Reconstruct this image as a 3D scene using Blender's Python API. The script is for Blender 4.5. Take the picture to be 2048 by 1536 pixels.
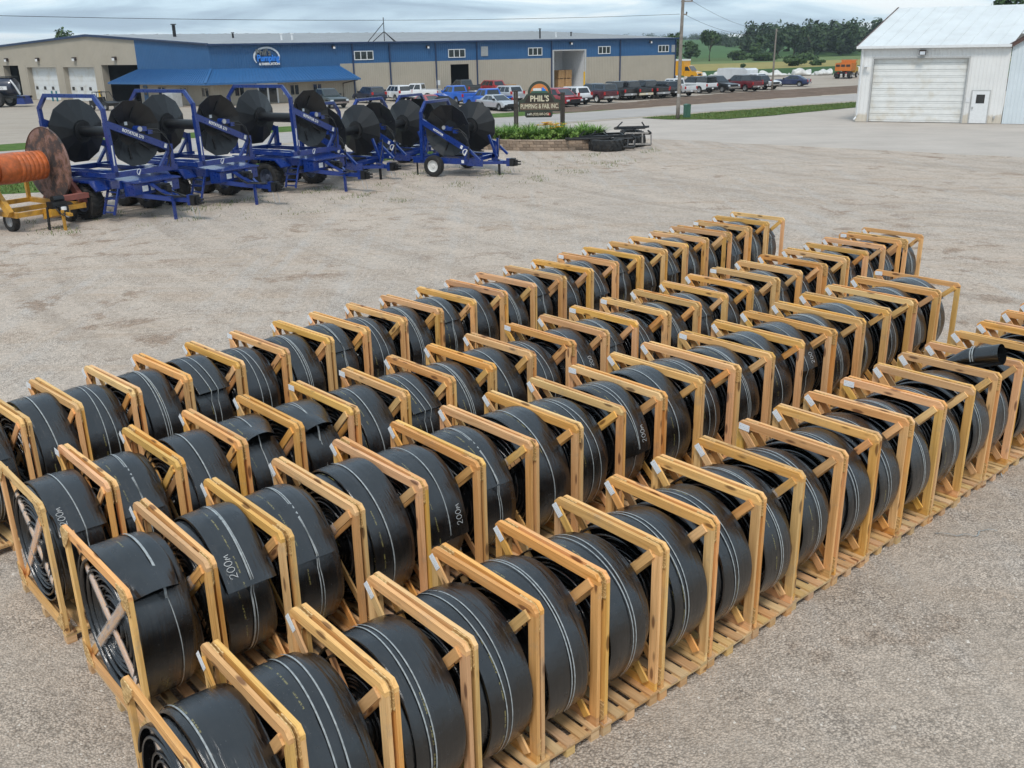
import bpy, bmesh, math, random
from math import sin, cos, pi, radians, sqrt, atan2
from mathutils import Vector, Matrix, noise as mnoise

for o in list(bpy.data.objects):
    bpy.data.objects.remove(o, do_unlink=True)
SC = bpy.context.scene
COL = SC.collection
RND = random.Random(7)

# ------------------------------------------------------------------ camera
PITCH, ROLL, CAMH = 0.34316, -0.01805, 5.76
fw = Vector((0, cos(PITCH), -sin(PITCH)))
rt0 = Vector((1, 0, 0))
up0 = rt0.cross(fw)
rt = rt0 * cos(ROLL) + up0 * sin(ROLL)
up = -rt0 * sin(ROLL) + up0 * cos(ROLL)
cam_d = bpy.data.cameras.new('camera')
cam_d.sensor_fit = 'HORIZONTAL'
cam_d.sensor_width = 36.0
cam_d.lens = 1890.1 / 2048 * 36.0
cam_d.clip_start = 0.1
cam_d.clip_end = 9000
cam = bpy.data.objects.new('camera', cam_d)
COL.objects.link(cam)
cam.matrix_world = Matrix(((rt.x, up.x, -fw.x, 0), (rt.y, up.y, -fw.y, 0), (rt.z, up.z, -fw.z, CAMH), (0, 0, 0, 1)))
SC.camera = cam

# ------------------------------------------------------------------ sky, sun, exposure
SUN_EL, SUN_AZ = radians(56), radians(188)      # azimuth measured from +Y towards +X
wd = bpy.data.worlds.new('World')
SC.world = wd
wd.use_nodes = True
nt = wd.node_tree
N, Lk = nt.nodes, nt.links
N.clear()
w_out = N.new('ShaderNodeOutputWorld')
w_bg = N.new('ShaderNodeBackground')
w_bg.inputs['Strength'].default_value = 0.1
w_sky = N.new('ShaderNodeTexSky')
w_sky.sky_type = 'NISHITA'
w_sky.sun_disc = False
w_sky.sun_elevation = SUN_EL
w_sky.sun_rotation = SUN_AZ
w_tc = N.new('ShaderNodeTexCoord')
w_sep = N.new('ShaderNodeSeparateXYZ')
Lk.new(w_tc.outputs['Generated'], w_sep.inputs[0])
def wmath(op, a, b=None, clamp=False):
    n = N.new('ShaderNodeMath'); n.operation = op; n.use_clamp = clamp
    for i, v in enumerate((a, b)):
        if v is None: continue
        if isinstance(v, (int, float)): n.inputs[i].default_value = v
        else: Lk.new(v, n.inputs[i])
    return n.outputs[0]
zz = wmath('ADD', wmath('ABSOLUTE', w_sep.outputs[2]), 0.16)
w_cmb = N.new('ShaderNodeCombineXYZ')
Lk.new(wmath('DIVIDE', w_sep.outputs[0], zz), w_cmb.inputs[0])
Lk.new(wmath('DIVIDE', w_sep.outputs[1], zz), w_cmb.inputs[1])
def wnoise(scale, detail, rough, loc):
    m = N.new('ShaderNodeMapping'); m.inputs['Location'].default_value = loc
    m.inputs['Scale'].default_value = (0.75, 1.0, 1.0)
    Lk.new(w_cmb.outputs[0], m.inputs[0])
    n = N.new('ShaderNodeTexNoise'); n.inputs['Scale'].default_value = scale
    n.inputs['Detail'].default_value = detail; n.inputs['Roughness'].default_value = rough
    n.inputs['Distortion'].default_value = 0.25
    Lk.new(m.outputs[0], n.inputs['Vector'])
    return n.outputs['Fac']
def wramp(fac, pts):
    r = N.new('ShaderNodeValToRGB')
    els = r.color_ramp.elements
    while len(els) < len(pts): els.new(0.5)
    for e, (p, c) in zip(els, pts):
        e.position = p; e.color = (*c, 1)
    Lk.new(fac, r.inputs[0])
    return r.outputs[0]
def wmix(f, a, b):
    n = N.new('ShaderNodeMixRGB')
    for i, v in enumerate((f, a, b)):
        if isinstance(v, (int, float)): n.inputs[i].default_value = v
        elif isinstance(v, tuple): n.inputs[i].default_value = (*v, 1)
        else: Lk.new(v, n.inputs[i])
    return n.outputs[0]
n_big = wnoise(0.85, 3, 0.55, (1.3, 0.4, 0))
m_low = N.new('ShaderNodeMapping'); m_low.inputs['Scale'].default_value = (4.2, 4.2, 40.0); m_low.inputs['Location'].default_value = (0.7, 2.1, 0.4)
Lk.new(w_tc.outputs['Generated'], m_low.inputs[0])
n_low = N.new('ShaderNodeTexNoise'); n_low.inputs['Scale'].default_value = 1.0; n_low.inputs['Detail'].default_value = 5; n_low.inputs['Roughness'].default_value = 0.55; n_low.inputs['Distortion'].default_value = 0.5
Lk.new(m_low.outputs[0], n_low.inputs['Vector'])
n_fine = n_low.outputs['Fac']
n_mix = wmath('ADD', wmath('MULTIPLY', n_big, 0.2), wmath('MULTIPLY', n_fine, 0.8))
# overcast deck: blue grey undersides, paler thin places, small bright breaks
deck = wramp(n_mix, [(0.40, (2.35, 3.25, 4.4)), (0.46, (3.3, 4.45, 5.6)), (0.52, (4.8, 6.2, 7.3)), (0.60, (7.4, 8.2, 8.6))])
breaks = wramp(n_fine, [(0.57, (0, 0, 0)), (0.66, (1, 1, 1))])
deck = wmix(breaks, deck, (8.0, 8.3, 8.4))
low = wramp(w_sep.outputs[2], [(0.0, (1, 1, 1)), (0.10, (0, 0, 0))])
deck2 = wmix(wmath('MULTIPLY', low, 0.25), deck, (6.0, 7.5, 8.4))
mixed = wmix(0.9, w_sky.outputs[0], deck2)
Lk.new(mixed, w_bg.inputs['Color'])
Lk.new(w_bg.outputs[0], w_out.inputs[0])

sun_d = bpy.data.lights.new('sun', 'SUN')
sun_d.energy = 1.5
sun_d.angle = radians(14)
sun_d.color = (1.0, 0.95, 0.88)
sun = bpy.data.objects.new('sun', sun_d)
COL.objects.link(sun)
sd = Vector((sin(SUN_AZ) * cos(SUN_EL), cos(SUN_AZ) * cos(SUN_EL), sin(SUN_EL)))
sun.rotation_euler = (-sd).to_track_quat('-Z', 'Y').to_euler()
sun.location = (0, 0, 60)
SC.view_settings.view_transform = 'Standard'
SC.view_settings.look = 'None'
SC.view_settings.gamma = 1.0
SC.view_settings.use_curve_mapping = False
SC.view_settings.exposure = 0.5
SC.cycles.max_bounces = 6
SC.cycles.diffuse_bounces = 3
SC.cycles.glossy_bounces = 3
SC.cycles.transparent_max_bounces = 6
SC.render.film_transparent = False

# ------------------------------------------------------------------ helpers
class MB:
    """collects faces; build() links them as one mesh object"""
    def __init__(s): s.v, s.f, s.uv = [], [], None
    def add(s, vs, fs):
        b = len(s.v); s.v += [tuple(p) for p in vs]; s.f += [tuple(i + b for i in f) for f in fs]; return s
    def box(s, x0, x1, y0, y1, z0, z1):
        return s.add([(x, y, z) for z in (z0, z1) for y in (y0, y1) for x in (x0, x1)],
                     [(0, 2, 3, 1), (4, 5, 7, 6), (0, 1, 5, 4), (2, 6, 7, 3), (0, 4, 6, 2), (1, 3, 7, 5)])
    def bar(s, a, b, w, t, upv=(0, 0, 1)):
        a, b = Vector(a), Vector(b); x = (b - a).normalized(); u = Vector(upv)
        y = u.cross(x)
        if y.length < 1e-4: y = Vector((1, 0, 0)).cross(x)
        y.normalize(); z = x.cross(y)
        vs = [p + y * (w / 2 * j) + z * (t / 2 * k) for k in (-1, 1) for j in (-1, 1) for p in (a, b)]
        return s.add(vs, [(0, 2, 3, 1), (4, 5, 7, 6), (0, 1, 5, 4), (2, 6, 7, 3), (0, 4, 6, 2), (1, 3, 7, 5)])
    def tube(s, pts, r, n=8, cap=True):
        pts = [Vector(p) for p in pts]; rs = r if isinstance(r, (list, tuple)) else [r] * len(pts)
        rings = []
        ref = Vector((0, 0, 1))
        for i, p in enumerate(pts):
            d = (pts[min(i + 1, len(pts) - 1)] - pts[max(i - 1, 0)]).normalized()
            a = d.cross(ref)
            if a.length < 0.05: a = d.cross(Vector((1, 0, 0)))
            a.normalize(); b = a.cross(d)
            rings.append([p + (a * cos(2 * pi * k / n) + b * sin(2 * pi * k / n)) * rs[i] for k in range(n)])
        vs = [q for g in rings for q in g]
        fs = [(i * n + k, i * n + (k + 1) % n, (i + 1) * n + (k + 1) % n, (i + 1) * n + k) for i in range(len(pts) - 1) for k in range(n)]
        if cap: fs += [tuple(range(n))[::-1], tuple((len(pts) - 1) * n + k for k in range(n))]
        return s.add(vs, fs)
    def lathe(s, prof, c=(0, 0, 0), axis='x', n=24, close=False):
        """prof = [(along, radius)...]"""
        vs = []
        for (a, r) in prof:
            for k in range(n):
                t = 2 * pi * k / n
                if axis == 'x': p = (c[0] + a, c[1] + r * cos(t), c[2] + r * sin(t))
                elif axis == 'y': p = (c[0] + r * cos(t), c[1] + a, c[2] + r * sin(t))
                else: p = (c[0] + r * cos(t), c[1] + r * sin(t), c[2] + a)
                vs.append(p)
        m = len(prof)
        fs = [(i * n + k, i * n + (k + 1) % n, (i + 1) * n + (k + 1) % n, (i + 1) * n + k) for i in range(m - 1) for k in range(n)]
        if close: fs += [tuple(range(n))[::-1], tuple((m - 1) * n + k for k in range(n))]
        return s.add(vs, fs)
    def prism(s, poly, y0, y1, plane='xz', inset=0.0):
        """polygon (a,b) extruded along the third axis"""
        n = len(poly)
        def P(a, b, c): return {'xz': (a, c, b), 'yz': (c, a, b), 'xy': (a, b, c)}[plane]
        vs = [P(a, b, y0) for a, b in poly] + [P(a, b, y1) for a, b in poly]
        fs = [(i, (i + 1) % n, n + (i + 1) % n, n + i) for i in range(n)] + [tuple(range(n))[::-1], tuple(range(n, 2 * n))]
        return s.add(vs, fs)
    def quad(s, a, b, c, d): return s.add([a, b, c, d], [(0, 1, 2, 3)])
    def mesh(s, name, mat=None, smooth=False, fix=True):
        me = bpy.data.meshes.new(name); me.from_pydata(s.v, [], s.f)
        if fix and len(s.f) < 60000:
            bm = bmesh.new(); bm.from_mesh(me); bmesh.ops.recalc_face_normals(bm, faces=bm.faces); bm.to_mesh(me); bm.free()
        if mat: me.materials.append(mat)
        if smooth: me.polygons.foreach_set('use_smooth', [True] * len(me.polygons))
        me.update(); return me
    def build(s, name, mat=None, parent=None, smooth=False, loc=None, rot=None):
        return place(name, s.mesh(name, mat, smooth), parent, loc, rot)

def place(name, me, parent=None, loc=None, rot=None, mtx=None):
    o = bpy.data.objects.new(name, me); COL.objects.link(o)
    if parent: o.parent = parent
    if mtx is not None: o.matrix_local = mtx
    else:
        if loc is not None: o.location = loc
        if rot is not None: o.rotation_euler = rot if hasattr(rot, '__len__') else (0, 0, rot)
    return o
def thing(name, label, cat, loc=(0, 0, 0), rz=0.0, group=None):
    o = bpy.data.objects.new(name, None); COL.objects.link(o)
    o.empty_display_size = 0.2
    o.location = loc; o.rotation_euler = (0, 0, rz)
    return tag(o, label, cat, group)
def tag(o, label, cat, group=None):
    o['label'] = label; o['category'] = cat
    if group: o['group'] = group
    return o
def struct(o, kind='structure'):
    o['kind'] = kind; return o
def smooth_edges(me, ang=40):
    me.polygons.foreach_set('use_smooth', [True] * len(me.polygons))
    try: me.set_sharp_from_angle(angle=radians(ang))
    except Exception: pass
    return me
ORD = ['', 'first', 'second', 'third', 'fourth', 'fifth', 'sixth', 'seventh', 'eighth', 'ninth', 'tenth', 'eleventh', 'twelfth', 'thirteenth', 'fourteenth', 'fifteenth', 'sixteenth', 'seventeenth', 'eighteenth', 'nineteenth', 'twentieth', 'twenty-first', 'twenty-second', 'twenty-third', 'twenty-fourth', 'twenty-fifth', 'twenty-sixth']

# ------------------------------------------------------------------ materials
def newmat(name):
    m = bpy.data.materials.new(name); m.use_nodes = True
    t = m.node_tree; b = t.nodes['Principled BSDF']
    return m, t, b
class G:
    """tiny node graph helper"""
    def __init__(s, t): s.t = t
    def n(s, kind, **kw):
        x = s.t.nodes.new(kind)
        for k, v in kw.items(): setattr(x, k, v)
        return x
    def set(s, node, **kw):
        for k, v in kw.items(): s.inp(node.inputs[k.replace('_', ' ')], v)
        return node
    def inp(s, sock, v):
        if isinstance(v, bpy.types.NodeSocket): s.t.links.new(v, sock)
        elif isinstance(v, tuple) and sock.type == 'RGBA' and len(v) == 3: sock.default_value = (*v, 1)
        else: sock.default_value = v
    def coord(s, what='Object'): return s.n('ShaderNodeTexCoord').outputs[what]
    def pos(s): return s.n('ShaderNodeNewGeometry').outputs['Position']
    def mapping(s, v, scale=(1, 1, 1), loc=(0, 0, 0), rot=(0, 0, 0)):
        m = s.n('ShaderNodeMapping'); s.inp(m.inputs[0], v)
        s.inp(m.inputs['Location'], loc); m.inputs['Rotation'].default_value = rot; m.inputs['Scale'].default_value = scale
        return m.outputs[0]
    def noise(s, v, scale, detail=3, rough=0.5, dist=0.0):
        x = s.n('ShaderNodeTexNoise'); s.inp(x.inputs['Vector'], v)
        x.inputs['Scale'].default_value = scale; x.inputs['Detail'].default_value = detail
        x.inputs['Roughness'].default_value = rough; x.inputs['Distortion'].default_value = dist
        return x.outputs['Fac']
    def voro(s, v, scale, out='Distance', feature='F1', rand=1.0):
        x = s.n('ShaderNodeTexVoronoi'); s.inp(x.inputs['Vector'], v); x.feature = feature
        x.inputs['Scale'].default_value = scale; x.inputs['Randomness'].default_value = rand
        return x.outputs[out]
    def math(s, op, a, b=0.0, clamp=False):
        x = s.n('ShaderNodeMath', operation=op, use_clamp=clamp); s.inp(x.inputs[0], a); s.inp(x.inputs[1], b); return x.outputs[0]
    def ramp(s, f, pts, interp='LINEAR'):
        r = s.n('ShaderNodeValToRGB'); r.color_ramp.interpolation = interp
        e = r.color_ramp.elements
        while len(e) < len(pts): e.new(0.5)
        for el, (p, c) in zip(e, pts):
            el.position = p; el.color = (c, c, c, 1) if isinstance(c, (int, float)) else (*c, 1)
        s.inp(r.inputs[0], f); return r.outputs[0]
    def mix(s, f, a, b, mode='MIX'):
        x = s.n('ShaderNodeMixRGB', blend_type=mode)
        s.inp(x.inputs[0], f); s.inp(x.inputs[1], a); s.inp(x.inputs[2], b); return x.outputs[0]
    def bump(s, hgt, strength=0.3, dist=0.01):
        x = s.n('ShaderNodeBump'); x.inputs['Strength'].default_value = strength; x.inputs['Distance'].default_value = dist
        s.inp(x.inputs['Height'], hgt); return x.outputs[0]

def plain(name, col, rough=0.5, metal=0.0, spec=0.5, var=0.12, scale=6.0, bump=0.0, coat=0.0, rnd=0.0, dirt=None):
    m, t, b = newmat(name); g = G(t)
    c = g.coord('Object')
    n1 = g.noise(c, scale, 5, 0.6)
    lo = tuple(x * (1 - var) for x in col); hi = tuple(min(1, x * (1 + var)) for x in col)
    cc = g.ramp(n1, [(0.3, lo), (0.7, hi)])
    if rnd:
        oi = g.n('ShaderNodeObjectInfo').outputs['Random']
        hs = g.n('ShaderNodeHueSaturation'); g.inp(hs.inputs['Color'], cc)
        g.inp(hs.inputs['Value'], g.math('ADD', g.math('MULTIPLY', oi, 2 * rnd), 1 - rnd)); cc = hs.outputs[0]
    if dirt:
        n2 = g.noise(c, dirt[1], 6, 0.65)
        cc = g.mix(g.ramp(n2, [(0.5, 0.0), (0.72, dirt[2])]), cc, dirt[0])
    g.inp(b.inputs['Base Color'], cc)
    g.inp(b.inputs['Roughness'], g.ramp(g.noise(c, scale * 2.3, 4), [(0.3, max(0.03, rough * 0.85)), (0.7, min(1, rough * 1.15))]))
    b.inputs['Metallic'].default_value = metal
    b.inputs['Specular IOR Level'].default_value = spec
    b.inputs['Coat Weight'].default_value = coat
    b.inputs['Coat Roughness'].default_value = 0.06
    if bump: g.inp(b.inputs['Normal'], g.bump(g.noise(c, scale * 6, 4), bump, 0.01))
    return m

def mat_pine(name, base, dark, val=0.16, knots=True):
    m, t, b = newmat(name); g = G(t)
    oi = g.n('ShaderNodeObjectInfo').outputs['Random']
    off = g.n('ShaderNodeCombineXYZ'); g.inp(off.inputs[0], g.math('MULTIPLY', oi, 37.0)); g.inp(off.inputs[1], g.math('MULTIPLY', oi, 91.0)); g.inp(off.inputs[2], g.math('MULTIPLY', oi, 53.0))
    c = g.mapping(g.coord('Object'), (1, 1, 1), off.outputs[0])
    grain = g.noise(g.mapping(c, (0.9, 24, 24)), 1.0, 5, 0.68, 0.8)
    broad = g.noise(g.mapping(c, (1.1, 5, 5)), 1.0, 3, 0.5)
    col = g.ramp(grain, [(0.32, dark), (0.54, base), (0.74, tuple(min(1, x * 1.15) for x in base))])
    col = g.mix(g.ramp(broad, [(0.35, 0.0), (0.75, 0.4)]), col, (base[0] * 0.88, base[1] * 0.72, base[2] * 0.55))
    if knots:
        kd = g.voro(g.mapping(c, (2.2, 8, 8)), 1.0)
        col = g.mix(g.ramp(kd, [(0.13, 0.85), (0.21, 0.0)]), col, (0.16, 0.065, 0.02))
    stain = g.noise(c, 3.1, 6, 0.7)
    col = g.mix(g.ramp(stain, [(0.56, 0.0), (0.76, 0.5)]), col, (0.30, 0.24, 0.18))
    hs = g.n('ShaderNodeHueSaturation'); g.inp(hs.inputs['Color'], col)
    oi2 = g.math('FRACT', g.math('MULTIPLY', oi, 17.3))
    g.inp(hs.inputs['Value'], g.math('ADD', g.math('MULTIPLY', oi, 2 * val), 1 - val))
    g.inp(hs.inputs['Hue'], g.math('ADD', g.math('MULTIPLY', oi2, 0.024), 0.486))
    g.inp(hs.inputs['Saturation'], g.math('ADD', g.math('MULTIPLY', g.math('FRACT', g.math('MULTIPLY', oi, 7.7)), 0.2), 0.86))
    g.inp(b.inputs['Base Color'], hs.outputs[0])
    b.inputs['Roughness'].default_value = 0.62
    b.inputs['Specular IOR Level'].default_value = 0.3
    g.inp(b.inputs['Normal'], g.bump(grain, 0.25, 0.004))
    return m
M = {}
M['pine'] = mat_pine('pine', (0.79, 0.45, 0.155), (0.57, 0.285, 0.075), 0.17)
M['pallet_pine'] = mat_pine('pallet_pine', (0.66, 0.43, 0.20), (0.50, 0.29, 0.115), 0.15)

def mat_osb():
    m, t, b = newmat('osb'); g = G(t); c = g.coord('Object')
    v = g.voro(g.mapping(c, (30, 90, 90), rot=(0, 0, 0.4)), 1.0, 'Color')
    bw = g.n('ShaderNodeRGBToBW'); g.inp(bw.inputs[0], v)
    g.inp(b.inputs['Base Color'], g.ramp(bw.outputs[0], [(0.2, (0.40, 0.22, 0.07)), (0.5, (0.62, 0.38, 0.14)), (0.8, (0.74, 0.50, 0.23))]))
    b.inputs['Roughness'].default_value = 0.7
    g.inp(b.inputs['Normal'], g.bump(bw.outputs[0], 0.3, 0.003))
    return m
M['osb'] = mat_osb()

def mat_hose():
    m, t, b = newmat('black_hose'); g = G(t)
    uvn = g.n('ShaderNodeUVMap'); uvn.uv_map = 'UVMap'
    uv = uvn.outputs[0]
    sx = g.n('ShaderNodeSeparateXYZ'); g.inp(sx.inputs[0], uv)
    oi = g.n('ShaderNodeObjectInfo').outputs['Random']
    c = g.coord('Object')
    off3 = g.n('ShaderNodeCombineXYZ'); g.inp(off3.inputs[0], g.math('MULTIPLY', oi, 61.0)); g.inp(off3.inputs[1], g.math('MULTIPLY', oi, 23.0))
    dust = g.noise(g.mapping(c, (1, 1, 1), off3.outputs[0]), 3.2, 6, 0.68)
    dust2 = g.noise(g.mapping(uv, (0.7, 14, 1)), 1.0, 4, 0.6)
    col = g.ramp(dust, [(0.42, (0.0028, 0.003, 0.0035)), (0.58, (0.008, 0.0085, 0.0095)), (0.78, (0.018, 0.018, 0.019))])
    col = g.mix(g.ramp(dust2, [(0.6, 0.0), (0.85, 0.3)]), col, (0.045, 0.045, 0.047))
    # pale grains of dust and rain spots
    sp = g.voro(c, 26.0)
    col = g.mix(g.ramp(sp, [(0.045, 0.5), (0.075, 0.0)]), col, (0.22, 0.21, 0.2))
    # yellow printed line of lettering along the hose: run of short strokes with gaps
    off = g.math('ADD', g.math('MULTIPLY', g.math('FRACT', g.math('MULTIPLY', oi, 5.3)), 0.16), -0.17)
    dv = g.math('ABSOLUTE', g.math('SUBTRACT', sx.outputs[1], off))
    band = g.math('LESS_THAN', dv, 0.0065)
    wv = g.noise(g.mapping(uv, (85, 60, 1)), 1.0, 2, 0.5)
    words = g.math('GREATER_THAN', g.math('SINE', g.math('MULTIPLY', sx.outputs[0], 30.0)), -0.55)
    runs = g.math('GREATER_THAN', g.math('SINE', g.math('ADD', g.math('MULTIPLY', sx.outputs[0], 3.3), g.math('MULTIPLY', oi, 40.0))), -0.1)
    pr = g.math('MULTIPLY', g.math('MULTIPLY', band, words), g.math('MULTIPLY', runs, g.math('GREATER_THAN', wv, 0.47)))
    col = g.mix(g.math('MULTIPLY', pr, 0.5), col, (0.34, 0.29, 0.09))
    g.inp(b.inputs['Base Color'], col)
    g.inp(b.inputs['Roughness'], g.ramp(g.noise(c, 9, 4, 0.6), [(0.35, 0.12), (0.7, 0.30)]))
    b.inputs['Specular IOR Level'].default_value = 1.0
    # fine woven ribbing across, long soft creases along
    rib = g.n('ShaderNodeTexWave'); g.inp(rib.inputs['Vector'], g.mapping(uv, (46, 1.5, 1))); rib.inputs['Scale'].default_value = 1.0
    rib.inputs['Distortion'].default_value = 2.0
    cre = g.noise(g.mapping(uv, (1.1, 17, 1)), 1.0, 4, 0.55, 0.8)
    h = g.math('ADD', g.math('MULTIPLY', rib.outputs['Fac'], 0.05), cre)
    h = g.math('ADD', h, g.math('MULTIPLY', g.noise(c, 7, 2, 0.5), 0.8))
    g.inp(b.inputs['Normal'], g.bump(h, 0.42, 0.02))
    return m
M['hose'] = mat_hose()
M['strap'] = plain('white_strapping', (0.31, 0.33, 0.33), 0.3, var=0.35, scale=30)
M['chalk'] = plain('white_marker', (0.52, 0.53, 0.53), 0.7, var=0.1)
def mat_film():
    m, t, b = newmat('stretch_film'); g = G(t)
    c = g.coord('Object')
    b.inputs['Base Color'].default_value = (0.82, 0.83, 0.84, 1)
    b.inputs['Roughness'].default_value = 0.22
    n = g.noise(g.mapping(c, (4, 26, 26)), 1.0, 4, 0.6, 1.2)
    g.inp(b.inputs['Alpha'], g.ramp(n, [(0.3, 0.12), (0.7, 0.55)]))
    g.inp(b.inputs['Normal'], g.bump(n, 0.7, 0.01))
    return m
M['film'] = mat_film()
def mat_label():
    m, t, b = newmat('paper_label'); g = G(t); c = g.coord('Object')
    sx = g.n('ShaderNodeSeparateXYZ'); g.inp(sx.inputs[0], c)
    rows = g.math('GREATER_THAN', g.math('SINE', g.math('MULTIPLY', sx.outputs[1], 330.0)), 0.55)
    wr = g.math('GREATER_THAN', g.noise(g.mapping(c, (150, 50, 1)), 1.0, 2), 0.55)
    inx = g.math('LESS_THAN', g.math('ABSOLUTE', sx.outputs[0]), 0.07)
    iny = g.math('LESS_THAN', g.math('ABSOLUTE', sx.outputs[1]), 0.034)
    k = g.math('MULTIPLY', g.math('MULTIPLY', rows, wr), g.math('MULTIPLY', inx, iny))
    g.inp(b.inputs['Base Color'], g.mix(k, (0.86, 0.87, 0.88), (0.22, 0.23, 0.27)))
    b.inputs['Roughness'].default_value = 0.45
    return m
M['label'] = mat_label()

def mat_gravel():
    m, t, b = newmat('yard_gravel'); g = G(t); p = g.pos()
    big = g.noise(p, 0.12, 3, 0.6, 0.4)
    # driven lanes: long streaks following the way vehicles cross the yard
    st = g.noise(g.mapping(p, (0.08, 1.0, 1), rot=(0, 0, -0.62)), 1.0, 5, 0.66, 0.9)
    st2 = g.noise(g.mapping(p, (1.5, 0.09, 1), rot=(0, 0, -0.22), loc=(3, 8, 0)), 1.0, 4, 0.62, 0.8)
    mid = g.noise(p, 0.9, 5, 0.7, 0.2)
    # sweeping wheel tracks round the drive entrance
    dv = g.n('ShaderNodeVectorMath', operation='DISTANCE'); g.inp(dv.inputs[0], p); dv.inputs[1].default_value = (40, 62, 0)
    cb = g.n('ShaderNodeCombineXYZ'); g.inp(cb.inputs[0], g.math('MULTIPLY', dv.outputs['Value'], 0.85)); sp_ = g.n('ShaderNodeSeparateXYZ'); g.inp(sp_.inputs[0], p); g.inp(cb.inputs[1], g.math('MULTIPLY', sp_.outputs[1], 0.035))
    arc = g.noise(cb.outputs[0], 1.0, 4, 0.65, 0.5)
    col = g.ramp(big, [(0.32, (0.505, 0.43, 0.365)), (0.5, (0.54, 0.455, 0.38)), (0.68, (0.565, 0.465, 0.38))])
    col = g.mix(g.ramp(st, [(0.48, 0.0), (0.64, 0.5)]), col, (0.49, 0.365, 0.265))
    col = g.mix(g.ramp(st2, [(0.50, 0.0), (0.68, 0.5)]), col, (0.57, 0.53, 0.49))
    col = g.mix(g.ramp(arc, [(0.50, 0.0), (0.60, 0.6)]), col, (0.61, 0.51, 0.42))
    col = g.mix(g.ramp(arc, [(0.37, 0.6), (0.47, 0.0)]), col, (0.45, 0.37, 0.30))
    col = g.mix(g.ramp(mid, [(0.54, 0.0), (0.74, 0.4)]), col, (0.43, 0.375, 0.325))
    col = g.mix(g.math('MULTIPLY', g.ramp(mid, [(0.54, 0.0), (0.62, 1.0)]), g.ramp(big, [(0.52, 0.0), (0.58, 0.7)])), col, (0.36, 0.25, 0.175))
    near = g.ramp(g.math('ADD', g.math('MULTIPLY', sp_.outputs[1], 0.05), g.math('MULTIPLY', mid, 0.35)), [(0.45, 0.6), (1.0, 0.0)])  # painted shade: ground colour darkened towards low y for shadowed gaps between stones
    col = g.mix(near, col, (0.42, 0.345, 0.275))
    vn = g.n('ShaderNodeTexVoronoi'); g.inp(vn.inputs['Vector'], p); vn.inputs['Scale'].default_value = 46.0
    bw = g.n('ShaderNodeRGBToBW'); g.inp(bw.inputs[0], vn.outputs['Color']); d1 = vn.outputs['Distance']
    fine = g.noise(p, 7.0, 5, 0.75)
    det = g.mix(1.0, g.ramp(bw.outputs[0], [(0.15, 0.7), (0.5, 1.0), (0.85, 1.24)]), g.ramp(d1, [(0.4, 1.05), (0.7, 0.6)]), 'MULTIPLY')
    det = g.mix(g.ramp(mid, [(0.34, 0.35), (0.6, 1.0)]), (1, 1, 1), det)
    det = g.mix(1.0, det, g.ramp(fine, [(0.30, 0.78), (0.70, 1.2)]), 'MULTIPLY')
    g.inp(b.inputs['Base Color'], g.mix(1.0, col, det, 'MULTIPLY'))
    b.inputs['Roughness'].default_value = 0.92
    b.inputs['Specular IOR Level'].default_value = 0.2
    g.inp(b.inputs['Normal'], g.bump(g.math('ADD', g.math('MULTIPLY', d1, -0.9), g.math('MULTIPLY', fine, 1.6)), 0.6, 0.03))
    return m
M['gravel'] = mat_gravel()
def mat_paved(name, base, streak):
    m, t, b = newmat(name); g = G(t); p = g.pos()
    st = g.noise(g.mapping(p, (0.07, 0.9, 1), rot=(0, 0, -0.615)), 1.0, 5, 0.6, 0.5)
    st2 = g.noise(g.mapping(p, (0.06, 0.7, 1), rot=(0, 0, 0.35)), 1.0, 5, 0.65, 0.7)
    col = g.ramp(g.noise(p, 0.3, 6, 0.65), [(0.3, tuple(x * 0.88 for x in base)), (0.7, tuple(x * 1.08 for x in base))])
    col = g.mix(g.ramp(st, [(0.48, 0.0), (0.7, 0.55)]), col, streak)
    col = g.mix(g.ramp(st2, [(0.55, 0.0), (0.7, 0.4)]), col, tuple(x * 0.7 for x in base))
    col = g.mix(1.0, col, g.ramp(g.noise(p, 26, 4, 0.7), [(0.25, 0.8), (0.75, 1.15)]), 'MULTIPLY')
    g.inp(b.inputs['Base Color'], col); b.inputs['Roughness'].default_value = 0.9
    b.inputs['Specular IOR Level'].default_value = 0.2
    g.inp(b.inputs['Normal'], g.bump(g.noise(p, 12, 5, 0.7), 0.3, 0.02))
    return m
M['drive'] = mat_paved('pale_drive', (0.475, 0.42, 0.37), (0.52, 0.475, 0.43))
M['road'] = mat_paved('worn_asphalt', (0.40, 0.37, 0.345), (0.45, 0.425, 0.40))
M['lot'] = mat_paved('lot_gravel', (0.40, 0.345, 0.285), (0.33, 0.26, 0.20))
M['shoulder'] = mat_paved('road_shoulder', (0.46, 0.395, 0.32), (0.40, 0.34, 0.27))
def mat_soil():
    m, t, b = newmat('bare_soil'); g = G(t); p = g.pos()
    col = g.ramp(g.noise(p, 0.5, 6, 0.7), [(0.3, (0.115, 0.075, 0.05)), (0.55, (0.16, 0.105, 0.07)), (0.75, (0.23, 0.16, 0.11))])
    g.inp(b.inputs['Base Color'], col); b.inputs['Roughness'].default_value = 0.95
    g.inp(b.inputs['Normal'], g.bump(g.noise(p, 2.5, 6, 0.75), 0.9, 0.15))
    return m
M['soil'] = mat_soil()
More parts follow.
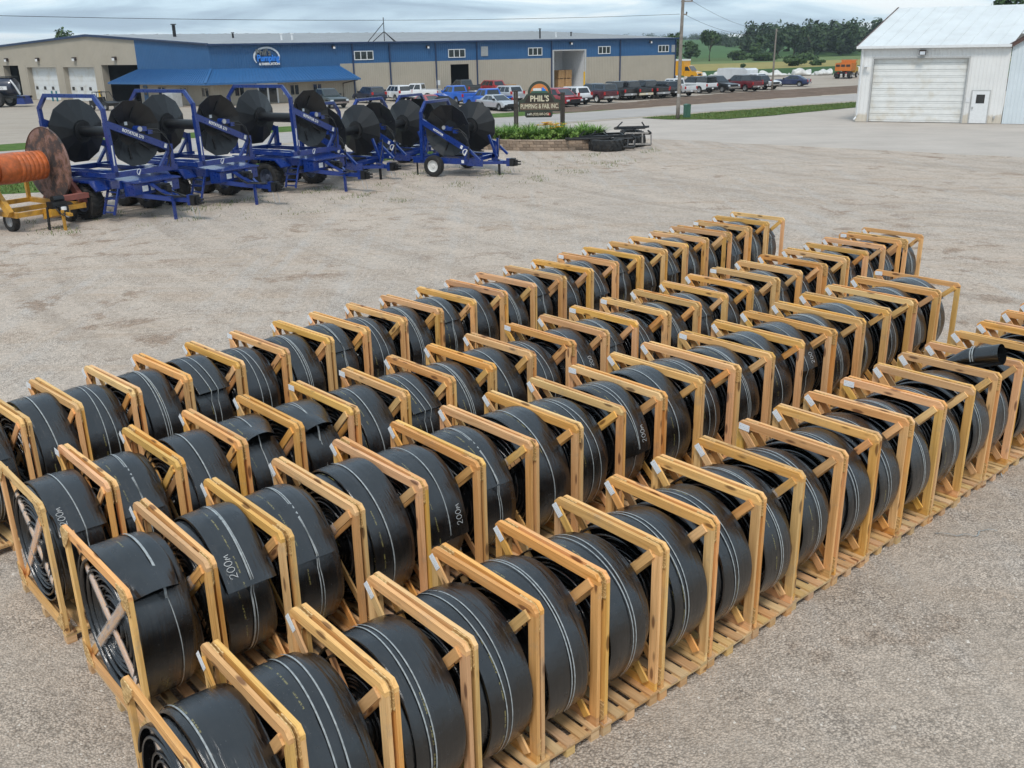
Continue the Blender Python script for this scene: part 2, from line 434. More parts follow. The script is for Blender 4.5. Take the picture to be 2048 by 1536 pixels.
def mat_grass(name, a, c_, scale=1.2, rowdir=None):
    m, t, b = newmat(name); g = G(t); p = g.pos()
    n = g.noise(p, scale, 6, 0.7)
    if rowdir is not None:
        n = g.math('ADD', g.math('MULTIPLY', n, 0.55), g.math('MULTIPLY', g.noise(g.mapping(p, (0.004, 0.09, 1), rot=(0, 0, rowdir)), 1.0, 4, 0.6), 0.45))
    col = g.ramp(n, [(0.3, a), (0.7, c_)])
    col = g.mix(1.0, col, g.ramp(g.noise(p, scale * 9, 4, 0.7), [(0.3, 0.75), (0.7, 1.2)]), 'MULTIPLY')
    g.inp(b.inputs['Base Color'], col); b.inputs['Roughness'].default_value = 0.9
    b.inputs['Specular IOR Level'].default_value = 0.1
    g.inp(b.inputs['Normal'], g.bump(g.noise(p, scale * 14, 4, 0.7), 0.6, 0.06))
    return m
M['grass'] = mat_grass('mown_grass', (0.055, 0.11, 0.022), (0.12, 0.19, 0.045))
M['meadow'] = mat_grass('meadow', (0.06, 0.10, 0.03), (0.11, 0.16, 0.05), 0.05)
M['soy'] = mat_grass('soy_field', (0.028, 0.075, 0.022), (0.05, 0.11, 0.03), 0.06, -0.45)
M['wheat'] = mat_grass('ripe_grain', (0.26, 0.22, 0.075), (0.34, 0.29, 0.11), 0.05, -0.45)
M['paleg'] = mat_grass('pale_green_field', (0.12, 0.17, 0.06), (0.17, 0.22, 0.085), 0.05, -0.45)
M['hillg'] = mat_grass('hill_pasture', (0.055, 0.12, 0.04), (0.08, 0.15, 0.05), 0.02)
def mat_leaf(name, a, c_):
    m, t, b = newmat(name); g = G(t)
    r = g.n('ShaderNodeNewGeometry').outputs['Random Per Island']
    n = g.noise(g.pos(), 0.25, 3, 0.6)
    f = g.math('ADD', g.math('MULTIPLY', r, 0.6), g.math('MULTIPLY', n, 0.4))
    g.inp(b.inputs['Base Color'], g.ramp(f, [(0.25, a), (0.75, c_)]))
    b.inputs['Roughness'].default_value = 0.6
    b.inputs['Specular IOR Level'].default_value = 0.2
    return m
M['leaf'] = mat_leaf('tree_leaves', (0.022, 0.05, 0.016), (0.065, 0.11, 0.032))
M['leaf_far'] = mat_leaf('wood_leaves', (0.022, 0.046, 0.02), (0.062, 0.098, 0.04))
M['leaf_lily'] = mat_leaf('lily_leaves', (0.07, 0.17, 0.025), (0.22, 0.36, 0.07))
M['leaf_grass'] = mat_leaf('weed_blades', (0.07, 0.12, 0.03), (0.19, 0.22, 0.07))
M['petal'] = plain('yellow_petals', (0.85, 0.50, 0.02), 0.6)
M['bark'] = plain('bark', (0.12, 0.09, 0.065), 0.9, var=0.3, scale=8)
M['polewood'] = plain('weathered_pole', (0.23, 0.20, 0.17), 0.85, var=0.25, scale=5)
M['blue'] = plain('blue_enamel', (0.005, 0.029, 0.185), 0.3, var=0.15, scale=4, coat=0.5, dirt=((0.04, 0.06, 0.14), 3.0, 0.3))
M['blackmetal'] = plain('black_enamel', (0.0075, 0.008, 0.009), 0.40, var=0.2, scale=4, coat=0.0, dirt=((0.024, 0.024, 0.025), 2.0, 0.4))
M['tyre'] = plain('tyre_rubber', (0.014, 0.014, 0.014), 0.75, var=0.3, scale=9, dirt=((0.09, 0.075, 0.06), 4.0, 0.5))
M['rimwhite'] = plain('white_rim', (0.68, 0.68, 0.66), 0.4, var=0.1, dirt=((0.25, 0.2, 0.15), 5, 0.3))
M['rimgrey'] = plain('grey_rim', (0.42, 0.43, 0.44), 0.35, metal=0.6)
M['rimblue'] = plain('slate_rim', (0.12, 0.14, 0.2), 0.4, metal=0.3)
M['chrome'] = plain('chrome', (0.7, 0.7, 0.7), 0.15, metal=1.0)
M['galv'] = plain('galvanised', (0.5, 0.5, 0.5), 0.45, metal=0.6)
M['white'] = plain('white_paint', (0.74, 0.75, 0.75), 0.4, var=0.06)
M['sticker'] = plain('white_sticker', (0.72, 0.72, 0.72), 0.5)
M['red'] = plain('red_lens', (0.45, 0.015, 0.015), 0.3)
M['orange_lens'] = plain('amber_lens', (0.8, 0.25, 0.02), 0.3)
M['glass'] = plain('dark_glass', (0.018, 0.022, 0.026), 0.06, spec=0.9, var=0.1)
M['dark'] = plain('dark_interior', (0.013, 0.013, 0.014), 0.8)
M['yellow'] = plain('yellow_paint', (0.50, 0.255, 0.03), 0.5, var=0.2, dirt=((0.16, 0.09, 0.045), 2.2, 0.95))
M['safety'] = plain('safety_yellow', (0.70, 0.42, 0.02), 0.5)
M['orangehose'] = plain('orange_hose', (0.52, 0.125, 0.03), 0.45, var=0.3, scale=5, bump=0.3, dirt=((0.24, 0.08, 0.035), 3.0, 0.75))
def mat_rust():
    m, t, b = newmat('rusty_flange'); g = G(t); c = g.coord('Object')
    n = g.noise(c, 1.4, 7, 0.72, 0.35)
    col = g.ramp(n, [(0.36, (0.035, 0.03, 0.03)), (0.47, (0.075, 0.05, 0.045)), (0.53, (0.20, 0.10, 0.065)), (0.58, (0.27, 0.16, 0.135)), (0.68, (0.13, 0.065, 0.04))])
    col = g.mix(g.ramp(g.noise(c, 4.5, 6, 0.7), [(0.56, 0.0), (0.66, 0.8)]), col, (0.055, 0.05, 0.05))
    g.inp(b.inputs['Base Color'], col); b.inputs['Roughness'].default_value = 0.72
    return m
M['rust'] = mat_rust()
M['rustred'] = plain('oxide_red_steel', (0.26, 0.085, 0.065), 0.7, var=0.25, dirt=((0.12, 0.06, 0.04), 3, 0.6))
M['tan'] = plain('tan_siding', (0.40, 0.355, 0.285), 0.55, var=0.05, scale=0.6)
M['bluesiding'] = plain('blue_siding', (0.024, 0.103, 0.245), 0.45, var=0.06, scale=0.6)
M['bluetrim'] = plain('dark_blue_trim', (0.012, 0.035, 0.10), 0.45, var=0.05)
M['blueroof'] = plain('blue_awning_roof', (0.026, 0.112, 0.275), 0.4, var=0.05, scale=0.8)
M['greyroof'] = plain('grey_metal_roof', (0.36, 0.37, 0.375), 0.5, metal=0.25, var=0.08, scale=0.4)
M['whiteroof'] = plain('white_metal_roof', (0.66, 0.69, 0.69), 0.42, var=0.05, scale=0.5, dirt=((0.5, 0.5, 0.49), 0.6, 0.4))
M['whitesiding'] = plain('white_siding', (0.76, 0.755, 0.735), 0.5, var=0.05, scale=0.7)
def splash(m):
    t = m.node_tree; b = t.nodes['Principled BSDF']; g = G(t); src = b.inputs['Base Color'].links[0].from_socket; p = g.pos(); sp_ = g.n('ShaderNodeSeparateXYZ'); g.inp(sp_.inputs[0], p)
    hgt = g.math('ADD', sp_.outputs[2], g.math('MULTIPLY', g.noise(p, 2.4, 5, 0.7), -0.9))
    col = g.mix(g.ramp(hgt, [(0.0, 0.55), (0.22, 0.0)]), src, (0.50, 0.40, 0.25))
    run = g.noise(g.mapping(p, (3.5, 3.5, 0.12)), 1.0, 4, 0.6)
    col = g.mix(g.ramp(run, [(0.55, 0.0), (0.75, 0.3)]), col, (0.52, 0.49, 0.43))
    g.inp(b.inputs['Base Color'], col)
splash(M['whitesiding'])
M['doorwhite'] = plain('garage_door_white', (0.66, 0.68, 0.68), 0.5, var=0.05, dirt=((0.42, 0.36, 0.24), 0.9, 0.5))
M['doorstain'] = plain('garage_door_shed', (0.76, 0.765, 0.74), 0.5, var=0.06, scale=2, dirt=((0.56, 0.48, 0.34), 0.8, 0.6))
M['brown'] = plain('brown_trim', (0.10, 0.055, 0.045), 0.5)
M['greytrim'] = plain('grey_trim', (0.45, 0.45, 0.44), 0.5)
M['concrete'] = plain('concrete', (0.42, 0.40, 0.37), 0.85, var=0.12)
M['signbrown'] = plain('sign_brown', (0.035, 0.022, 0.017), 0.6, var=0.2)
M['signgreen'] = plain('sign_green_frame', (0.045, 0.055, 0.04), 0.6, var=0.2)
M['signpanel'] = plain('sign_tan_panel', (0.15, 0.10, 0.07), 0.6, var=0.15)
M['cream'] = plain('cream_letters', (0.70, 0.62, 0.46), 0.55)
M['postwood'] = plain('dark_post', (0.055, 0.042, 0.035), 0.85, var=0.35, scale=6, bump=0.3)
M['block'] = plain('retaining_block', (0.30, 0.225, 0.165), 0.9, var=0.22, scale=7, bump=0.5, rnd=0.3)
M['capblock'] = plain('cap_block', (0.35, 0.27, 0.205), 0.9, var=0.15, scale=7, bump=0.3, rnd=0.12)
M['mulch'] = plain('planting_soil', (0.05, 0.035, 0.025), 0.95, var=0.3)
M['greenbox'] = plain('utility_green', (0.05, 0.13, 0.09), 0.5)
M['wire'] = plain('cable_black', (0.02, 0.02, 0.02), 0.6)
M['plasticwhite'] = plain('pale_plastic', (0.60, 0.59, 0.56), 0.5, var=0.25, scale=1.2)
M['boxwood'] = plain('plywood_box', (0.42, 0.24, 0.10), 0.7, var=0.2)
M['whitewall'] = plain('inner_wall_white', (0.62, 0.63, 0.64), 0.7)
M['signorange'] = plain('sunset_orange', (0.65, 0.22, 0.06), 0.6)
M['logoblue'] = plain('logo_blue', (0.03, 0.22, 0.72), 0.4)
M['logogrey'] = plain('logo_grey', (0.14, 0.15, 0.15), 0.4)
M['silver'] = plain('logo_silver', (0.60, 0.64, 0.68), 0.35)

def text_mesh(txt, size, depth=0.004, mat=None, align='CENTER', shear=0.0, bold=0.0, sx=1.0):
    cu = bpy.data.curves.new('lettering', 'FONT')
    cu.body = txt; cu.size = size; cu.extrude = depth; cu.align_x = align; cu.align_y = 'CENTER'
    cu.shear = shear; cu.offset = bold; cu.resolution_u = 3
    ob = bpy.data.objects.new('lettering', cu); COL.objects.link(ob)
    dg = bpy.context.evaluated_depsgraph_get()
    me = bpy.data.meshes.new_from_object(ob.evaluated_get(dg))
    bpy.data.objects.remove(ob); bpy.data.curves.remove(cu)
    if sx != 1.0:
        for v in me.vertices: v.co.x *= sx
    me.materials.clear()
    if mat: me.materials.append(mat)
    return me
def face_mtx(pos, xdir, nrm):
    """matrix putting local x along xdir and local z along the outward normal"""
    x = Vector(xdir).normalized(); z = Vector(nrm).normalized(); y = z.cross(x).normalized(); x = y.cross(z)
    return Matrix(((x.x, y.x, z.x, pos[0]), (x.y, y.y, z.y, pos[1]), (x.z, y.z, z.z, pos[2]), (0, 0, 0, 1)))

# ================================================================== SETTING
def sheet(name, poly, z, mat, kind='structure', sub=0):
    mb = MB(); mb.add([(x, y, z) for x, y in poly], [tuple(range(len(poly)))])
    me = mb.mesh(name, mat, fix=False)
    o = place(name, me); return struct(o, kind)
def wobble(pts, step, amp, seed=0):
    """densify a closed outline and roughen it so that edges are not ruler straight"""
    out = []
    n = len(pts)
    for i in range(n):
        a, b = Vector(pts[i]), Vector(pts[(i + 1) % n]); L = (b - a).length; k = max(1, min(60, int(L / step)))
        for j in range(k):
            p = a.lerp(b, j / k)
            out.append((p.x + amp * mnoise.noise(Vector((p.x * 0.45, p.y * 0.45, seed))), p.y + amp * mnoise.noise(Vector((p.x * 0.45, p.y * 0.45, seed + 9)))))
    return out
sheet('ground', [(-3500, -400), (3500, -400), (3500, 5000), (-3500, 5000)], -0.06, M['meadow'])
sheet('driveway', [(-140, -30), (90, -30), (90, 150), (60, 117), (-60, 31), (-140, -26)], -0.03, M['drive'])
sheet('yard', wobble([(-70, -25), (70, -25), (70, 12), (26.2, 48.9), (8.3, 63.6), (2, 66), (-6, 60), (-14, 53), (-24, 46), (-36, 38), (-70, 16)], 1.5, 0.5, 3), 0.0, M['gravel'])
RA, RD, RN = Vector((0.98, 75.3)), Vector((0.817, 0.577)), Vector((-0.577, 0.817))
def rp(t, m): v = RA + RD * t + RN * m; return (v.x, v.y)
sheet('lot', wobble([rp(-110, 9), rp(30, 9), rp(95, 9), (61.5, 177), (38, 178.5), (20, 190), (-40, 230), (-160, 160)], 3, 0.8, 5), -0.02, M['lot'])
sheet('road_shoulder', wobble([rp(-110, -0.9), rp(140, -0.9), rp(140, 8.9), rp(-110, 8.9)], 2, 0.5, 8), -0.012, M['shoulder'])
sheet('road', wobble([rp(-110, 0.0), rp(140, 0.0), rp(140, 7.8), rp(-110, 7.8)], 3, 0.16, 2), 0.0, M['road'])
# fields beyond the lot
sheet('field', [(10, 178.5), (39.2, 178.2), (61.2, 176.8), (300, 172), (300, 305), (83, 240.4), (47.7, 216.7), (10, 208)], 0.0, M['soy'])
sheet('field', [(10, 208), (47.7, 216.7), (83, 240.4), (300, 305), (300, 395), (108.8, 315.6), (63.5, 289.4), (10, 272)], 0.01, M['wheat'])
sheet('field', [(10, 272), (63.5, 289.4), (108.8, 315.6), (300, 395), (300, 480), (132.9, 386), (72, 328.6), (10, 310)], 0.02, M['paleg'])
def relief(name, x0, x1, y0, y1, nx, ny, fn, mat, kind='structure'):
    mb = MB()
    vs = [(x0 + (x1 - x0) * i / nx, y0 + (y1 - y0) * j / ny) for j in range(ny + 1) for i in range(nx + 1)]
    mb.add([(x, y, fn(x, y)) for x, y in vs], [(j * (nx + 1) + i, j * (nx + 1) + i + 1, (j + 1) * (nx + 1) + i + 1, (j + 1) * (nx + 1) + i) for j in range(ny) for i in range(nx)])
    o = place(name, mb.mesh(name, mat, True, fix=False)); return struct(o, kind)
relief('hill', -400, 900, 340, 1900, 60, 40, lambda x, y: -1.0 + 9.0 * min(1, max(0, (y - 360) / 420)) + (2.5 * mnoise.noise(Vector((x * 0.006, y * 0.004, 1))) if y > 420 else 0), M['hillg'])
# bare soil bank between road and parked vehicles
def bank():
    mb = MB(); nt_, nm = 110, 12
    for i in range(nt_ + 1):
        t = 9 + 95 * i / nt_
        w = 5.5 + 7.5 * min(1, max(0, (t - 14) / 30))
        for j in range(nm + 1):
            f = j / nm; x, y = rp(t, 8.3 + w * f + 0.35 * mnoise.noise(Vector((t * 0.5, 0, 1))))
            edge = min(1, 4 * f, 4 * (1 - f), i / 6, (nt_ - i) / 6)
            z = -0.035 + edge * (0.12 + 0.14 * abs(mnoise.noise(Vector((x * 0.5, y * 0.5, 0)))) + 0.16 * mnoise.noise(Vector((x * 1.6, y * 1.6, 3))))
            mb.v.append((x, y, z))
    mb.f = [(i * (nm + 1) + j, (i + 1) * (nm + 1) + j, (i + 1) * (nm + 1) + j + 1, i * (nm + 1) + j + 1) for i in range(nt_) for j in range(nm)]
    return struct(place('soil_bank', mb.mesh('soil_bank', M['soil'], True, fix=False)))
bank()
def inside(p, poly):
    x, y = p; c = False
    for i in range(len(poly)):
        (x1, y1), (x2, y2) = poly[i], poly[i - 1]
        if (y1 > y) != (y2 > y) and x < (x2 - x1) * (y - y1) / (y2 - y1) + x1: c = not c
    return c
def grass_blades(name, label, poly, n, hmin, hmax, wdt, mat, seed, z=0.0, dens=None):
    r = random.Random(seed); mb = MB(); xs = [p[0] for p in poly]; ys = [p[1] for p in poly]; k = 0; tries = 0
    while k < n and tries < n * 12:
        tries += 1
        x, y = r.uniform(min(xs), max(xs)), r.uniform(min(ys), max(ys))
        if not inside((x, y), poly): continue
        if dens and r.random() > dens(x, y): continue
        k += 1
        a = r.uniform(0, 2 * pi); hh = r.uniform(hmin, hmax); lx, ly = r.gauss(0, 0.45) * hh, r.gauss(0, 0.45) * hh; w = wdt * r.uniform(0.6, 1.3)
        mb.add([(x - w * cos(a), y - w * sin(a), z), (x + w * cos(a), y + w * sin(a), z), (x + lx, y + ly, z + hh)], [(0, 1, 2)])
    o = place(name, mb.mesh(name, mat, fix=False)); o['kind'] = 'stuff'; o['label'] = label; o['category'] = 'grass'
    return o
GRASS_TRI = wobble([(11.0, 80.9), (13, 78.9), (17, 78.0), (21.5, 80.8), (27, 85.4), (33, 90.4), (38.5, 95.3), (36.5, 98.3), (30, 94.0), (24, 90.2), (17.5, 85.4)], 1.0, 0.35, 4)
sheet('grass_verge', GRASS_TRI, 0.006, M['grass'])
grass_blades('grass', 'mown green grass on the strip beside the white shed drive', GRASS_TRI, 9000, 0.05, 0.14, 0.03, M['leaf_grass'], 2)
VERGE = wobble([(-44, 33.5), (-30, 40.2), (-20.5, 42.6), (-12, 48.5), (-6, 53.2), (-1.6, 57.2), (-1.2, 61), (-6, 59.5), (-13, 54.6), (-21, 49.2), (-30, 46.0), (-45, 40)], 1.0, 0.5, 6)
sheet('grass_verge', VERGE, 0.008, M['grass'])
grass_blades('grass', 'green grass growing behind the blue reel trailers', VERGE, 9000, 0.06, 0.2, 0.03, M['leaf_grass'], 3)
STRIP = wobble([rp(-45, 8.5), rp(17, 8.4), rp(15, 13.0), rp(-45, 14.0)], 1.5, 0.6, 7)
sheet('grass_verge', STRIP, 0.004, M['grass'])
# thin weeds in the gravel near the trailers
WEED = [(-18, 30.5), (-6, 36), (2, 43), (9, 53), (8.5, 57), (4, 54), (-4, 49), (-10, 40), (-19, 35)]
grass_blades('weeds', 'thin pale weeds growing in the gravel beside the trailers', WEED, 2600, 0.05, 0.16, 0.012, M['leaf_grass'], 4,
             dens=lambda x, y: 1.0 if mnoise.noise(Vector((x * 0.55, y * 0.55, 2.2))) > 0.22 else 0.05)

# loose stones on the near gravel
def pebbles():
    r = random.Random(11); mb = MB()
    n = 0
    while n < 9000:
        y = 3.5 + 16 * r.random() ** 1.6; x = r.uniform(-0.62, 0.66) * (y + 2.2)
        n += 1
        s = r.uniform(0.006, 0.017) * (1.0 + (r.random() < 0.03) * 0.9); a = r.uniform(0, pi)
        sx, sy, sz = s * r.uniform(0.7, 1.4), s, s * r.uniform(0.5, 0.9)
        ca, sa = cos(a), sin(a)
        pts = [(sx, 0, 0), (0, sy, 0), (-sx, 0.2 * sy, 0), (-0.1 * sx, -sy, 0), (0.15 * sx, 0.1 * sy, sz)]
        mb.add([(x + px * ca - py * sa, y + px * sa + py * ca, pz) for px, py, pz in pts], [(0, 1, 4), (1, 2, 4), (2, 3, 4), (3, 0, 4)])
    m, t, b = newmat('loose_stones'); g = G(t)
    rr = g.n('ShaderNodeNewGeometry').outputs['Random Per Island']
    g.inp(b.inputs['Base Color'], g.ramp(rr, [(0.0, (0.27, 0.23, 0.195)), (0.5, (0.45, 0.39, 0.33)), (1.0, (0.62, 0.56, 0.49))]))
    b.inputs['Roughness'].default_value = 0.9
    o = place('gravel', mb.mesh('gravel', m, fix=False)); o['kind'] = 'stuff'
    o['label'] = 'loose grey stones lying on the near gravel'; o['category'] = 'gravel'
pebbles()

# ------------------------------------------------------------------ main building
C0 = Vector((-32.85, 110.9)); EL = Vector((0.816, 0.578)); NL = Vector((0.578, -0.816)); EG = Vector((-0.8, 0.6)); NG = Vector((-0.6, -0.8))
def wallpt(o, e, n, s, z, off=0.0): return (o.x + e.x * s + n.x * off, o.y + e.y * s + n.y * off, z)
def ribbed(mb, o, e, n, s0, s1, z0, z1, pitch=0.3, rib=0.07, dep=0.03):
    """vertical ribbed sheet; z0/z1 numbers or functions of s"""
    f0 = z0 if callable(z0) else (lambda s: z0); f1 = z1 if callable(z1) else (lambda s: z1)
    k0 = math.floor(s0 / pitch); pts = [(s0, 0.0)]
    k = k0
    while k * pitch < s1:
        for ds, d in ((0.0, 0.0), (rib * 0.3, dep), (rib * 0.7, dep), (rib, 0.0)):
            s = k * pitch + ds
            if s0 < s < s1: pts.append((s, d))
        k += 1
    pts.append((s1, 0.0))
    b = len(mb.v)
    for s, d in pts:
        mb.v.append(wallpt(o, e, n, s, f0(s), d)); mb.v.append(wallpt(o, e, n, s, f1(s), d))
    mb.f += [(b + 2 * i, b + 2 * i + 2, b + 2 * i + 3, b + 2 * i + 1) for i in range(len(pts) - 1)]
def wbox(mb, o, e, n, s0, s1, z0, z1, o0, o1):
    P = [wallpt(o, e, n, s, z, d) for z in (z0, z1) for d in (o0, o1) for s in (s0, s1)]
    mb.add(P, [(0, 2, 3, 1), (4, 5, 7, 6), (0, 1, 5, 4), (2, 6, 7, 3), (0, 4, 6, 2), (1, 3, 7, 5)])
BLD = thing('workshop_building', 'long tan and blue metal workshop with blue awning and wall logo', 'building', (C0.x, C0.y, 0))
def bpart(mb, name, mat, parent=BLD, smooth=False):
    org = Vector((C0.x, C0.y, 0)); mb.v = [(v[0] - org.x, v[1] - org.y, v[2]) for v in mb.v]
    me = mb.mesh(name, mat, smooth)
    return place(name, me, parent)
EAVE, BND, LEN, GW = 6.5, 4.14, 72.0, 48.0
def gtop(s): return 6.5 + (7.92 - 6.5) * s / 24 if s < 24 else 7.92 - (7.92 - 6.85) * (s - 24) / 24
mb = MB()
ribbed(mb, C0, EL, NL, 0, 31.42, 0, 3.9)
ribbed(mb, C0, EL, NL, 15.78, 31.42, 3.9, BND); ribbed(mb, C0, EL, NL, 31.42, 34.2, 3.68, BND); ribbed(mb, C0, EL, NL, 34.2, 48.4, 0, BND); ribbed(mb, C0, EL, NL, 53.85, LEN, 0, BND)
bpart(mb, 'wall', M['tan'])
mb = MB()
ribbed(mb, C0, EL, NL, 0, 15.78, 3.9, BND); ribbed(mb, C0, EL, NL, 0, 48.4, BND, EAVE); ribbed(mb, C0, EL, NL, 48.4, 53.85, 5.04, EAVE); ribbed(mb, C0, EL, NL, 53.85, LEN, BND, EAVE)
bpart(mb, 'upper_wall', M['bluesiding'])
mb = MB()
ribbed(mb, C0, EG, NG, 0, 14.0, 3.9, gtop)
bpart(mb, 'gable_upper_wall', M['bluesiding'])
mb = MB()
ribbed(mb, C0, EG, NG, 0, 14.05, 0, 3.9)
bays = [(14.1, 22.0), (23.1, 31.0), (32.1, 40.1), (42.0, 46.4)]
prev = 14.05
for a, b_ in bays:
    if a - prev > 0.1: ribbed(mb, C0, EG, NG, prev, a, 0, 4.43)
    prev = b_
ribbed(mb, C0, EG, NG, prev, GW, 0, 4.43)
ribbed(mb, C0, EG, NG, 14.0, GW, 4.43, gtop)
bpart(mb, 'gable_wall', M['tan'])
mb = MB(); endo = C0 + EL * LEN
ribbed(mb, endo, EG, EL, 0, GW, 0, BND, 0.9)
bpart(mb, 'end_wall', M['tan'])
mb = MB(); ribbed(mb, endo, EG, EL, 0, GW, BND, gtop, 0.9)
bpart(mb, 'end_upper_wall', M['bluesiding'])
# roof with raised seams
def roofslope(mb, P, Q, R_, S_, step, hgt=0.06):
    """quad P->Q along the eave, S_->R_ along the ridge, with seams running up the slope"""
    P, Q, R_, S_ = map(Vector, (P, Q, R_, S_)); nrm = (Q - P).cross(S_ - P).normalized()
    if nrm.z < 0: nrm = -nrm
    mb.quad(P, Q, R_, S_)
    L = (Q - P).length; k = int(L / step)
    for i in range(1, k):
        f = i / k; a, b = P.lerp(Q, f) + nrm * hgt / 2, S_.lerp(R_, f) + nrm * hgt / 2
        mb.bar(a, b, 0.05, hgt, nrm)
pk = C0 + EG * 24; bk = C0 + EG * GW
def r3(v, z): return (v.x, v.y, z)
ov = 0.35
mb = MB(); roofslope(mb, r3(C0 + NL * ov - EL * 0.3, 6.55), r3(endo + NL * ov + EL * 0.3, 6.55), r3(pk + EL * (LEN + 0.3), 8.0), r3(pk - EL * 0.3, 8.0), 1.2, 0.025)
bpart(mb, 'roof', M['greyroof'])
mb = MB(); roofslope(mb, r3(bk - EL * 0.3, 6.9), r3(bk + EL * (LEN + 0.3), 6.9), r3(pk + EL * (LEN + 0.3), 8.0), r3(pk - EL * 0.3, 8.0), 3.0)
bpart(mb, 'rear_roof', M['greyroof'])
mb = MB(); wbox(mb, C0, EL, NL, -0.3, LEN + 0.3, 6.38, 6.58, 0.06, 0.5)
bpart(mb, 'gutter', M['bluetrim'])
mb = MB()
for a, b_ in ((0, 24), (24, GW)):
    P, Q = Vector(wallpt(C0, EG, NG, a, gtop(a) + 0.02, 0.12)), Vector(wallpt(C0, EG, NG, b_, gtop(b_) + 0.02, 0.12)); mb.bar(P, Q, 0.3, 0.26)
bpart(mb, 'rake_trim', M['bluetrim'])
for s in (17.5, 22.55, 29.2, 35.5, 47.95, 60.6, 71.8):
    mb = MB(); wbox(mb, C0, EL, NL, s - 0.07, s + 0.07, 0.1, 6.4, 0.03, 0.16); bpart(mb, 'downspout', M['bluetrim'] if s < 72 else M['tan'])
mb = MB(); wbox(mb, C0, EL, NL, 47.9, 48.38, 0, 5.2, 0.032, 0.06); wbox(mb, C0, EL, NL, 53.87, 54.2, 0, 5.2, 0.032, 0.06); wbox(mb, C0, EL, NL, 47.9, 54.2, 5.04, 5.2, 0.033, 0.061)
bpart(mb, 'bay_trim', M['greytrim'])
def window(o, e, n, s0, s1, z0, z1, panes, frame=M['white'], parent=BLD, fr=0.09):
    mb = MB(); wbox(mb, o, e, n, s0, s1, z0, z0 + fr, 0.034, 0.10); wbox(mb, o, e, n, s0, s1, z1 - fr, z1, 0.034, 0.10)
    w = (s1 - s0 - fr) / panes
    for i in range(panes + 1): wbox(mb, o, e, n, s0 + w * i, s0 + w * i + fr, z0 + fr, z1 - fr, 0.034, 0.098)
    f = bpart(mb, 'window', frame, parent)
    for i in range(panes):
        mb = MB(); wbox(mb, o, e, n, s0 + w * i + fr, s0 + w * (i + 1), z0 + fr, z1 - fr, 0.036, 0.055); bpart(mb, 'pane', M['glass'], f)
for a, b_, z0, z1 in ((17.7, 20.3, 4.5, 5.55), (31.1, 33.7, 4.5, 5.55), (43.9, 46.3, 4.5, 5.55), (56.4, 58.7, 4.5, 5.55), (68.2, 70.4, 4.55, 5.55)):
    window(C0, EL, NL, a, b_, z0, z1, 3)
def louver(s0, s1, z0, z1):
    mb = MB(); wbox(mb, C0, EL, NL, s0, s1, z0, z1, 0.031, 0.06); f = bpart(mb, 'louvre', M['greytrim'])
    k = 8
    for i in range(k):
        mb = MB(); zz_ = z0 + 0.05 + (z1 - z0 - 0.1) * i / k; wbox(mb, C0, EL, NL, s0 + 0.05, s1 - 0.05, zz_, zz_ + 0.09, 0.061, 0.12); bpart(mb, 'slat', M['galv'], f)
louver(36.2, 37.3, 4.6, 5.8); louver(71.0, 71.7, 4.5, 5.55)
for a, b_, z0, z1, p in ((2.37, 3.6, 0.9, 2.0, 2), (9.05, 10.26, 0.75, 2.0, 2), (11.95, 13.18, 0.65, 2.0, 2)): window(C0, EL, NL, a, b_, z0, z1, p, M['tan'])
for a, b_ in ((8.86, 10.37), (4.72, 6.18), (0.67, 2.07)): window(C0, EG, NG, a, b_, 0.9, 2.0, 2, M['tan'])
mb = MB(); wbox(mb, C0, EG, NG, 12.5, 13.3, 0, 2.1, 0.031, 0.08); dd = bpart(mb, 'side_door', M['bluesiding'])
mb = MB(); wbox(mb, C0, EG, NG, 12.65, 13.15, 1.0, 1.9, 0.081, 0.09); bpart(mb, 'door_pane', M['glass'], dd)
# glazed entrance
mb = MB(); wbox(mb, C0, EL, NL, 5.1, 5.28, 0, 2.2, 0.034, 0.14); wbox(mb, C0, EL, NL, 7.42, 7.6, 0, 2.2, 0.034, 0.14); wbox(mb, C0, EL, NL, 6.25, 6.45, 0, 2.1, 0.034, 0.13); wbox(mb, C0, EL, NL, 5.1, 7.6, 2.05, 2.25, 0.035, 0.145)
dd = bpart(mb, 'entrance_door', M['white'])
for a, b_ in ((5.28, 6.25), (6.45, 7.42)):
    mb = MB(); wbox(mb, C0, EL, NL, a, b_, 0.12, 2.05, 0.036, 0.07); bpart(mb, 'door_pane', M['glass'], dd)
mb = MB(); wbox(mb, C0, EL, NL, 8.2, 8.6, 0.9, 1.5, 0.034, 0.06); bpart(mb, 'notice', M['sticker'])
mb = MB(); wbox(mb, C0, EL, NL, 28.9, 29.9, 0, 2.1, 0.034, 0.09); dd = bpart(mb, 'service_door', M['tan'])
mb = MB(); wbox(mb, C0, EL, NL, 29.1, 29.7, 1.2, 1.8, 0.091, 0.10); bpart(mb, 'door_pane', M['white'], dd)
# interiors
def interior(o, e, n, s0, s1, z1, deep, mat, side=0.5):
    mb = MB()
    a, b_ = s0 - side, s1 + side; f = -0.02
    P = lambda s, z, d: wallpt(o, e, n, s, z, d)
    mb.quad(P(a, 0.02, -deep), P(b_, 0.02, -deep), P(b_, z1 + .6, -deep), P(a, z1 + .6, -deep))
    mb.quad(P(a, 0.02, f), P(a, 0.02, -deep), P(a, z1 + .6, -deep), P(a, z1 + .6, f)); mb.quad(P(b_, 0.02, f), P(b_, 0.02, -deep), P(b_, z1 + .6, -deep), P(b_, z1 + .6, f))
    mb.quad(P(a, z1 + .6, f), P(b_, z1 + .6, f), P(b_, z1 + .6, -deep), P(a, z1 + .6, -deep)); mb.quad(P(a, 0.02, f), P(b_, 0.02, f), P(b_, 0.02, -deep), P(a, 0.02, -deep))
    return bpart(mb, 'interior', mat)
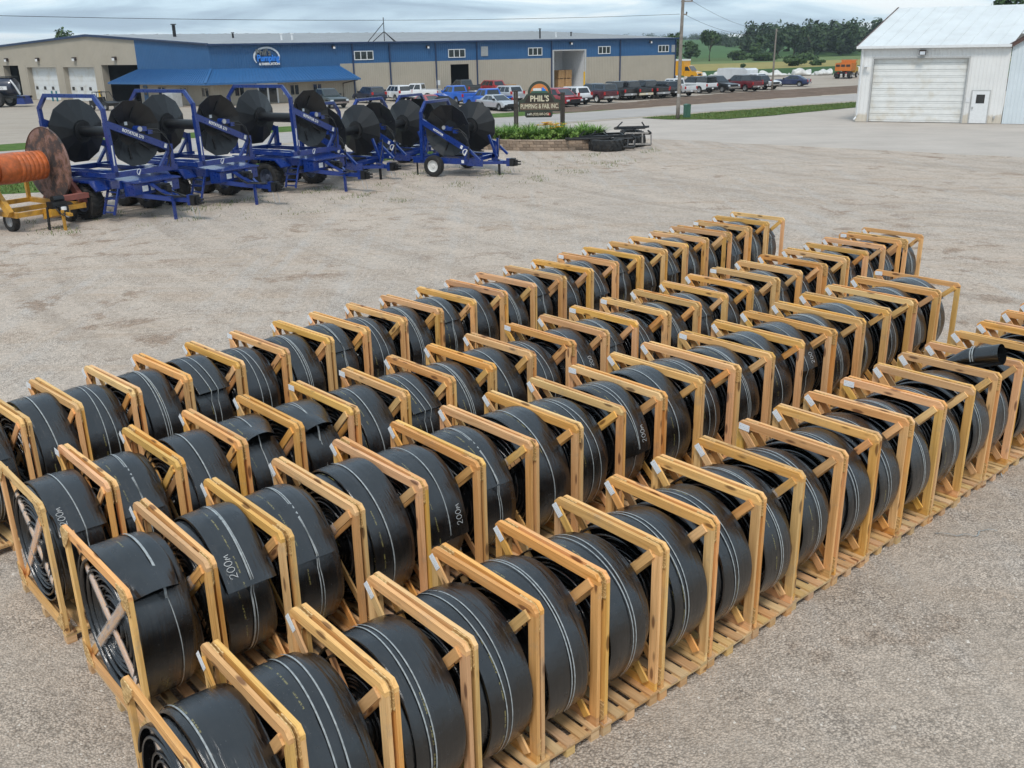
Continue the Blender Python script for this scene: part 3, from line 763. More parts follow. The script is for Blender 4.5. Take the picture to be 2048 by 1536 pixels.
interior(C0, EL, NL, 31.42, 34.2, 3.7, 7, M['dark']); interior(C0, EL, NL, 48.4, 53.85, 5.1, 5, M['whitewall'], 0.02)
interior(C0, EG, NG, 14.1, 22.0, 4.5, 9, M['dark']); interior(C0, EG, NG, 42.0, 46.4, 4.5, 9, M['dark'])
mb = MB(); wbox(mb, C0, EL, NL, 48.45, 49.6, 0.02, 2.6, -4.9, -4.8); bpart(mb, 'inner_door', M['dark'])
# overhead doors on the gable side: one section per panel
for (a, b_) in bays[1:3]:
    mb = MB(); wbox(mb, C0, EG, NG, a + 0.02, a + 0.3, 0, 4.43, -0.7, 0.0); wbox(mb, C0, EG, NG, b_ - 0.3, b_ - 0.02, 0, 4.43, -0.7, 0.0); wbox(mb, C0, EG, NG, a + .3, b_ - .3, 4.2, 4.43, -0.7, 0.0)
    bpart(mb, 'door_jamb', M['tan'])
    mb = MB(); wbox(mb, C0, EG, NG, a, b_, 0, 4.4, -0.8, -0.72); gd = bpart(mb, 'overhead_door', M['doorwhite'])
    for i in range(7):
        z0 = 0.03 + i * 0.615; mb = MB(); wbox(mb, C0, EG, NG, a + 0.31, b_ - 0.31, z0, z0 + 0.595, -0.715, -0.66); bpart(mb, 'door_section', M['doorwhite'], gd)
    for i in range(4):
        s = a + 0.95 + i * (b_ - a - 1.9) / 3; mb = MB(); wbox(mb, C0, EG, NG, s - 0.3, s + 0.3, 1.33, 1.75, -0.655, -0.64); bpart(mb, 'door_window', M['glass'], gd)
for s in (21.7, 46.1):
    mb = MB(); wbox(mb, C0, EG, NG, s, s + .28, 0, 4.43, -0.9, 0); bpart(mb, 'bay_jamb', M['tan'])
# lamps on walls
def wall_lamp(o, e, n, s, z, parent, w=0.4, h=0.35, mat=M['signbrown']):
    mb = MB(); wbox(mb, o, e, n, s - w / 2, s + w / 2, z, z + h, 0.05, 0.35); l = bpart(mb, 'wall_lamp', mat, parent)
    mb = MB(); wbox(mb, o, e, n, s - w / 2 + .05, s + w / 2 - .05, z - 0.06, z + h * .6, 0.351, 0.40); bpart(mb, 'lamp_lens', M['sticker'], l)
for s in (44.5, 36.3, 27.3, 18.3): wall_lamp(C0, EG, NG, s, 5.0, BLD, 0.6, 0.4)
for s in (28.0, 15.0, 51.3, 66.5): wall_lamp(C0, EL, NL, s, 5.9 if s != 28 else 5.75, BLD, 0.35, 0.3)
# awning wrapping the office corner
def hipc(off): # intersection of the two offset wall lines
    a, b = C0 + NL * off, C0 + NG * off
    d = EL.x * EG.y - EL.y * EG.x; q = b - a
    t = (q.x * EG.y - q.y * EG.x) / d
    return a + EL * t
AO, AZ0, AZ1 = 2.1, 2.5, 3.92
hc = hipc(AO)
mb = MB()
roofslope(mb, (hc.x, hc.y, AZ0), wallpt(C0, EL, NL, 17.3, AZ0, AO), wallpt(C0, EL, NL, 15.7, AZ1, 0.03), r3(C0, AZ1), 0.42, 0.05)
roofslope(mb, wallpt(C0, EG, NG, 17.3, AZ0, AO), (hc.x, hc.y, AZ0), r3(C0, AZ1), wallpt(C0, EG, NG, 14.0, AZ1, 0.03), 0.42, 0.05)
mb.quad(wallpt(C0, EL, NL, 17.3, AZ0, AO), wallpt(C0, EL, NL, 17.3, AZ0, 0.03), wallpt(C0, EL, NL, 15.7, AZ1, 0.03), wallpt(C0, EL, NL, 15.7, AZ1, 0.031))
mb.quad(wallpt(C0, EG, NG, 17.3, AZ0, AO), wallpt(C0, EG, NG, 17.3, AZ0, 0.03), wallpt(C0, EG, NG, 14.0, AZ1, 0.03), wallpt(C0, EG, NG, 14.0, AZ1, 0.031))
mb.bar((hc.x, hc.y, AZ0 + .04), (C0.x + NL.x * .05, C0.y + NL.y * .05, AZ1 + .05), 0.3, 0.06)
bpart(mb, 'awning_roof', M['blueroof'])
mb = MB(); mb.bar((hc.x, hc.y, AZ0 - .1), wallpt(C0, EL, NL, 17.35, AZ0 - .1, AO), 0.06, 0.2); mb.bar((hc.x, hc.y, AZ0 - .1), wallpt(C0, EG, NG, 17.35, AZ0 - .1, AO), 0.06, 0.2)
bpart(mb, 'awning_fascia', M['blueroof'])
mb = MB(); mb.quad((hc.x, hc.y, AZ0 - .15), wallpt(C0, EL, NL, 17.3, AZ0 - .15, AO), wallpt(C0, EL, NL, 17.3, AZ0 - .15, 0.03), r3(C0, AZ0 - .15)); mb.quad((hc.x, hc.y, AZ0 - .15), wallpt(C0, EG, NG, 17.3, AZ0 - .15, AO), wallpt(C0, EG, NG, 17.3, AZ0 - .15, 0.03), r3(C0, AZ0 - .15))
bpart(mb, 'awning_soffit', M['tan'])
mb = MB(); mb.tube([wallpt(C0, EL, NL, 17.0, AZ0 - .2, AO - .1), wallpt(C0, EL, NL, 15.9, AZ0 - .6, .2), wallpt(C0, EL, NL, 15.9, 0.2, .15)], 0.07, 6); bpart(mb, 'awning_downspout', M['signbrown'])
# logo on the blue wall
def onwall(me, name, s, z, off, parent): 
    mt = face_mtx(Vector(wallpt(C0, EL, NL, s, z, off)) - Vector((C0.x, C0.y, 0)), (EL.x, EL.y, 0), (NL.x, NL.y, 0))
    return place(name, me, parent, mtx=mt)
mb = MB(); k = 40; R0, R1 = 1.0, 1.16
for i in range(k + 1):
    t = radians(-18 + 228 * i / k); tp = 0.35 + 0.65 * sin(pi * i / k)
    for rr_ in (R0, R0 + 0.2 * tp):
        for zz_ in (0, 0.12): mb.v.append((1.42 * rr_ * cos(t), rr_ * sin(t), zz_))
for i in range(k):
    b = i * 4
    mb.f += [(b, b + 4, b + 6, b + 2), (b + 1, b + 3, b + 7, b + 5), (b, b + 1, b + 5, b + 4), (b + 2, b + 6, b + 7, b + 3)]
lg = onwall(mb.mesh('logo_ring', M['silver']), 'logo', 6.6, 5.0, 0.06, BLD)
LGI = [('Phil\'s', 0.95, -0.42, 0.55, M['logogrey'], 0.02, 0.95), ('Pumping', 0.98, 0.12, -0.05, M['logoblue'], 0.03, 0.80), ('& FABRICATION', 0.36, 0.22, -0.68, M['white'], 0.012, 0.95)]
for txt, sz, dx, dz, mt_, bo, sx in LGI:
    me = text_mesh(txt, sz, 0.06, mt_, bold=bo, sx=sx); o = place('logo_lettering', me, lg, (dx, dz, 0.16))
# vents, chimney and mast on the roof
def roofbit(name, x, y, z0, z1, r, mat, cap=True):
    mb = MB(); mb.tube([(x, y, z0), (x, y, z1)], r, 10)
    if cap: mb.tube([(x, y, z1 + 0.02), (x, y, z1 + 0.12)], r * 1.7, 10)
    return bpart(mb, name, mat)
roofbit('chimney', -41.0, 125, 7.3, 8.95, 0.2, M['dark']); roofbit('roof_vent', -33.8, 125, 7.2, 7.85, 0.12, M['dark']); roofbit('roof_vent', -26.7, 120, 6.9, 7.55, 0.12, M['white']); roofbit('roof_vent', -25.5, 120.3, 6.9, 7.55, 0.12, M['white'])
roofbit('roof_vent', 4.76, 140, 6.6, 7.9, 0.11, M['dark']); roofbit('roof_vent', 7.24, 145, 6.6, 7.4, 0.1, M['white']); roofbit('roof_vent', 9.73, 150, 6.6, 7.5, 0.1, M['dark'])
mb = MB(); ax, ay = -14.7, 122
mb.tube([(ax, ay, 6.6), (ax, ay, 9.3)], 0.05, 6)
for dx, dy in ((-1.9, -.9), (1.1, .8), (-1.6, 1.2), (1.4, -.6)): mb.tube([(ax, ay, 7.7 if dx > -1.8 else 8.7), (ax + dx, ay + dy, 6.55)], 0.045, 6)
bpart(mb, 'antenna_mast', M['dark'])

# ------------------------------------------------------------------ white shed
SO = Vector((26.09, 73.36)); SE = Vector((0.902, -0.431)); SN = Vector((-0.431, -0.902)); SDp = Vector((0.63, 0.777))
SHED = thing('metal_shed', 'white metal shed with wide stained overhead door and small side door', 'shed', (SO.x, SO.y, 0))
def spart(mb, name, mat, parent=SHED):
    mb.v = [(v[0] - SO.x, v[1] - SO.y, v[2]) for v in mb.v]
    return place(name, mb.mesh(name, mat), parent)
mb = MB(); ribbed(mb, SO, SE, SN, 0, 0.95, 0, 5.3, 0.25, 0.05, 0.02); ribbed(mb, SO, SE, SN, 0.95, 7.25, 4.45, 5.3, 0.25, 0.05, 0.02); ribbed(mb, SO, SE, SN, 7.25, 9.85, 0, 5.3, 0.25, 0.05, 0.02)
spart(mb, 'front_wall', M['whitesiding'])
SDn = Vector((-SDp.y, SDp.x))
mb = MB(); ribbed(mb, SO, SDp, SDn, 0, 16, 0, lambda s: 5.3 + 2.7 * (1 - abs(s - 8) / 8), 0.25, 0.05, 0.02); spart(mb, 'side_wall', M['whitesiding'])
ov = 0.3
e0, e1 = SO - SE * 0.25 - SDp * 0.35, SO + SE * 9.9 - SDp * 0.35
r0, r1 = SO - SE * 0.25 + SDp * 8, SO + SE * 17 + SDp * 8
q1 = SO + SE * 9.9 - SDp * 0.35
mb = MB(); roofslope(mb, r3(e0, 5.28), r3(e1, 5.28), r3(SO + SE * 9.9 + SDp * 8, 8.07), r3(r0, 8.07), 0.9, 0.03); mb.quad(r3(SO + SE * 9.9 + SDp * 2, 6.0), r3(SO + SE * 17 + SDp * 2, 6.0), r3(r1, 8.07), r3(SO + SE * 9.9 + SDp * 8, 8.07))
spart(mb, 'roof', M['whiteroof'])
mb = MB(); mb.quad(r3(r0, 8.07), r3(r1, 8.07), r3(SO + SE * 17 + SDp * 16.4, 5.28), r3(SO - SE * .25 + SDp * 16.4, 5.28)); spart(mb, 'rear_roof', M['whiteroof'])
mb = MB(); mb.bar(r3(e0, 5.24), r3(e1, 5.24), 0.12, 0.18); spart(mb, 'gutter', M['white'])
mb = MB(); mb.bar(r3(e0 - SE * .02, 5.22), r3(r0 - SE * .02, 8.03), 0.05, 0.22); mb.bar(r3(r0 - SE * .02, 8.03), r3(SO - SE * .27 + SDp * 16.4, 5.22), 0.05, 0.22); spart(mb, 'rake_trim', M['brown'])
mb = MB(); wp = lambda s, z, o: wallpt(SO, SE, SN, s, z, o); mb.tube([wp(0.1, 5.15, .25), wp(0.12, 4.9, .08), wp(0.12, 0.5, .08), wp(0.05, 0.3, .2), wp(-.05, 0.15, .3)], 0.06, 8); spart(mb, 'downspout', M['white'])
mb = MB(); wbox(mb, SO, SE, SN, 0.85, 0.95, 0, 4.55, 0.022, 0.08); wbox(mb, SO, SE, SN, 7.25, 7.35, 0, 4.55, 0.022, 0.08); wbox(mb, SO, SE, SN, 0.85, 7.35, 4.45, 4.55, 0.023, 0.081)
spart(mb, 'door_frame', M['greytrim'])
mb = MB(); wbox(mb, SO, SE, SN, 0.95, 7.25, 0, 4.46, -0.3, -0.26); gd = spart(mb, 'overhead_door', M['doorstain'])
for i in range(10):
    z0 = 0.03 + i * 0.442; mb = MB(); wbox(mb, SO, SE, SN, 0.96, 7.24, z0, z0 + 0.10, -0.255, -0.205); wbox(mb, SO, SE, SN, 0.96, 7.24, z0 + 0.125, z0 + 0.427, -0.255, -0.19)
    spart(mb, 'door_section', M['doorstain'], gd)
mb = MB(); wbox(mb, SO, SE, SN, 7.7, 8.95, 0, 2.28, 0.022, 0.07); spart(mb, 'side_door_frame', M['greytrim'])
mb = MB(); wbox(mb, SO, SE, SN, 7.78, 8.87, 0.02, 2.2, 0.071, 0.11); dd = spart(mb, 'side_door', M['white'])
mb = MB(); wbox(mb, SO, SE, SN, 8.05, 8.6, 1.38, 1.98, 0.111, 0.12); spart(mb, 'door_pane', M['glass'], dd)
mb = MB(); wbox(mb, SO, SE, SN, 7.84, 7.93, 1.0, 1.15, 0.111, 0.19); spart(mb, 'door_handle', M['galv'], dd)
mb = MB(); wbox(mb, SO, SE, SN, 7.38, 7.66, 1.45, 1.75, 0.022, 0.04); spart(mb, 'notice', M['sticker'])
mb = MB(); wbox(mb, SO, SE, SN, 3.95, 4.4, 4.68, 5.02, 0.1, 0.42); l = spart(mb, 'wall_lamp', M['signbrown'])
mb = MB(); wbox(mb, SO, SE, SN, 4.0, 4.35, 4.7, 4.92, 0.421, 0.45); spart(mb, 'lamp_lens', M['silver'], l)
mb = MB(); wbox(mb, SO, SE, SN, 0.3, 0.5, 3.85, 4.0, 0.02, 0.3); wbox(mb, SO, SE, SN, 0.35, 0.8, 3.9, 4.0, 0.3, 0.4); spart(mb, 'camera_bracket', M['white'])
mb = MB(); wbox(mb, SO, SE, SN, 9.3, 9.42, 0.35, 0.5, 0.02, 0.15); spart(mb, 'tap', M['galv'])
mb = MB()
ribbed(mb, SO, SE, SN, 9.9, 16.5, 0, lambda s: 5.15 + (s - 9.9) * 0.62, 0.25, 0.05, 0.02)
spart(mb, 'wing_wall', plain('bluish_siding', (0.64, 0.70, 0.73), 0.5, var=0.05, scale=0.7))
mb = MB(); mb.bar(wp(9.7, 5.2, 0.2), wp(16.5, 5.2 + 6.8 * .62, 0.2), 0.12, 0.28); spart(mb, 'wing_rake', M['brown'])
mb = MB(); mb.quad(wp(9.7, 5.32, 0.3), wp(16.5, 5.32 + 6.8 * .62, 0.3), wp(16.5, 5.32 + 6.8 * .62, -2.5), wp(9.7, 5.32, -2.5)); spart(mb, 'wing_roof', M['whiteroof'])

# ================================================================== CRATES AND HOSE ROLLS
ROWS = [
    dict(a=0.7894, v0=-13.211, w=1.56, H=1.625, name='backmost', J=[2.64, 3.397, 4.054, 4.797, 5.522, 6.323, 7.066, 7.853, 8.553, 9.318, 10.084, 10.865, 11.619, 12.407, 13.209, 14.002, 14.789, 15.651, 16.451, 17.241, 18.009, 18.874, 19.821, 20.689, 21.555]),
    dict(a=0.7403, v0=-10.784, w=1.478, H=1.610, name='second', J=[2.184, 2.9, 3.645, 4.386, 5.12, 5.882, 6.667, 7.43, 8.177, 8.957, 9.761, 10.493, 11.236, 12.031, 12.84, 13.643, 14.438, 15.256, 16.081, 16.911, 17.743, 18.612, 19.402, 20.199, 21.15]),
    dict(a=0.7179, v0=-8.764, w=1.653, H=1.625, name='third', J=[1.99, 2.743, 3.472, 4.243, 5.011, 5.764, 6.526, 7.236, 8.01, 8.763, 9.538, 10.287, 11.09, 11.888, 12.708, 13.555, 14.394, 15.253, 16.09, 16.981]),
    dict(a=0.7031, v0=-6.067, w=1.359, H=1.642, name='front', J=[1.471, 2.129, 2.855, 3.56, 4.254, 4.969, 5.702, 6.411, 7.134, 7.858, 8.633, 9.335, 10.032, 10.819, 11.59, 12.317, 13.051, 13.856, 14.65, 15.507, 16.231, 17.0]),
]
DECK, RAILH, TF, TB, GT = 0.135, 0.088, 0.038, 0.020, 0.011
_cache = {}
def box_mesh(L, w, t, mat, kind='plank'):
    key = (kind, round(L, 2), round(w, 3), round(t, 3), mat.name)
    if key not in _cache:
        _cache[key] = MB().box(-L / 2, L / 2, -w / 2, w / 2, -t / 2, t / 2).mesh(kind, mat)
    return _cache[key]
def plank(parent, name, p0, p1, wdir, w, t, mat):
    p0, p1 = Vector(p0), Vector(p1); x = (p1 - p0); L = x.length; x /= L
    y = Vector(wdir); y = (y - x * y.dot(x)).normalized(); z = x.cross(y); c = (p0 + p1) / 2
    mt = Matrix(((x.x, y.x, z.x, c.x), (x.y, y.y, z.y, c.y), (x.z, y.z, z.z, c.z), (0, 0, 0, 1)))
    return place(name, box_mesh(L, w, t, mat), parent, mtx=mt)
def rail_mesh(w):
    key = ('rail', round(w, 3))
    if key not in _cache:
        c = 0.05
        poly = [(-w / 2, -RAILH / 2), (w / 2, -RAILH / 2), (w / 2, RAILH / 2 - c), (w / 2 - c, RAILH / 2), (-w / 2 + c, RAILH / 2), (-w / 2, RAILH / 2 - c)]
        _cache[key] = MB().prism(poly, -TF / 2, TF / 2, 'xy').mesh('top_rail', M['pine'])
    return _cache[key]
def gusset_mesh():
    if 'gus' not in _cache:
        g = 0.23
        _cache['gus'] = MB().prism([(0.0, 0.05), (0.05, 0.0), (g, 0.0), (g, 0.05), (0.05, g), (0.0, g)], -GT / 2, GT / 2, 'xy').mesh('corner_plate', M['osb'])
    return _cache['gus']
def film_mesh(L, w, t):
    key = ('film', round(L, 2))
    if key not in _cache:
        mb = MB(); k = 14; r = random.Random(int(L * 100))
        vs = []
        for i in range(k + 1):
            x = -L / 2 + L * i / k; s = 1.0 + r.uniform(0.03, 0.35); q = 1.0 + r.uniform(0.05, 0.4)
            for sy, sz in ((-1, -1), (0, -1.15), (1, -1), (1.1, 0), (1, 1), (0, 1.15), (-1, 1), (-1.1, 0)):
                vs.append((x + r.uniform(-.012, .012), sy * w / 2 * s, sz * t / 2 * q))
        fs = [(i * 8 + j, i * 8 + (j + 1) % 8, (i + 1) * 8 + (j + 1) % 8, (i + 1) * 8 + j) for i in range(k) for j in range(8)]
        _cache[key] = mb.add(vs, fs).mesh('film', M['film'], True)
    return _cache[key]
def label_mesh():
    if 'lab' not in _cache: _cache['lab'] = MB().box(-0.072, 0.072, -0.038, 0.038, -0.001, 0.001).mesh('shipping_label', M['label'])
    return _cache['lab']

def make_frame(t, u, side, w, H, r, film, lab):
    """one square side frame at local x=u; side=-1 near end of the crate, +1 far end"""
    z0 = DECK; zt = H - RAILH / 2; hw = w / 2; inn = -side
    j = lambda a=0.004: r.uniform(-a, a)
    place('top_rail', rail_mesh(w), t, mtx=face_mtx((u, 0, zt), (0, 1, 0), (1, 0, 0)) if True else None)
    plank(t, 'bottom_rail', (u, -hw + 0.002, z0 + RAILH / 2), (u, hw - 0.002, z0 + RAILH / 2), (0, 0, 1), RAILH, TF - 0.002, M['pine'])
    for s in (-1, 1):
        y = s * (hw - RAILH / 2)
        plank(t, 'post', (u + j(.002), y, z0 + RAILH + .002), (u + j(.002), y, H - RAILH - .002), (0, 1, 0), RAILH, TF, M['pine'])
    # crossed braces on the inner face
    m = 0.085
    for k, s in enumerate((-1, 1)):
        x = u + inn * (TF / 2 + TB * (k + 0.5) + 0.001)
        p0 = Vector((x, s * (hw - m), H - m)); p1 = Vector((x, -s * (hw - m), z0 + m))
        d = (p1 - p0).normalized()
        b = plank(t, 'brace', p0, p1, (0, 1, 1), RAILH * 0.95, TB, M['pine'])
        if film:
            L = (p1 - p0).length; fl = round(L * r.choice((0.62, 0.66, 0.7)), 2)
            place('stretch_film', film_mesh(fl, RAILH * 1.02, TB * 1.25), b, (0, 0, 0))
    # chipboard corner plates on the outer face
    xg = u + side * (TF / 2 + GT / 2 + 0.0006)
    for sy in (-1, 1):
        for sz in (-1, 1):
            cy, cz = sy * (hw - 0.004), (H - 0.004 if sz > 0 else z0 + 0.004)
            ax, ay = Vector((0, -sy, 0)), Vector((0, 0, -sz)); az = ax.cross(ay)
            mt = Matrix(((ax.x, ay.x, az.x, xg), (ax.y, ay.y, az.y, cy), (ax.z, ay.z, az.z, cz), (0, 0, 0, 1)))
            if sz > 0 or side < 0: place('corner_plate', gusset_mesh(), t, mtx=mt)
    if lab:
        x = u + inn * (TF / 2 + TB * 2 + 0.0045)
        if r.random() < 0.78:
            mt = face_mtx((x, hw - 0.098 + j(.01), H - 0.098 + j(.01)), (0, -1, -1 + j(.1)), (inn, 0, 0))
        else:
            mt = face_mtx((u + inn * (TF / 2 + TB * 2 + 0.005), hw - 0.13 + j(.02), H - 0.052), (0, -1, j(.06)), (inn, 0, 0))
        place('shipping_label', label_mesh(), t, mtx=mt)

def make_crate(pos, rz, L, w, H, r, label, film_near, film_far):
    t = thing('hose_crate', label, 'crate', pos, rz, 'pine crates standing in rows')
    u0, u1 = -L / 2 + 0.017 + TF / 2, L / 2 - 0.017 - TF / 2
    make_frame(t, u0, -1, w, H, r, film_near, False)
    make_frame(t, u1, 1, w, H, r, film_far, True)
    # pallet: blocks, edge boards, deck boards
    xs = [-L / 2 + 0.06, 0.0, L / 2 - 0.06]
    for y in (-w / 2 + 0.055, 0.0, w / 2 - 0.055):
        for x in xs: plank(t, 'pallet_block', (x - 0.05, y, 0.044), (x + 0.05, y, 0.044), (0, 1, 0), 0.1, 0.086, M['pallet_pine'])
        plank(t, 'pallet_stringer', (-L / 2 + 0.008, y, 0.0985), (L / 2 - 0.008, y, 0.0985), (0, 1, 0), 0.105, 0.022, M['pallet_pine'])
    nb = 5
    for i in range(nb):
        x = -L / 2 + 0.062 + (L - 0.124) * i / (nb - 1) + r.uniform(-.006, .006); bw = 0.098 + r.uniform(-.008, .008)
        plank(t, 'deck_board', (x, -w / 2 - 0.004, 0.1215), (x, w / 2 + 0.004, 0.1215), (1, 0, 0), bw, 0.022, M['pallet_pine'])
    # sloping chocks that keep the roll from moving, seen at the near lower corner
    return t

# ---- hose roll
def coil(Ro, wd, seed, a_end, style, turns=17, lift=0.0, mirror=False):
    """spiral of flat hose; returns mesh and functions of its outer surface. angle a from the top, positive to the crate's right"""
    r = random.Random(seed); th = 0.021; Rin = 0.15; pitch = (Ro - Rin) / turns; per = 60
    s1, s2, s3, s4 = (r.uniform(0, 6.28) for _ in range(4))
    Phi = 2 * pi * turns
    kn = turns + 3; sg = r.choice((-1, 1))
    offs = [r.uniform(-0.045, 0.045) for _ in range(kn)]
    for k in range(5): offs[turns - k] = sg * (1 if k % 2 == 0 else -1) * r.uniform(0.035, 0.068) * (1.0 if k < 4 else 0.5)
    def cx(phi):
        k = phi / (2 * pi) + 0.5; i = max(0, min(kn - 2, int(k))); f = min(1.0, max(0.0, (k - i - 0.25) / 0.5)); f = f * f * (3 - 2 * f)
        return offs[i] * (1 - f) + offs[i + 1] * f + 0.005 * sin(phi * 1.0 + s3)
    def rad(phi):
        a = a_end - (Phi - phi)
        q = Rin + pitch * phi / (2 * pi) + 0.013 * max(0.0, phi / (2 * pi) - (turns - 3))
        f = phi / Phi
        q *= 1 + f * (0.016 * sin(2 * a + s2) + 0.010 * sin(3 * a + s4) - 0.018 * max(0, -cos(a) - 0.6))
        left = (Phi - phi) * Ro
        if style != 'tube' and left < 0.5: q += lift * (1 - left / 0.5) ** 2
        return q
    sgn = -1 if mirror else 1
    sec = [(-0.5, 0.0), (-0.487, 0.45), (-0.44, 0.52), (-0.30, 0.44), (-0.15, 0.5), (0.0, 0.54), (0.15, 0.5), (0.30, 0.44), (0.44, 0.52), (0.487, 0.45), (0.5, 0.0), (0.485, -0.42), (0.42, -0.5), (0.0, -0.5), (-0.42, -0.5), (-0.485, -0.42)]
    ns = len(sec); n = int(per * turns); vs = []; uvs = []
    extra = 0
    tube_len = 0.72
    pts = []
    for i in range(n + 1):
        phi = Phi * i / n; pts.append((phi, None))
    if style == 'tube':
        for k in range(1, 15): pts.append((Phi, tube_len * k / 14))
    for phi, out in pts:
        a = a_end - (Phi - phi); q = rad(phi); c = cx(phi); left = (Phi - phi) * Ro
        op = 0.0
        if style == 'lens': op = max(0, 1 - left / 0.28) ** 1.5
        elif style == 'tube': op = 0.0 if out is None else min(1, out / (tube_len * 0.4))
        er, et = Vector((0, -sin(a) * sgn, cos(a))), Vector((0, -cos(a) * sgn, -sin(a)))
        base = er * q
        if out is not None: base = base + et * out + Vector((0, 0, 0.06 * (out / tube_len)))
        L = Ro * phi + (out or 0)
        for (sx, st) in sec:
            if style == 'tube' and op > 0:
                ang = atan2(st, sx * 2.0) if True else 0
                k_ = sec.index((sx, st)); ang = pi - 2 * pi * k_ / ns
                R_ = wd / pi * 0.98
                fx, ft = sx * wd * (1 - op) + R_ * cos(ang) * op, st * th * (1 - op) + R_ * sin(ang) * op
            else:
                wl = wd * (1 - (0.16 * op if style == 'lens' else 0)); fx = sx * wl; bul = (1 - (2 * sx) ** 2)
                ft = st * th + (0.105 * op * bul * (1 if st > 0 else -0.12) if style == 'lens' else 0)
                amp = 1.0 if phi > Phi - 13 else 0.4
                wr = 0.010 * mnoise.noise(Vector((L * 1.7, sx * 2.6 + seed, seed * 1.7))) + 0.006 * mnoise.noise(Vector((L * 0.5, sx * 9.0, seed * 3.1)))
                ft -= 0.010 * (2 * abs(sx)) ** 4 * amp
                if st > 0.1: ft += wr * amp + 0.007 * bul * (0.4 + mnoise.noise(Vector((L * 0.8, 3.3, seed)))) * amp
            p = base + er * ft
            vs.append((c + fx, p.y, p.z)); uvs.append((L, fx))
    m = len(pts)
    fs = [(i * ns + k, i * ns + (k + 1) % ns, (i + 1) * ns + (k + 1) % ns, (i + 1) * ns + k) for i in range(m - 1) for k in range(ns)]
    if style == 'flat': fs.append(tuple((m - 1) * ns + k for k in range(ns)))
    me = bpy.data.meshes.new('hose'); me.from_pydata(vs, [], fs)
    uvl = me.uv_layers.new(name='UVMap')
    flat = []
    for f in fs:
        for k in f: flat += [uvs[k][0], uvs[k][1]]
    uvl.data.foreach_set('uv', flat)
    me.materials.append(M['hose']); smooth_edges(me, 50); me.update()
    def surf(a, x):
        """outer radius at angle a and axial place x"""
        ph = Phi - ((a_end - a) % (2 * pi)); best = None
        for k in range(4):
            p = ph - 2 * pi * k
            if abs(x - cx(p)) < wd / 2 - 0.004:
                best = rad(p) + th / 2 + 0.006; break
        return best if best else rad(ph) + th / 2 - 0.03
    return me, surf, cx(Phi), sgn
def band(surf, sgn, x0, wdt_, a0, a1, seed, drift=0.02, offs=0.004):
    wdt = wdt_ * 0.72; mb = MB(); n = max(8, int(abs(a1 - a0) / 0.09)); r = random.Random(seed); s = r.uniform(0, 6)
    rs = []
    for i in range(n + 1):
        a = a0 + (a1 - a0) * i / n; x = x0 + drift * sin(a * 0.9 + s) + 0.3 * drift * sin(a * 2.3 + s)
        rs.append((a, x, max(surf(a, x - wdt / 2), surf(a, x + wdt / 2)) + offs))
    for i, (a, x, q) in enumerate(rs):
        q = max(q, 0.5 * (rs[max(0, i - 1)][2] + rs[min(n, i + 1)][2]))
        for dx in (-wdt / 2, wdt / 2): mb.v.append((x + dx, -q * sin(a) * sgn, q * cos(a)))
    mb.f = [(2 * i, 2 * i + 1, 2 * i + 3, 2 * i + 2) for i in range(n)]
    return mb.mesh('strap', M['strap'], True, fix=False)
GLY = {'2': [[(0.0, 0.72), (0.12, 0.95), (0.38, 0.98), (0.52, 0.78), (0.42, 0.5), (0.1, 0.15), (0.0, 0.02), (0.2, 0.06), (0.55, 0.0)]],
       '0': [[(0.3, 1.0), (0.08, 0.8), (0.0, 0.45), (0.12, 0.1), (0.34, 0.0), (0.55, 0.2), (0.6, 0.6), (0.48, 0.92), (0.3, 1.0)]],
       'M': [[(0.0, 0.0), (0.06, 0.55), (0.14, 0.62), (0.27, 0.2), (0.4, 0.6), (0.5, 0.62), (0.6, 0.02)]]}
def scrawl(surf, sgn, txt, a0, x0, size):
    """handwritten marker strokes wrapped round the roll; reads along the hose, away from the top"""
    mb = MB(); cur = 0.0; R_ = surf(a0, x0)
    for ch in txt:
        for st in GLY[ch]:
            pp = [(cur + px * size, py * size) for px, py in st]
            b = len(mb.v); m = len(pp)
            for i, (u, v) in enumerate(pp):
                d = Vector(pp[min(i + 1, m - 1)]) - Vector(pp[max(i - 1, 0)])
                d = d.normalized() if d.length > 1e-6 else Vector((1, 0)); q = Vector((-d.y, d.x)) * size * 0.04
                for s in (-1, 1):
                    uu, vv = u + q.x * s, v + q.y * s
                    a = a0 - uu / R_; x = x0 - vv; rr_ = surf(a, x) + 0.006
                    mb.v.append((x, -rr_ * sin(a) * sgn, rr_ * cos(a)))
            mb.f += [(b + 2 * i, b + 2 * i + 1, b + 2 * i + 3, b + 2 * i + 2) for i in range(m - 1)]
        cur += size * 0.78
    return mb.mesh('handwriting', M['chalk'], fix=False)
ROLLV = {}
def roll_variant(key, Ro, wd, seed, a_end, style, straps, write=None, lift=0.0, mirror=False):
    me, surf, ce, sgn = coil(Ro, wd, seed, a_end, style, lift=lift, mirror=mirror)
    r = random.Random(seed * 3 + 1); bands = []
    for (x, wdt, dr, a0, a1) in straps: bands.append(band(surf, sgn, x, wdt, a0, a1, r.randint(0, 999), dr))
    wr = scrawl(surf, sgn, *write) if write else None
    ROLLV[key] = (me, bands, wr, style, a_end, Ro, wd, surf, sgn, ce)
full = (-pi, pi - 0.05)
B_R, B_W = 0.665, 0.485
S_R, S_W = 0.64, 0.445
w16 = 0.016
BV, SV = [], []
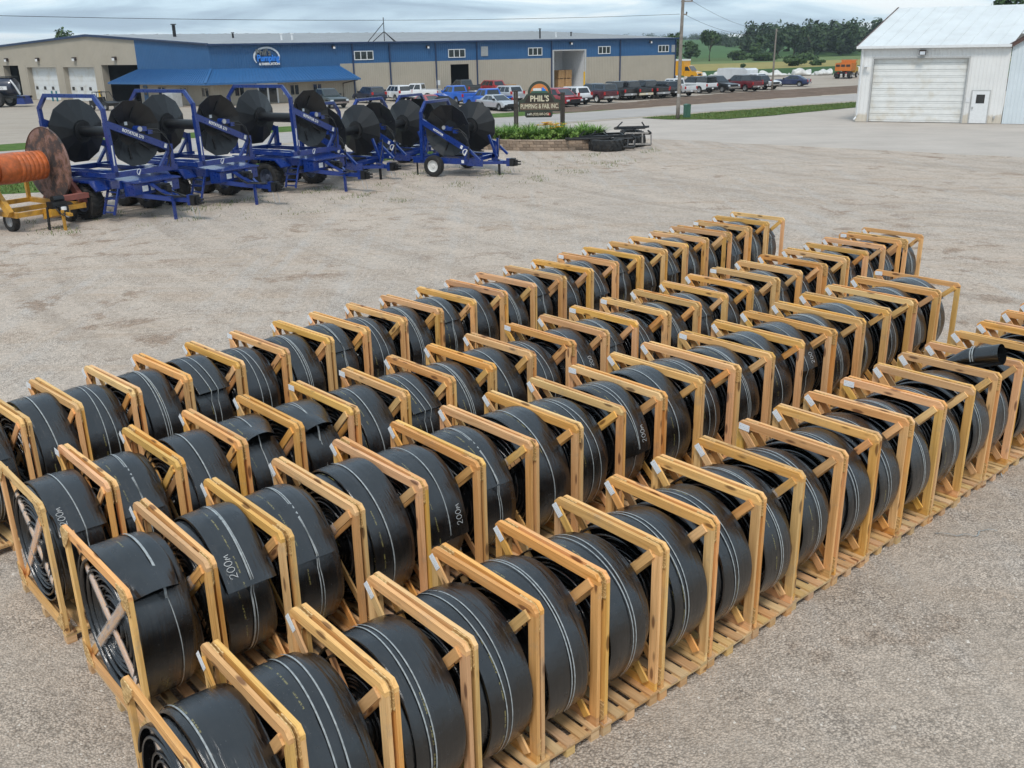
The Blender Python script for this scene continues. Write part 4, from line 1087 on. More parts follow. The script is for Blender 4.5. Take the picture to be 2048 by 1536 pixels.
for i in range(8):
    r = random.Random(100 + i)
    sets = [[(-0.02, 0.017, 0.02, *full), (0.012, 0.014, 0.028, *full)], [(0.03, 0.02, 0.015, *full)], [(-0.05, 0.016, 0.02, *full), (0.06, 0.016, 0.03, *full)], [(0.0, 0.016, 0.012, *full), (0.022, 0.016, 0.012, *full), (0.044, 0.015, 0.014, *full)]][i % 4]
    roll_variant(('B', i), B_R * r.uniform(0.985, 1.01), B_W, 11 + i, [1.15, 1.55, 2.3, 1.95, 0.95, 2.6, 1.35, 1.75][i], ['flat', 'flat', 'flat', 'lens', 'flat', 'flat', 'flat', 'flat'][i], sets, lift=[0.015, 0, 0, 0.01, 0.02, 0, 0.01, 0][i])
    BV.append(('B', i))
for i in range(7):
    r = random.Random(200 + i)
    sets = [[(-0.03, 0.015, 0.012, *full), (0.02, 0.015, 0.012, *full)], [(0.01, 0.02, 0.02, *full)], [(-0.05, 0.016, 0.02, *full), (-0.015, 0.016, 0.015, *full)]][i % 3]
    roll_variant(('S', i), S_R * r.uniform(0.985, 1.01), S_W, 31 + i, [2.4, 2.8, 2.1, 2.6, 3.0, 2.2, 1.9][i], 'flat', sets)
    SV.append(('S', i))
# rolls that stand out
roll_variant('lens_near', 0.665, 0.50, 51, 0.86, 'lens', [(0.03, 0.030, 0.02, -pi, 0.95), (0.055, 0.012, 0.03, 0.9, pi)], lift=0.035)
roll_variant('flap_200', 0.665, 0.49, 52, 1.18, 'flat', [(0.05, 0.024, 0.02, *full), (0.085, 0.012, 0.02, *full)], ('200M', 1.04, -0.06, 0.075), 0.05)
roll_variant('flap_200b', 0.665, 0.485, 53, 1.12, 'flat', [(0.06, 0.016, 0.02, *full)], ('200M', 0.98, -0.08, 0.07), 0.03)
roll_variant('edge_200', 0.66, 0.485, 54, 1.3, 'flat', [(-0.02, 0.016, 0.02, *full)], ('200', 1.2, 0.16, 0.075), 0.012)
roll_variant('low_200', 0.665, 0.485, 55, 1.62, 'flat', [(-0.03, 0.016, 0.02, *full)], ('200M', 1.45, 0.15, 0.07), 0.03)
roll_variant('low_200b', 0.66, 0.485, 59, 1.55, 'flat', [(0.03, 0.016, 0.02, *full), (0.0, 0.015, 0.03, *full)], ('200M', 1.38, 0.16, 0.07), 0.03)
roll_variant('lens_a', 0.665, 0.485, 56, 0.62, 'lens', [(0.02, 0.016, 0.03, *full)], lift=0.05)
roll_variant('lens_b', 0.665, 0.485, 60, 0.75, 'lens', [(-0.03, 0.016, 0.03, *full), (0.03, 0.016, 0.04, *full)], lift=0.05)
roll_variant('flap_tail', 0.665, 0.485, 57, 1.02, 'flat', [(-0.04, 0.016, 0.02, *full), (0.05, 0.016, 0.02, *full)], lift=0.07)
roll_variant('tube_end', 0.64, 0.43, 58, -0.28, 'tube', [(0.0, 0.016, 0.02, 0.4, 2 * pi - 0.5)])
roll_variant('tail_left', 0.665, 0.485, 61, 0.75, 'flat', [(0.02, 0.018, 0.03, *full)], lift=0.16, mirror=True)
roll_variant('faded_wide', 0.64, 0.46, 62, 2.5, 'flat', [(-0.11, 0.018, 0.008, *full)])
roll_variant('faded_two', 0.635, 0.455, 63, 2.2, 'flat', [(-0.06, 0.018, 0.03, *full), (0.03, 0.018, 0.03, *full)])
SPECIAL = {(2, 0): ('lens_near', 'black hose roll with open lens-shaped end flap, near end of third row'), (2, 1): ('flap_200', 'black hose roll with large handwritten 200M on its loose flap, third row'),
           (1, 0): ('flap_200b', 'black hose roll with 200M on its flap, leftmost of the second row'), (1, 3): ('lens_a', 'black hose roll with short open flap on top, fourth of second row'),
           (1, 4): ('lens_b', 'black hose roll with crooked folded flap end, fifth of second row'), (1, 10): ('edge_200', 'black hose roll marked 200 beside its frame, middle of second row'), (1, 6): ('flap_tail', 'black hose roll with square loose tail across it, seventh of second row'),
           (2, 4): ('low_200', 'black hose roll with faint 200M low on its side, fifth of third row'), (2, 8): ('low_200b', 'black hose roll with white 200M low on its side, ninth of third row'),
           (2, 13): ('edge_200', 'black hose roll marked 200 beside its frame, fourteenth of third row'),
           (0, 4): ('flap_tail', 'black hose roll with lifted square tail, fifth of backmost row'), (0, 11): ('tail_left', 'black hose roll with its end sticking up to the left, backmost row'),
           (3, 15): ('tube_end', 'black hose roll with round open pipe end sticking out, front row'),
           (3, 0): ('faded_wide', 'dusty grey-black hose roll at the near end of the front row'), (3, 1): ('faded_two', 'dusty black hose roll with crossing white straps, second of the front row')}
NEARC = {0: 'far', 1: 'far', 2: 'far', 3: 'near'}
for ri, row in enumerate(ROWS):
    e = Vector((cos(row['a']), sin(row['a']))); nn = Vector((sin(row['a']), -cos(row['a']))); J = row['J']; nC = len(J) - 1
    for i in range(nC):
        r = random.Random(ri * 100 + i + 5)
        L = J[i + 1] - J[i]; L_use = min(L, 0.80)
        uc = (J[i] + J[i + 1]) / 2 if L <= 0.80 else J[i + 1] - L_use / 2 - 0.004
        vc = row['v0'] + row['w'] / 2 + r.uniform(-0.026, 0.026)
        p = e * uc + nn * vc; rz = row['a'] + radians(r.uniform(-0.8, 0.8))
        if ri == 3: which = 'the near end of the front row'; k = i + 1
        else: which = 'the far end of the %s row' % row['name']; k = nC - i
        pre = ORD[k]
        first = i == 0
        lab = 'pine slatted hose crate on pallet, %s from %s' % (pre, which)
        make_crate((p.x, p.y, 0), rz, L_use - 0.006, row['w'], row['H'] + r.uniform(-.004, .004), r, lab, first, ri == 3 or (ri == 2 and i < 9))
        key, rl = SPECIAL.get((ri, i), (None, None))
        if key is None:
            pool = SV if ri == 3 else BV
            key = pool[(i * 5 + ri * 3 + (i // 4)) % len(pool)]
            rl = 'black hose roll in the %s crate from %s' % (pre, which)
        me, bands, wr, style, a_end, Ro, wdh, surf, sgn, ce = ROLLV[key]
        rs_ = (1.035, 1.0, 1.055, 1.05)[ri]
        o = thing('hose_roll', rl, 'hose roll', (p.x - 0.018 * e.x, p.y - 0.018 * e.y, DECK + (Ro + 0.035) * rs_ + 0.008), rz, 'black hose rolls in the crates'); o.scale = (1, rs_, rs_)
        pl_ = lambda nm, mm: place(nm, mm, o)
        pl_('hose_coil', me)
        for bm_ in bands: pl_('strap', bm_)
        if wr: pl_('handwriting', wr)
        if key == 'tube_end':
            mb = MB(); Rr = 0.43 / pi * 1.02
            q = surf(-0.28, 0); 
            er, et = Vector((0, sin(0.28), cos(0.28))), Vector((0, -cos(0.28), sin(0.28)))
            for d in (0.38, 0.41):
                c = er * q + et * d + Vector((0, 0, 0.06 * d / 0.72))
                mb.tube([c - et * 0.008 + Vector((ce, 0, 0)), c + et * 0.008 + Vector((ce, 0, 0))], Rr * 0.98, 20, False)
            pl_('tie', mb.mesh('tie', M['strap']))

# ================================================================== TRAILERS
def tyre_mesh(R, w, lugs=0, n=28):
    mb = MB(); h = w / 2
    mb.lathe([(-h * 0.82, R * 0.56), (-h, R * 0.66), (-h, R * 0.86), (-h * 0.86, R * 0.965), (-h * 0.4, R), (h * 0.4, R), (h * 0.86, R * 0.965), (h, R * 0.86), (h, R * 0.66), (h * 0.82, R * 0.56)], axis='y', n=n)
    for k in range(lugs):
        for s in (-1, 1):
            t0 = 2 * pi * (k + (0.25 if s > 0 else 0)) / lugs
            P = lambda t, y, r: (r * cos(t), y, r * sin(t))
            dt = 2 * pi / lugs * 0.22; sk = 2 * pi / lugs * 0.55
            a = [P(t0, s * h * 0.02, R * 0.99), P(t0 + dt, s * h * 0.02, R * 0.99), P(t0 + dt + sk, s * h * 0.95, R * 0.955), P(t0 + sk, s * h * 0.95, R * 0.955)]
            b = [P(t0, s * h * 0.02, R * 1.035), P(t0 + dt, s * h * 0.02, R * 1.035), P(t0 + dt + sk, s * h * 0.97, R * 1.0), P(t0 + sk, s * h * 0.97, R * 1.0)]
            mb.add(a + b, [(4, 5, 6, 7), (0, 1, 5, 4), (1, 2, 6, 5), (2, 3, 7, 6), (3, 0, 4, 7)])
    me = mb.mesh('tyre', M['tyre']); return smooth_edges(me, 35)
def rim_mesh(R, w, mat, holes=0):
    h = w / 2; mb = MB()
    mb.lathe([(-h * 0.9, R), (-h * 0.95, R * 0.92), (-h * 0.45, R * 0.86), (-h * 0.35, R * 0.5), (-h * 0.45, R * 0.3), (-h * 0.7, R * 0.26), (-h * 0.7, 0.001)], axis='y', n=24)
    mb.lathe([(h * 0.9, R), (h * 0.95, R * 0.92), (h * 0.45, R * 0.86), (h * 0.35, R * 0.5), (h * 0.45, R * 0.3), (h * 0.7, R * 0.26), (h * 0.7, 0.001)], axis='y', n=24)
    for k in range(8):
        t = 2 * pi * k / 8
        mb.box(R * .6 * cos(t) - R * .06, R * .6 * cos(t) + R * .06, -h * 0.5, -h * 0.3, R * .6 * sin(t) - R * .06, R * .6 * sin(t) + R * .06)
    me = mb.mesh('rim', mat); return smooth_edges(me, 35)
def wheel(parent, p, R, tm, rm, rot=0.0, name='wheel'):
    w = place(name, tm, parent, p, (0, rot, 0)); place('rim', rm, w); return w
def flange_mesh(R, sy, dish):
    """twelve-sided dished flange; sy = side it splays to"""
    mb = MB(); n = 12; t = 0.03; rh = R * 0.36
    rings = [(rh * 0.02, 0), (rh, 0), (R, dish * sy), (R, dish * sy + t * sy), (rh, t * sy), (rh * 0.02, t * sy)]
    vs = [(r_ * cos(2 * pi * (k + .5) / n), y, r_ * sin(2 * pi * (k + .5) / n)) for r_, y in rings for k in range(n)]
    fs = [(i * n + k, i * n + (k + 1) % n, (i + 1) * n + (k + 1) % n, (i + 1) * n + k) for i in range(5) for k in range(n)]
    return mb.add(vs, fs).mesh('flange', M['blackmetal'])
def decal(parent, txt, size, pos, xdir, nrm, mat=None, sx=1.0, bold=0.006):
    return place('lettering', text_mesh(txt, size, 0.002, mat or M['sticker'], bold=bold, sx=sx), parent, mtx=face_mtx(pos, xdir, nrm))
def beam(parent, name, a, b, w, t, mat, upv=(0, 0, 1)):
    a, b = Vector(a), Vector(b); c = (a + b) / 2
    mb = MB(); mb.bar(a - c, b - c, w, t, upv); return place(name, mb.mesh(name, mat), parent, c)
def pipe(parent, name, pts, r, mat, n=8):
    mb = MB(); mb.tube(pts, r, n); me = mb.mesh(name, mat); smooth_edges(me, 50); return place(name, me, parent)
def sticker(parent, pos, w, h, nrm, xdir, mat):
    return place('decal', MB().box(-w / 2, w / 2, -h / 2, h / 2, -0.002, 0.002).mesh('decal', mat), parent, mtx=face_mtx(pos, xdir, nrm))

def reel_unit(root, cx_, cy_, ang, zc, R, L, zb, zhoop, big):
    """hose reel on its stand; b runs from the tall hoop to the low posts, a is the reel axis"""
    B = Vector((cos(ang), sin(ang), 0)); A = Vector((-sin(ang), cos(ang), 0)); C = Vector((cx_, cy_, 0))
    def P(b, a, z): v = C + B * b + A * a; return (v.x, v.y, z)
    Bl = M['blue']
    ye = L / 2 + 0.16
    dish = 0.34
    for s in (-1, 1):
        f = place('flange', flange_mesh(R, s, dish), root, P(0, s * (L / 2 - dish), zc), (0, 0, ang))
        if s < 0 or True:
            for k in range(6):
                t = 2 * pi * (k + 0.3) / 6; r0, r1 = R * 0.45, R * 0.78; d0, d1 = dish * (r0 - R * .36) / (R * .64), dish * (r1 - R * .36) / (R * .64)
                mb = MB(); mb.bar((r0 * cos(t), s * (d0 + 0.045), r0 * sin(t)), (r1 * cos(t), s * (d1 + 0.045), r1 * sin(t)), 0.07, 0.05, (0, 1, 0)); place('flange_rib', mb.mesh('flange_rib', M['dark']), f)
    mb = MB(); hl = L / 2 - dish
    mb.lathe([(-hl, 0.2), (hl, 0.2)], axis='y', n=20); me = mb.mesh('drum', M['blackmetal']); smooth_edges(me); place('drum', me, root, P(0, 0, zc), (0, 0, ang))
    mb = MB(); mb.lathe([(-hl - 0.0, 0.34), (-hl + .03, 0.34), (-hl + .03, .2)], axis='y', n=14); mb.lathe([(hl, 0.34), (hl - .03, 0.34), (hl - .03, .2)], axis='y', n=14); place('drum_collar', mb.mesh('drum_collar', M['dark']), root, P(0, 0, zc), (0, 0, ang))
    if big: hb, pb, za, zp, lean = -1.28, 1.35, zc + 0.42, zc - 0.62, 0.18
    else: hb, pb, za, zp, lean = -1.30, 1.0, zc + 0.42, zc - 0.80, -0.08
    for s in (-1, 1):
        y = s * ye
        beam(root, 'reel_arm', P(hb, y, za), P(pb, y, zp), 0.13, 0.24, Bl)
        beam(root, 'arm_post', P(pb + 0.05, y, zb), P(pb + 0.05, y, zp + 0.12), 0.17, 0.17, Bl)
        beam(root, 'arm_brace', P(pb + 0.1, y, zp + 0.05), P(pb + (0.75 if not big else -0.55), y + (0 if not big else 0), zb + 0.08), 0.1, 0.1, Bl)
        beam(root, 'hoop_leg', P(hb + lean * 0.6, y, zb), P(hb, y, za + 0.05), 0.16, 0.16, Bl)
        beam(root, 'hoop_leg', P(hb, y, za), P(hb - 0.02, y, zhoop - 0.42), 0.13, 0.13, Bl)
        beam(root, 'hoop_shoulder', P(hb - 0.02, y, zhoop - 0.46), P(hb, y - s * 0.42, zhoop), 0.13, 0.13, Bl, (1, 0.2, 0))
    beam(root, 'hoop_bar', P(hb, -ye + 0.38, zhoop), P(hb, ye - 0.38, zhoop), 0.13, 0.13, Bl)
    # drive motor, hoses and marks on the near arm
    nA = -A; y = -ye - 0.07
    mb = MB(); mb.lathe([(-0.16, 0.11), (0.12, 0.11)], axis='y', n=14, close=True); mb.box(-0.02, 0.35, -0.1, 0.08, -0.1, 0.06); mb.box(0.4, 0.62, -0.08, 0.06, -0.22, -0.06)
    place('drive_motor', mb.mesh('drive_motor', M['blue']), root, P(0.02, -ye - 0.02, zc + (0.16 if big else 0.12)), (0, 0, ang))
    mb = MB(); mb.lathe([(-0.03, 0.09), (0.03, 0.09)], axis='y', n=14, close=True); place('motor_cap', mb.mesh('motor_cap', M['galv']), root, P(0.0, -ye - 0.19, zc + .16), (0, 0, ang))
    pipe(root, 'hydraulic_hose', [P(0.4, y, zc + 0.12), P(0.8, y - 0.08, zc + 0.1), P(1.15, y - 0.1, zc - 0.15), P(1.32, y - 0.1, zc - 0.7), P(1.1, y - 0.02, zb + 0.15)], 0.022, M['wire'])
    pipe(root, 'hydraulic_hose', [P(0.5, y, zc + 0.02), P(0.95, y - 0.12, zc - 0.05), P(1.25, y - 0.13, zc - 0.4), P(1.22, y - 0.06, zb + 0.1)], 0.018, M['wire'])
    ad = (Vector(P(pb, y, zp)) - Vector(P(hb, y, za))).normalized(); mid = Vector(P(hb, y, za)).lerp(Vector(P(pb, y, zp)), 0.40)
    decal(root, 'ROTATOR 270' if big else 'ROTATOR', 0.155 if big else 0.13, mid + nA * 0.004, ad, nA, sx=0.95)
    e2 = Vector(P(hb, y, za)).lerp(Vector(P(pb, y, zp)), 0.93); sticker(root, e2 + nA * 0.004, 0.12, 0.16, nA, ad, M['sticker'])
    # counter scale strip on the hoop leg, label on the flange hub
    if big:
        sticker(root, Vector(P(hb + lean * .3 + .0, -ye - 0.083, zb + 0.75)), 0.05, 0.7, nA, B, M['sticker'])
        sticker(root, Vector(P(-0.05, -L / 2 + dish - 0.036, zc + 0.34)), 0.13, 0.12, nA, B, M['sticker'])
    return P
TB_ = tyre_mesh(0.63, 0.58, 22); RB_ = rim_mesh(0.37, 0.5, M['rimblue'])
TS_ = tyre_mesh(0.49, 0.32, 0); RS_ = rim_mesh(0.29, 0.27, M['rimwhite'])
def logo_mark(parent, pos, xdir, nrm, s=0.2):
    mb = MB(); k = 14
    for i in range(k + 1):
        t = radians(40 + 220 * i / k)
        for q in (s * 0.75, s): mb.v.append((q * cos(t), q * sin(t), 0))
    mb.f = [(2 * i, 2 * i + 1, 2 * i + 3, 2 * i + 2) for i in range(k)]
    mb.add([(-s * .5, -s * .6, 0), (-s * .1, -s * .9, 0), (s * .7, s * .5, 0), (s * .35, s * .6, 0)], [(0, 1, 2, 3)])
    place('logo_mark', mb.mesh('logo_mark', M['sticker'], fix=False), parent, mtx=face_mtx(pos, xdir, nrm))
def coupling(root, x0, xj, xh, z, jackmat):
    beam(root, 'tongue', (x0, 0, z), (xh - 0.25, 0, z), 0.16, 0.16, M['blue'])
    mb = MB(); mb.box(-0.1, 0.12, -0.14, 0.14, -0.16, 0.2); mb.box(0.12, 0.42, -0.05, 0.05, 0.03, 0.09); mb.box(0.12, 0.42, -0.05, 0.05, -0.09, -0.03); mb.box(0.16, 0.24, -0.08, 0.08, -0.14, 0.14)
    place('hitch', mb.mesh('hitch', M['blackmetal']), root, (xh - 0.28, 0, z))
    beam(root, 'hitch_plate', (xh - 0.42, 0, z - .17), (xh - 0.42, 0, z + .2), 0.2, 0.3, M['blue'], (1, 0, 0))
    j = beam(root, 'jack_leg', (xj, -0.16, 0.0), (xj - 0.02, -0.16, z + 0.1), 0.09, 0.09, jackmat)
    for k in (-1, 1):
        pipe(root, 'safety_chain', [(xh - .35, .1 * k, z - .12), (xh - .28, .14 * k, z - .4), (xh - .22, .1 * k, 0.12)], 0.012, M['galv'], 5)
def big_trailer(label, x, y, h):
    t = thing('hose_reel_trailer', label, 'trailer', (x, y, 0), radians(h), 'blue hose reel trailers with black reels')
    Bl = M['blue']
    for s in (-1, 1):
        beam(t, 'frame_rail', (-2.4, s * 1.08, 1.28), (1.55, s * 1.08, 1.28), 0.14, 0.30, Bl)
        mb = MB(); mb.prism([(-0.95, 1.18), (-0.72, 1.44), (0.72, 1.44), (1.05, 1.12), (1.02, 1.08), (0.68, 1.37), (-0.68, 1.37), (-0.9, 1.14)], s * 1.16, s * 1.78); place('fender', mb.mesh('fender', Bl), t)
        wheel(t, (0, s * 1.42, 0.635), 0.63, TB_, RB_, 0.3 * s)
        wheel(t, (-1.42, s * 1.42, 0.635), 0.63, TB_, RB_, 0.9 * s)
    for xx in (-2.35, -1.4, -0.3, 0.7, 1.5): beam(t, 'cross_beam', (xx, -1.0, 1.28), (xx, 1.0, 1.28), 0.12, 0.2, Bl)
    beam(t, 'axle', (0, -1.3, 0.63), (0, 1.3, 0.63), 0.12, 0.12, Bl)
    # turntable ring and upper frame
    mb = MB(); mb.lathe([(1.45, 0.8), (1.54, 0.8), (1.54, 0.62), (1.45, 0.62)], axis='z', n=28); place('turntable', mb.mesh('turntable', M['blackmetal']), t, (-0.3, 0, 0))
    zb = 1.58; x0 = -0.3; L = 3.2
    for s in (-1, 1):
        beam(t, 'upper_rail', (x0 + s * (L / 2 + .16), -1.5, zb + .06), (x0 + s * (L / 2 + .16), 1.6, zb + .06), 0.16, 0.2, Bl)
        beam(t, 'upper_rail', (x0 - L / 2 - .08, s * 0.75, zb + .05), (x0 + L / 2 + .08, s * 0.75, zb + .05), 0.14, 0.16, Bl)
    beam(t, 'upper_rail', (x0 - L / 2 - .08, -1.4, zb + .05), (x0 + L / 2 + .08, -1.4, zb + .05), 0.12, 0.15, Bl)
    reel_unit(t, x0, 0.0, pi / 2, 3.0, 1.19, L, zb, 4.36, True)
    # front box with slanted nose, tongue, ladder
    mb = MB(); mb.prism([(1.6, 0.86), (2.15, 0.92), (2.15, 1.3), (1.6, 1.38)], -1.02, 1.02); place('front_box', mb.mesh('front_box', Bl), t)
    mb = MB(); mb.prism([(0.95, 1.40), (2.25, 1.33), (2.25, 1.38), (0.95, 1.46)], -1.05, 1.05); place('front_deck', mb.mesh('front_deck', Bl), t)
    for s in (-1, 1):
        beam(t, 'tongue_side', (1.7, s * 0.85, 0.92), (3.1, s * 0.1, 0.72), 0.12, 0.16, Bl)
        beam(t, 'tongue_strut', (2.1, s * 0.35, 1.3), (2.95, s * 0.08, 0.82), 0.1, 0.1, Bl)
        sticker(t, (2.16, s * 0.55, 1.12), 0.26, 0.2, (1, 0, 0), (0, 1, 0), M['sticker']); sticker(t, (2.16, s * 0.22, 1.13), 0.16, 0.22, (1, 0, 0), (0, 1, 0), M['sticker'])
    coupling(t, 1.9, 3.1, 4.3, 0.72, Bl)
    mb = MB(); r = random.Random(int(x * 10))
    for k in range(5):
        p0 = Vector((2.2 + r.uniform(0, .1), r.uniform(-.3, .3), 1.15)); p1 = Vector((3.4 + r.uniform(0, .3), r.uniform(-.1, .1), 0.85)); m_ = (p0 + p1) / 2 + Vector((0, r.uniform(-.3, .3), r.uniform(-.35, -.05)))
        mb.tube([p0, p0.lerp(m_, .5) + Vector((0, 0, -.05)), m_, m_.lerp(p1, .5), p1], 0.022, 6)
    place('hydraulic_hose', mb.mesh('hydraulic_hose', M['wire'], True), t)['kind'] = 'stuff'
    mb = MB(); mb.box(2.3, 2.62, -0.22, 0.2, 0.95, 1.25); mb.box(2.62, 2.8, -.12, .1, 1.0, 1.2); place('valve_block', mb.mesh('valve_block', M['blackmetal']), t)
    for s in (-0.28, 0.28):
        beam(t, 'ladder_rail', (1.15 + s, -1.12, 1.15), (1.25 + s, -1.55, 0.25), 0.05, 0.09, Bl)
    for k in range(4):
        f = (k + 0.6) / 4; beam(t, 'ladder_rung', (0.87 + .1 * f, -1.12 - .43 * f, 1.15 - .9 * f), (1.43 + .1 * f, -1.12 - .43 * f, 1.15 - .9 * f), 0.11, 0.035, Bl)
    decal(t, 'ROTATOR 270', 0.14, (-1.6, -1.153, 1.3), (1, 0, 0), (0, -1, 0)); logo_mark(t, (-0.75, -1.154, 1.29), (1, 0, 0), (0, -1, 0), 0.13); sticker(t, (-0.15, -1.154, 1.29), 0.12, 0.22, (0, -1, 0), (1, 0, 0), M['sticker'])
    logo_mark(t, (x0 + L / 2 + .245, -0.2, zb + .06), (0, 1, 0), (1, 0, 0), 0.12)
    return t
def small_trailer(label, x, y, h):
    t = thing('hose_reel_trailer', label, 'trailer', (x, y, 0), radians(h), 'blue hose reel trailers with black reels')
    Bl = M['blue']; x0 = 0.25; L = 2.62
    for s in (-1, 1):
        beam(t, 'frame_rail', (-1.6, s * 1.42, 0.72), (1.35, s * 1.42, 0.72), 0.14, 0.26, Bl)
        beam(t, 'front_corner', (1.3, s * 1.42, 0.7), (1.75, s * 0.75, 0.6), 0.14, 0.34, Bl)
        wheel(t, (-0.35, s * 1.68, 0.495), 0.49, TS_, RS_, 0.4 * s)
        sticker(t, (1.1, s * 1.495, 0.72), 0.14, 0.14, (0, s, 0), (1, 0, 0), M['sticker'])
        beam(t, 'tongue_side', (1.5, s * 0.8, 0.6), (2.5, s * 0.08, 0.58), 0.12, 0.14, Bl)
    sticker(t, (1.6, -1.03, 0.68), 0.2, 0.18, (0.83, -0.56, 0), (0.56, 0.83, 0), M['sticker'])
    for xx in (-1.55, -0.35, 0.6, 1.3): beam(t, 'cross_beam', (xx, -1.35, 0.72), (xx, 1.35, 0.72), 0.12, 0.18, Bl)
    reel_unit(t, x0, 0.0, 0.0, 2.1, 1.19, L, 0.72, 3.35, False)
    mb = MB(); mb.box(-0.75, 0.8, -0.5, 0.5, 0.84, 0.9); place('deck_plate', mb.mesh('deck_plate', M['blackmetal']), t, (0.3, 0, 0))
    logo_mark(t, (1.3, -L / 2 - .255, 1.15), (1, 0, 0), (0, -1, 0), 0.16)
    beam(t, 'front_strut', (1.75, 0.75, 0.75), (1.35, 0.75, 1.75), 0.1, 0.1, Bl); beam(t, 'front_strut', (1.75, 0.9, 0.72), (1.75, 0.9, 1.6), 0.09, 0.09, Bl)
    pipe(t, 'hydraulic_hose', [(1.75, .9, 1.6), (1.9, .8, 1.75), (2.05, .5, 1.3), (2.1, .2, .75)], 0.02, M['wire'])
    coupling(t, 1.7, 2.35, 3.25, 0.58, M['blackmetal'])
    beam(t, 'rear_stand', (-1.5, -1.3, 0.0), (-1.5, -1.3, 0.6), 0.06, 0.06, M['blackmetal'])
    return t
big_trailer('large blue reel trailer with ladder beside the rusty orange hose reel', -14.8, 36.4, -30)
big_trailer('large blue reel trailer, middle of the three with tall hoops', -12.62, 39.55, -30)
big_trailer('large blue reel trailer right of the other two tall hooped ones', -9.58, 42.75, -30)
small_trailer('smaller blue reel trailer next to the large tall ones, hitch forward', -7.95, 46.1, -28)
small_trailer('smaller blue reel trailer between two others, partly hidden', -6.1, 49.9, -28)
small_trailer('rearmost smaller blue reel trailer behind the right hand one', -4.3, 53.2, -27)
small_trailer('rightmost blue reel trailer with white wheel rim near the flower planter', -2.45, 46.95, -26)

# ---- old cart with orange hose
def orange_cart():
    t = thing('hose_cart', 'old yellow cart with rusty reel holding orange hose at left edge', 'cart', (-17.25, 34.15, 0), radians(-33))
    Y = M['yellow']; zc, R, L = 2.03, 1.3, 2.5
    def disc(name, y, mat, s):
        mb = MB(); mb.lathe([(0, 0.001), (0, R * .99), (-0.03, R * 1.0), (0.03, R * 1.012), (0.06, R), (0.035, R * .985), (0.03, 0.001)], axis='y', n=56); me = mb.mesh(name, mat); smooth_edges(me, 30); return place(name, me, t, (0, y, zc))
    disc('flange', L / 2 - .2, M['rust'], 1); disc('flange', -L / 2 - 0.35, M['yellow'], -1)
    # hose in overlapping lays on the drum
    mb = MB(); prof = [(-L / 2 - .3, 0.40)]
    r = random.Random(4)
    for k in range(7): a = -L / 2 + .05 + k * 0.16; prof += [(a, 0.44), (a + .02, 0.475)]
    mb.lathe([(-L / 2 - .3, 0.42), (-0.95, 0.44), (-0.92, 0.46)], axis='y', n=40)
    me = mb.mesh('hose_lay', M['orangehose'], True); place('hose_lay', me, t, (0, 0, zc))
    pr = [(-0.98, 0.44), (-0.97, 0.515), (-0.6, 0.53)]
    for k in range(7): a = -0.25 + k * 0.17; pr += [(a, 0.535 - .004 * k), (a + .015, 0.52 - .004 * k), (a + .03, 0.538 - .006 * k)]
    mb = MB(); mb.lathe(pr, axis='y', n=44); me = mb.mesh('hose_lay', M['orangehose']); smooth_edges(me, 60); place('hose_lay', me, t, (0, 0, zc))
    for s in (-1, 1):
        beam(t, 'frame_rail', (-1.9, s * 1.25, 0.62), (1.5, s * 1.25, 0.62), 0.14, 0.18, Y)
        beam(t, 'stand_leg', (-1.1, s * 1.4, 0.66), (0, s * 1.4, zc), 0.14, 0.14, Y if s < 0 else M['rustred']); beam(t, 'stand_leg', (1.3, s * 1.4, 0.66), (0, s * 1.4, zc), 0.16, 0.26, Y if s < 0 else M['rustred'])
        wheel(t, (-0.6, s * 1.55, 0.45), 0.45, CT_, CR_); wheel(t, (0.75, s * 1.1, 0.36), 0.36, CT2_, CR2_)
    for xx in (-1.85, 0.2, 1.45): beam(t, 'cross_beam', (xx, -1.2, 0.62), (xx, 1.2, 0.62), 0.14, 0.16, Y)
    beam(t, 'rear_upright', (-1.85, 1.2, 0.6), (-1.85, 1.2, 1.35), 0.12, 0.12, Y)
    beam(t, 'drive_beam', (1.35, 0.2, 0.95), (1.35, 1.5, 0.95), 0.3, 0.18, M['rustred'])
    mb = MB(); mb.prism([(1.45, 0.35), (2.0, 0.5), (2.0, 0.72), (1.45, 0.72)], -0.35, 0.35); place('tongue', mb.mesh('tongue', Y), t)
    mb = MB(); mb.box(1.6, 1.95, -0.25, 0.3, 0.74, 0.95); mb.lathe([(-.2, .12), (.2, .12)], (1.75, .1, 1.02), 'y', 12, True); mb.box(1.9, 2.1, -.1, .25, .55, .8); place('pump_unit', mb.mesh('pump_unit', M['blackmetal']), t)
    mb = MB(); r = random.Random(9)
    for k in range(7):
        p0 = Vector((1.75, r.uniform(-.25, .3), r.uniform(.75, 1.0))); p1 = Vector((2.25 + r.uniform(-.1, .25), r.uniform(-.2, .2), r.uniform(.45, .7))); md = (p0 + p1) / 2 + Vector((.1, r.uniform(-.2, .2), r.uniform(-.35, .15)))
        mb.tube([p0, p0.lerp(md, .6), md, md.lerp(p1, .5), p1], 0.022, 6)
    o = place('hydraulic_hose', mb.mesh('hydraulic_hose', M['wire'], True), t); o['kind'] = 'stuff'
    beam(t, 'jack_leg', (2.25, -.1, 0), (2.25, -.1, .7), 0.08, 0.08, Y); beam(t, 'jack_leg', (1.75, -.38, 0.02), (1.8, -.35, .8), 0.07, 0.07, M['blackmetal'])
    beam(t, 'hitch_bar', (1.95, 0, .58), (2.6, 0, .55), 0.1, 0.1, Y)
    mb = MB(); mb.lathe([(-.05, .09), (.05, .09)], (2.2, 0, .74), 'z', 12, True); place('reservoir_cap', mb.mesh('reservoir_cap', M['white']), t)
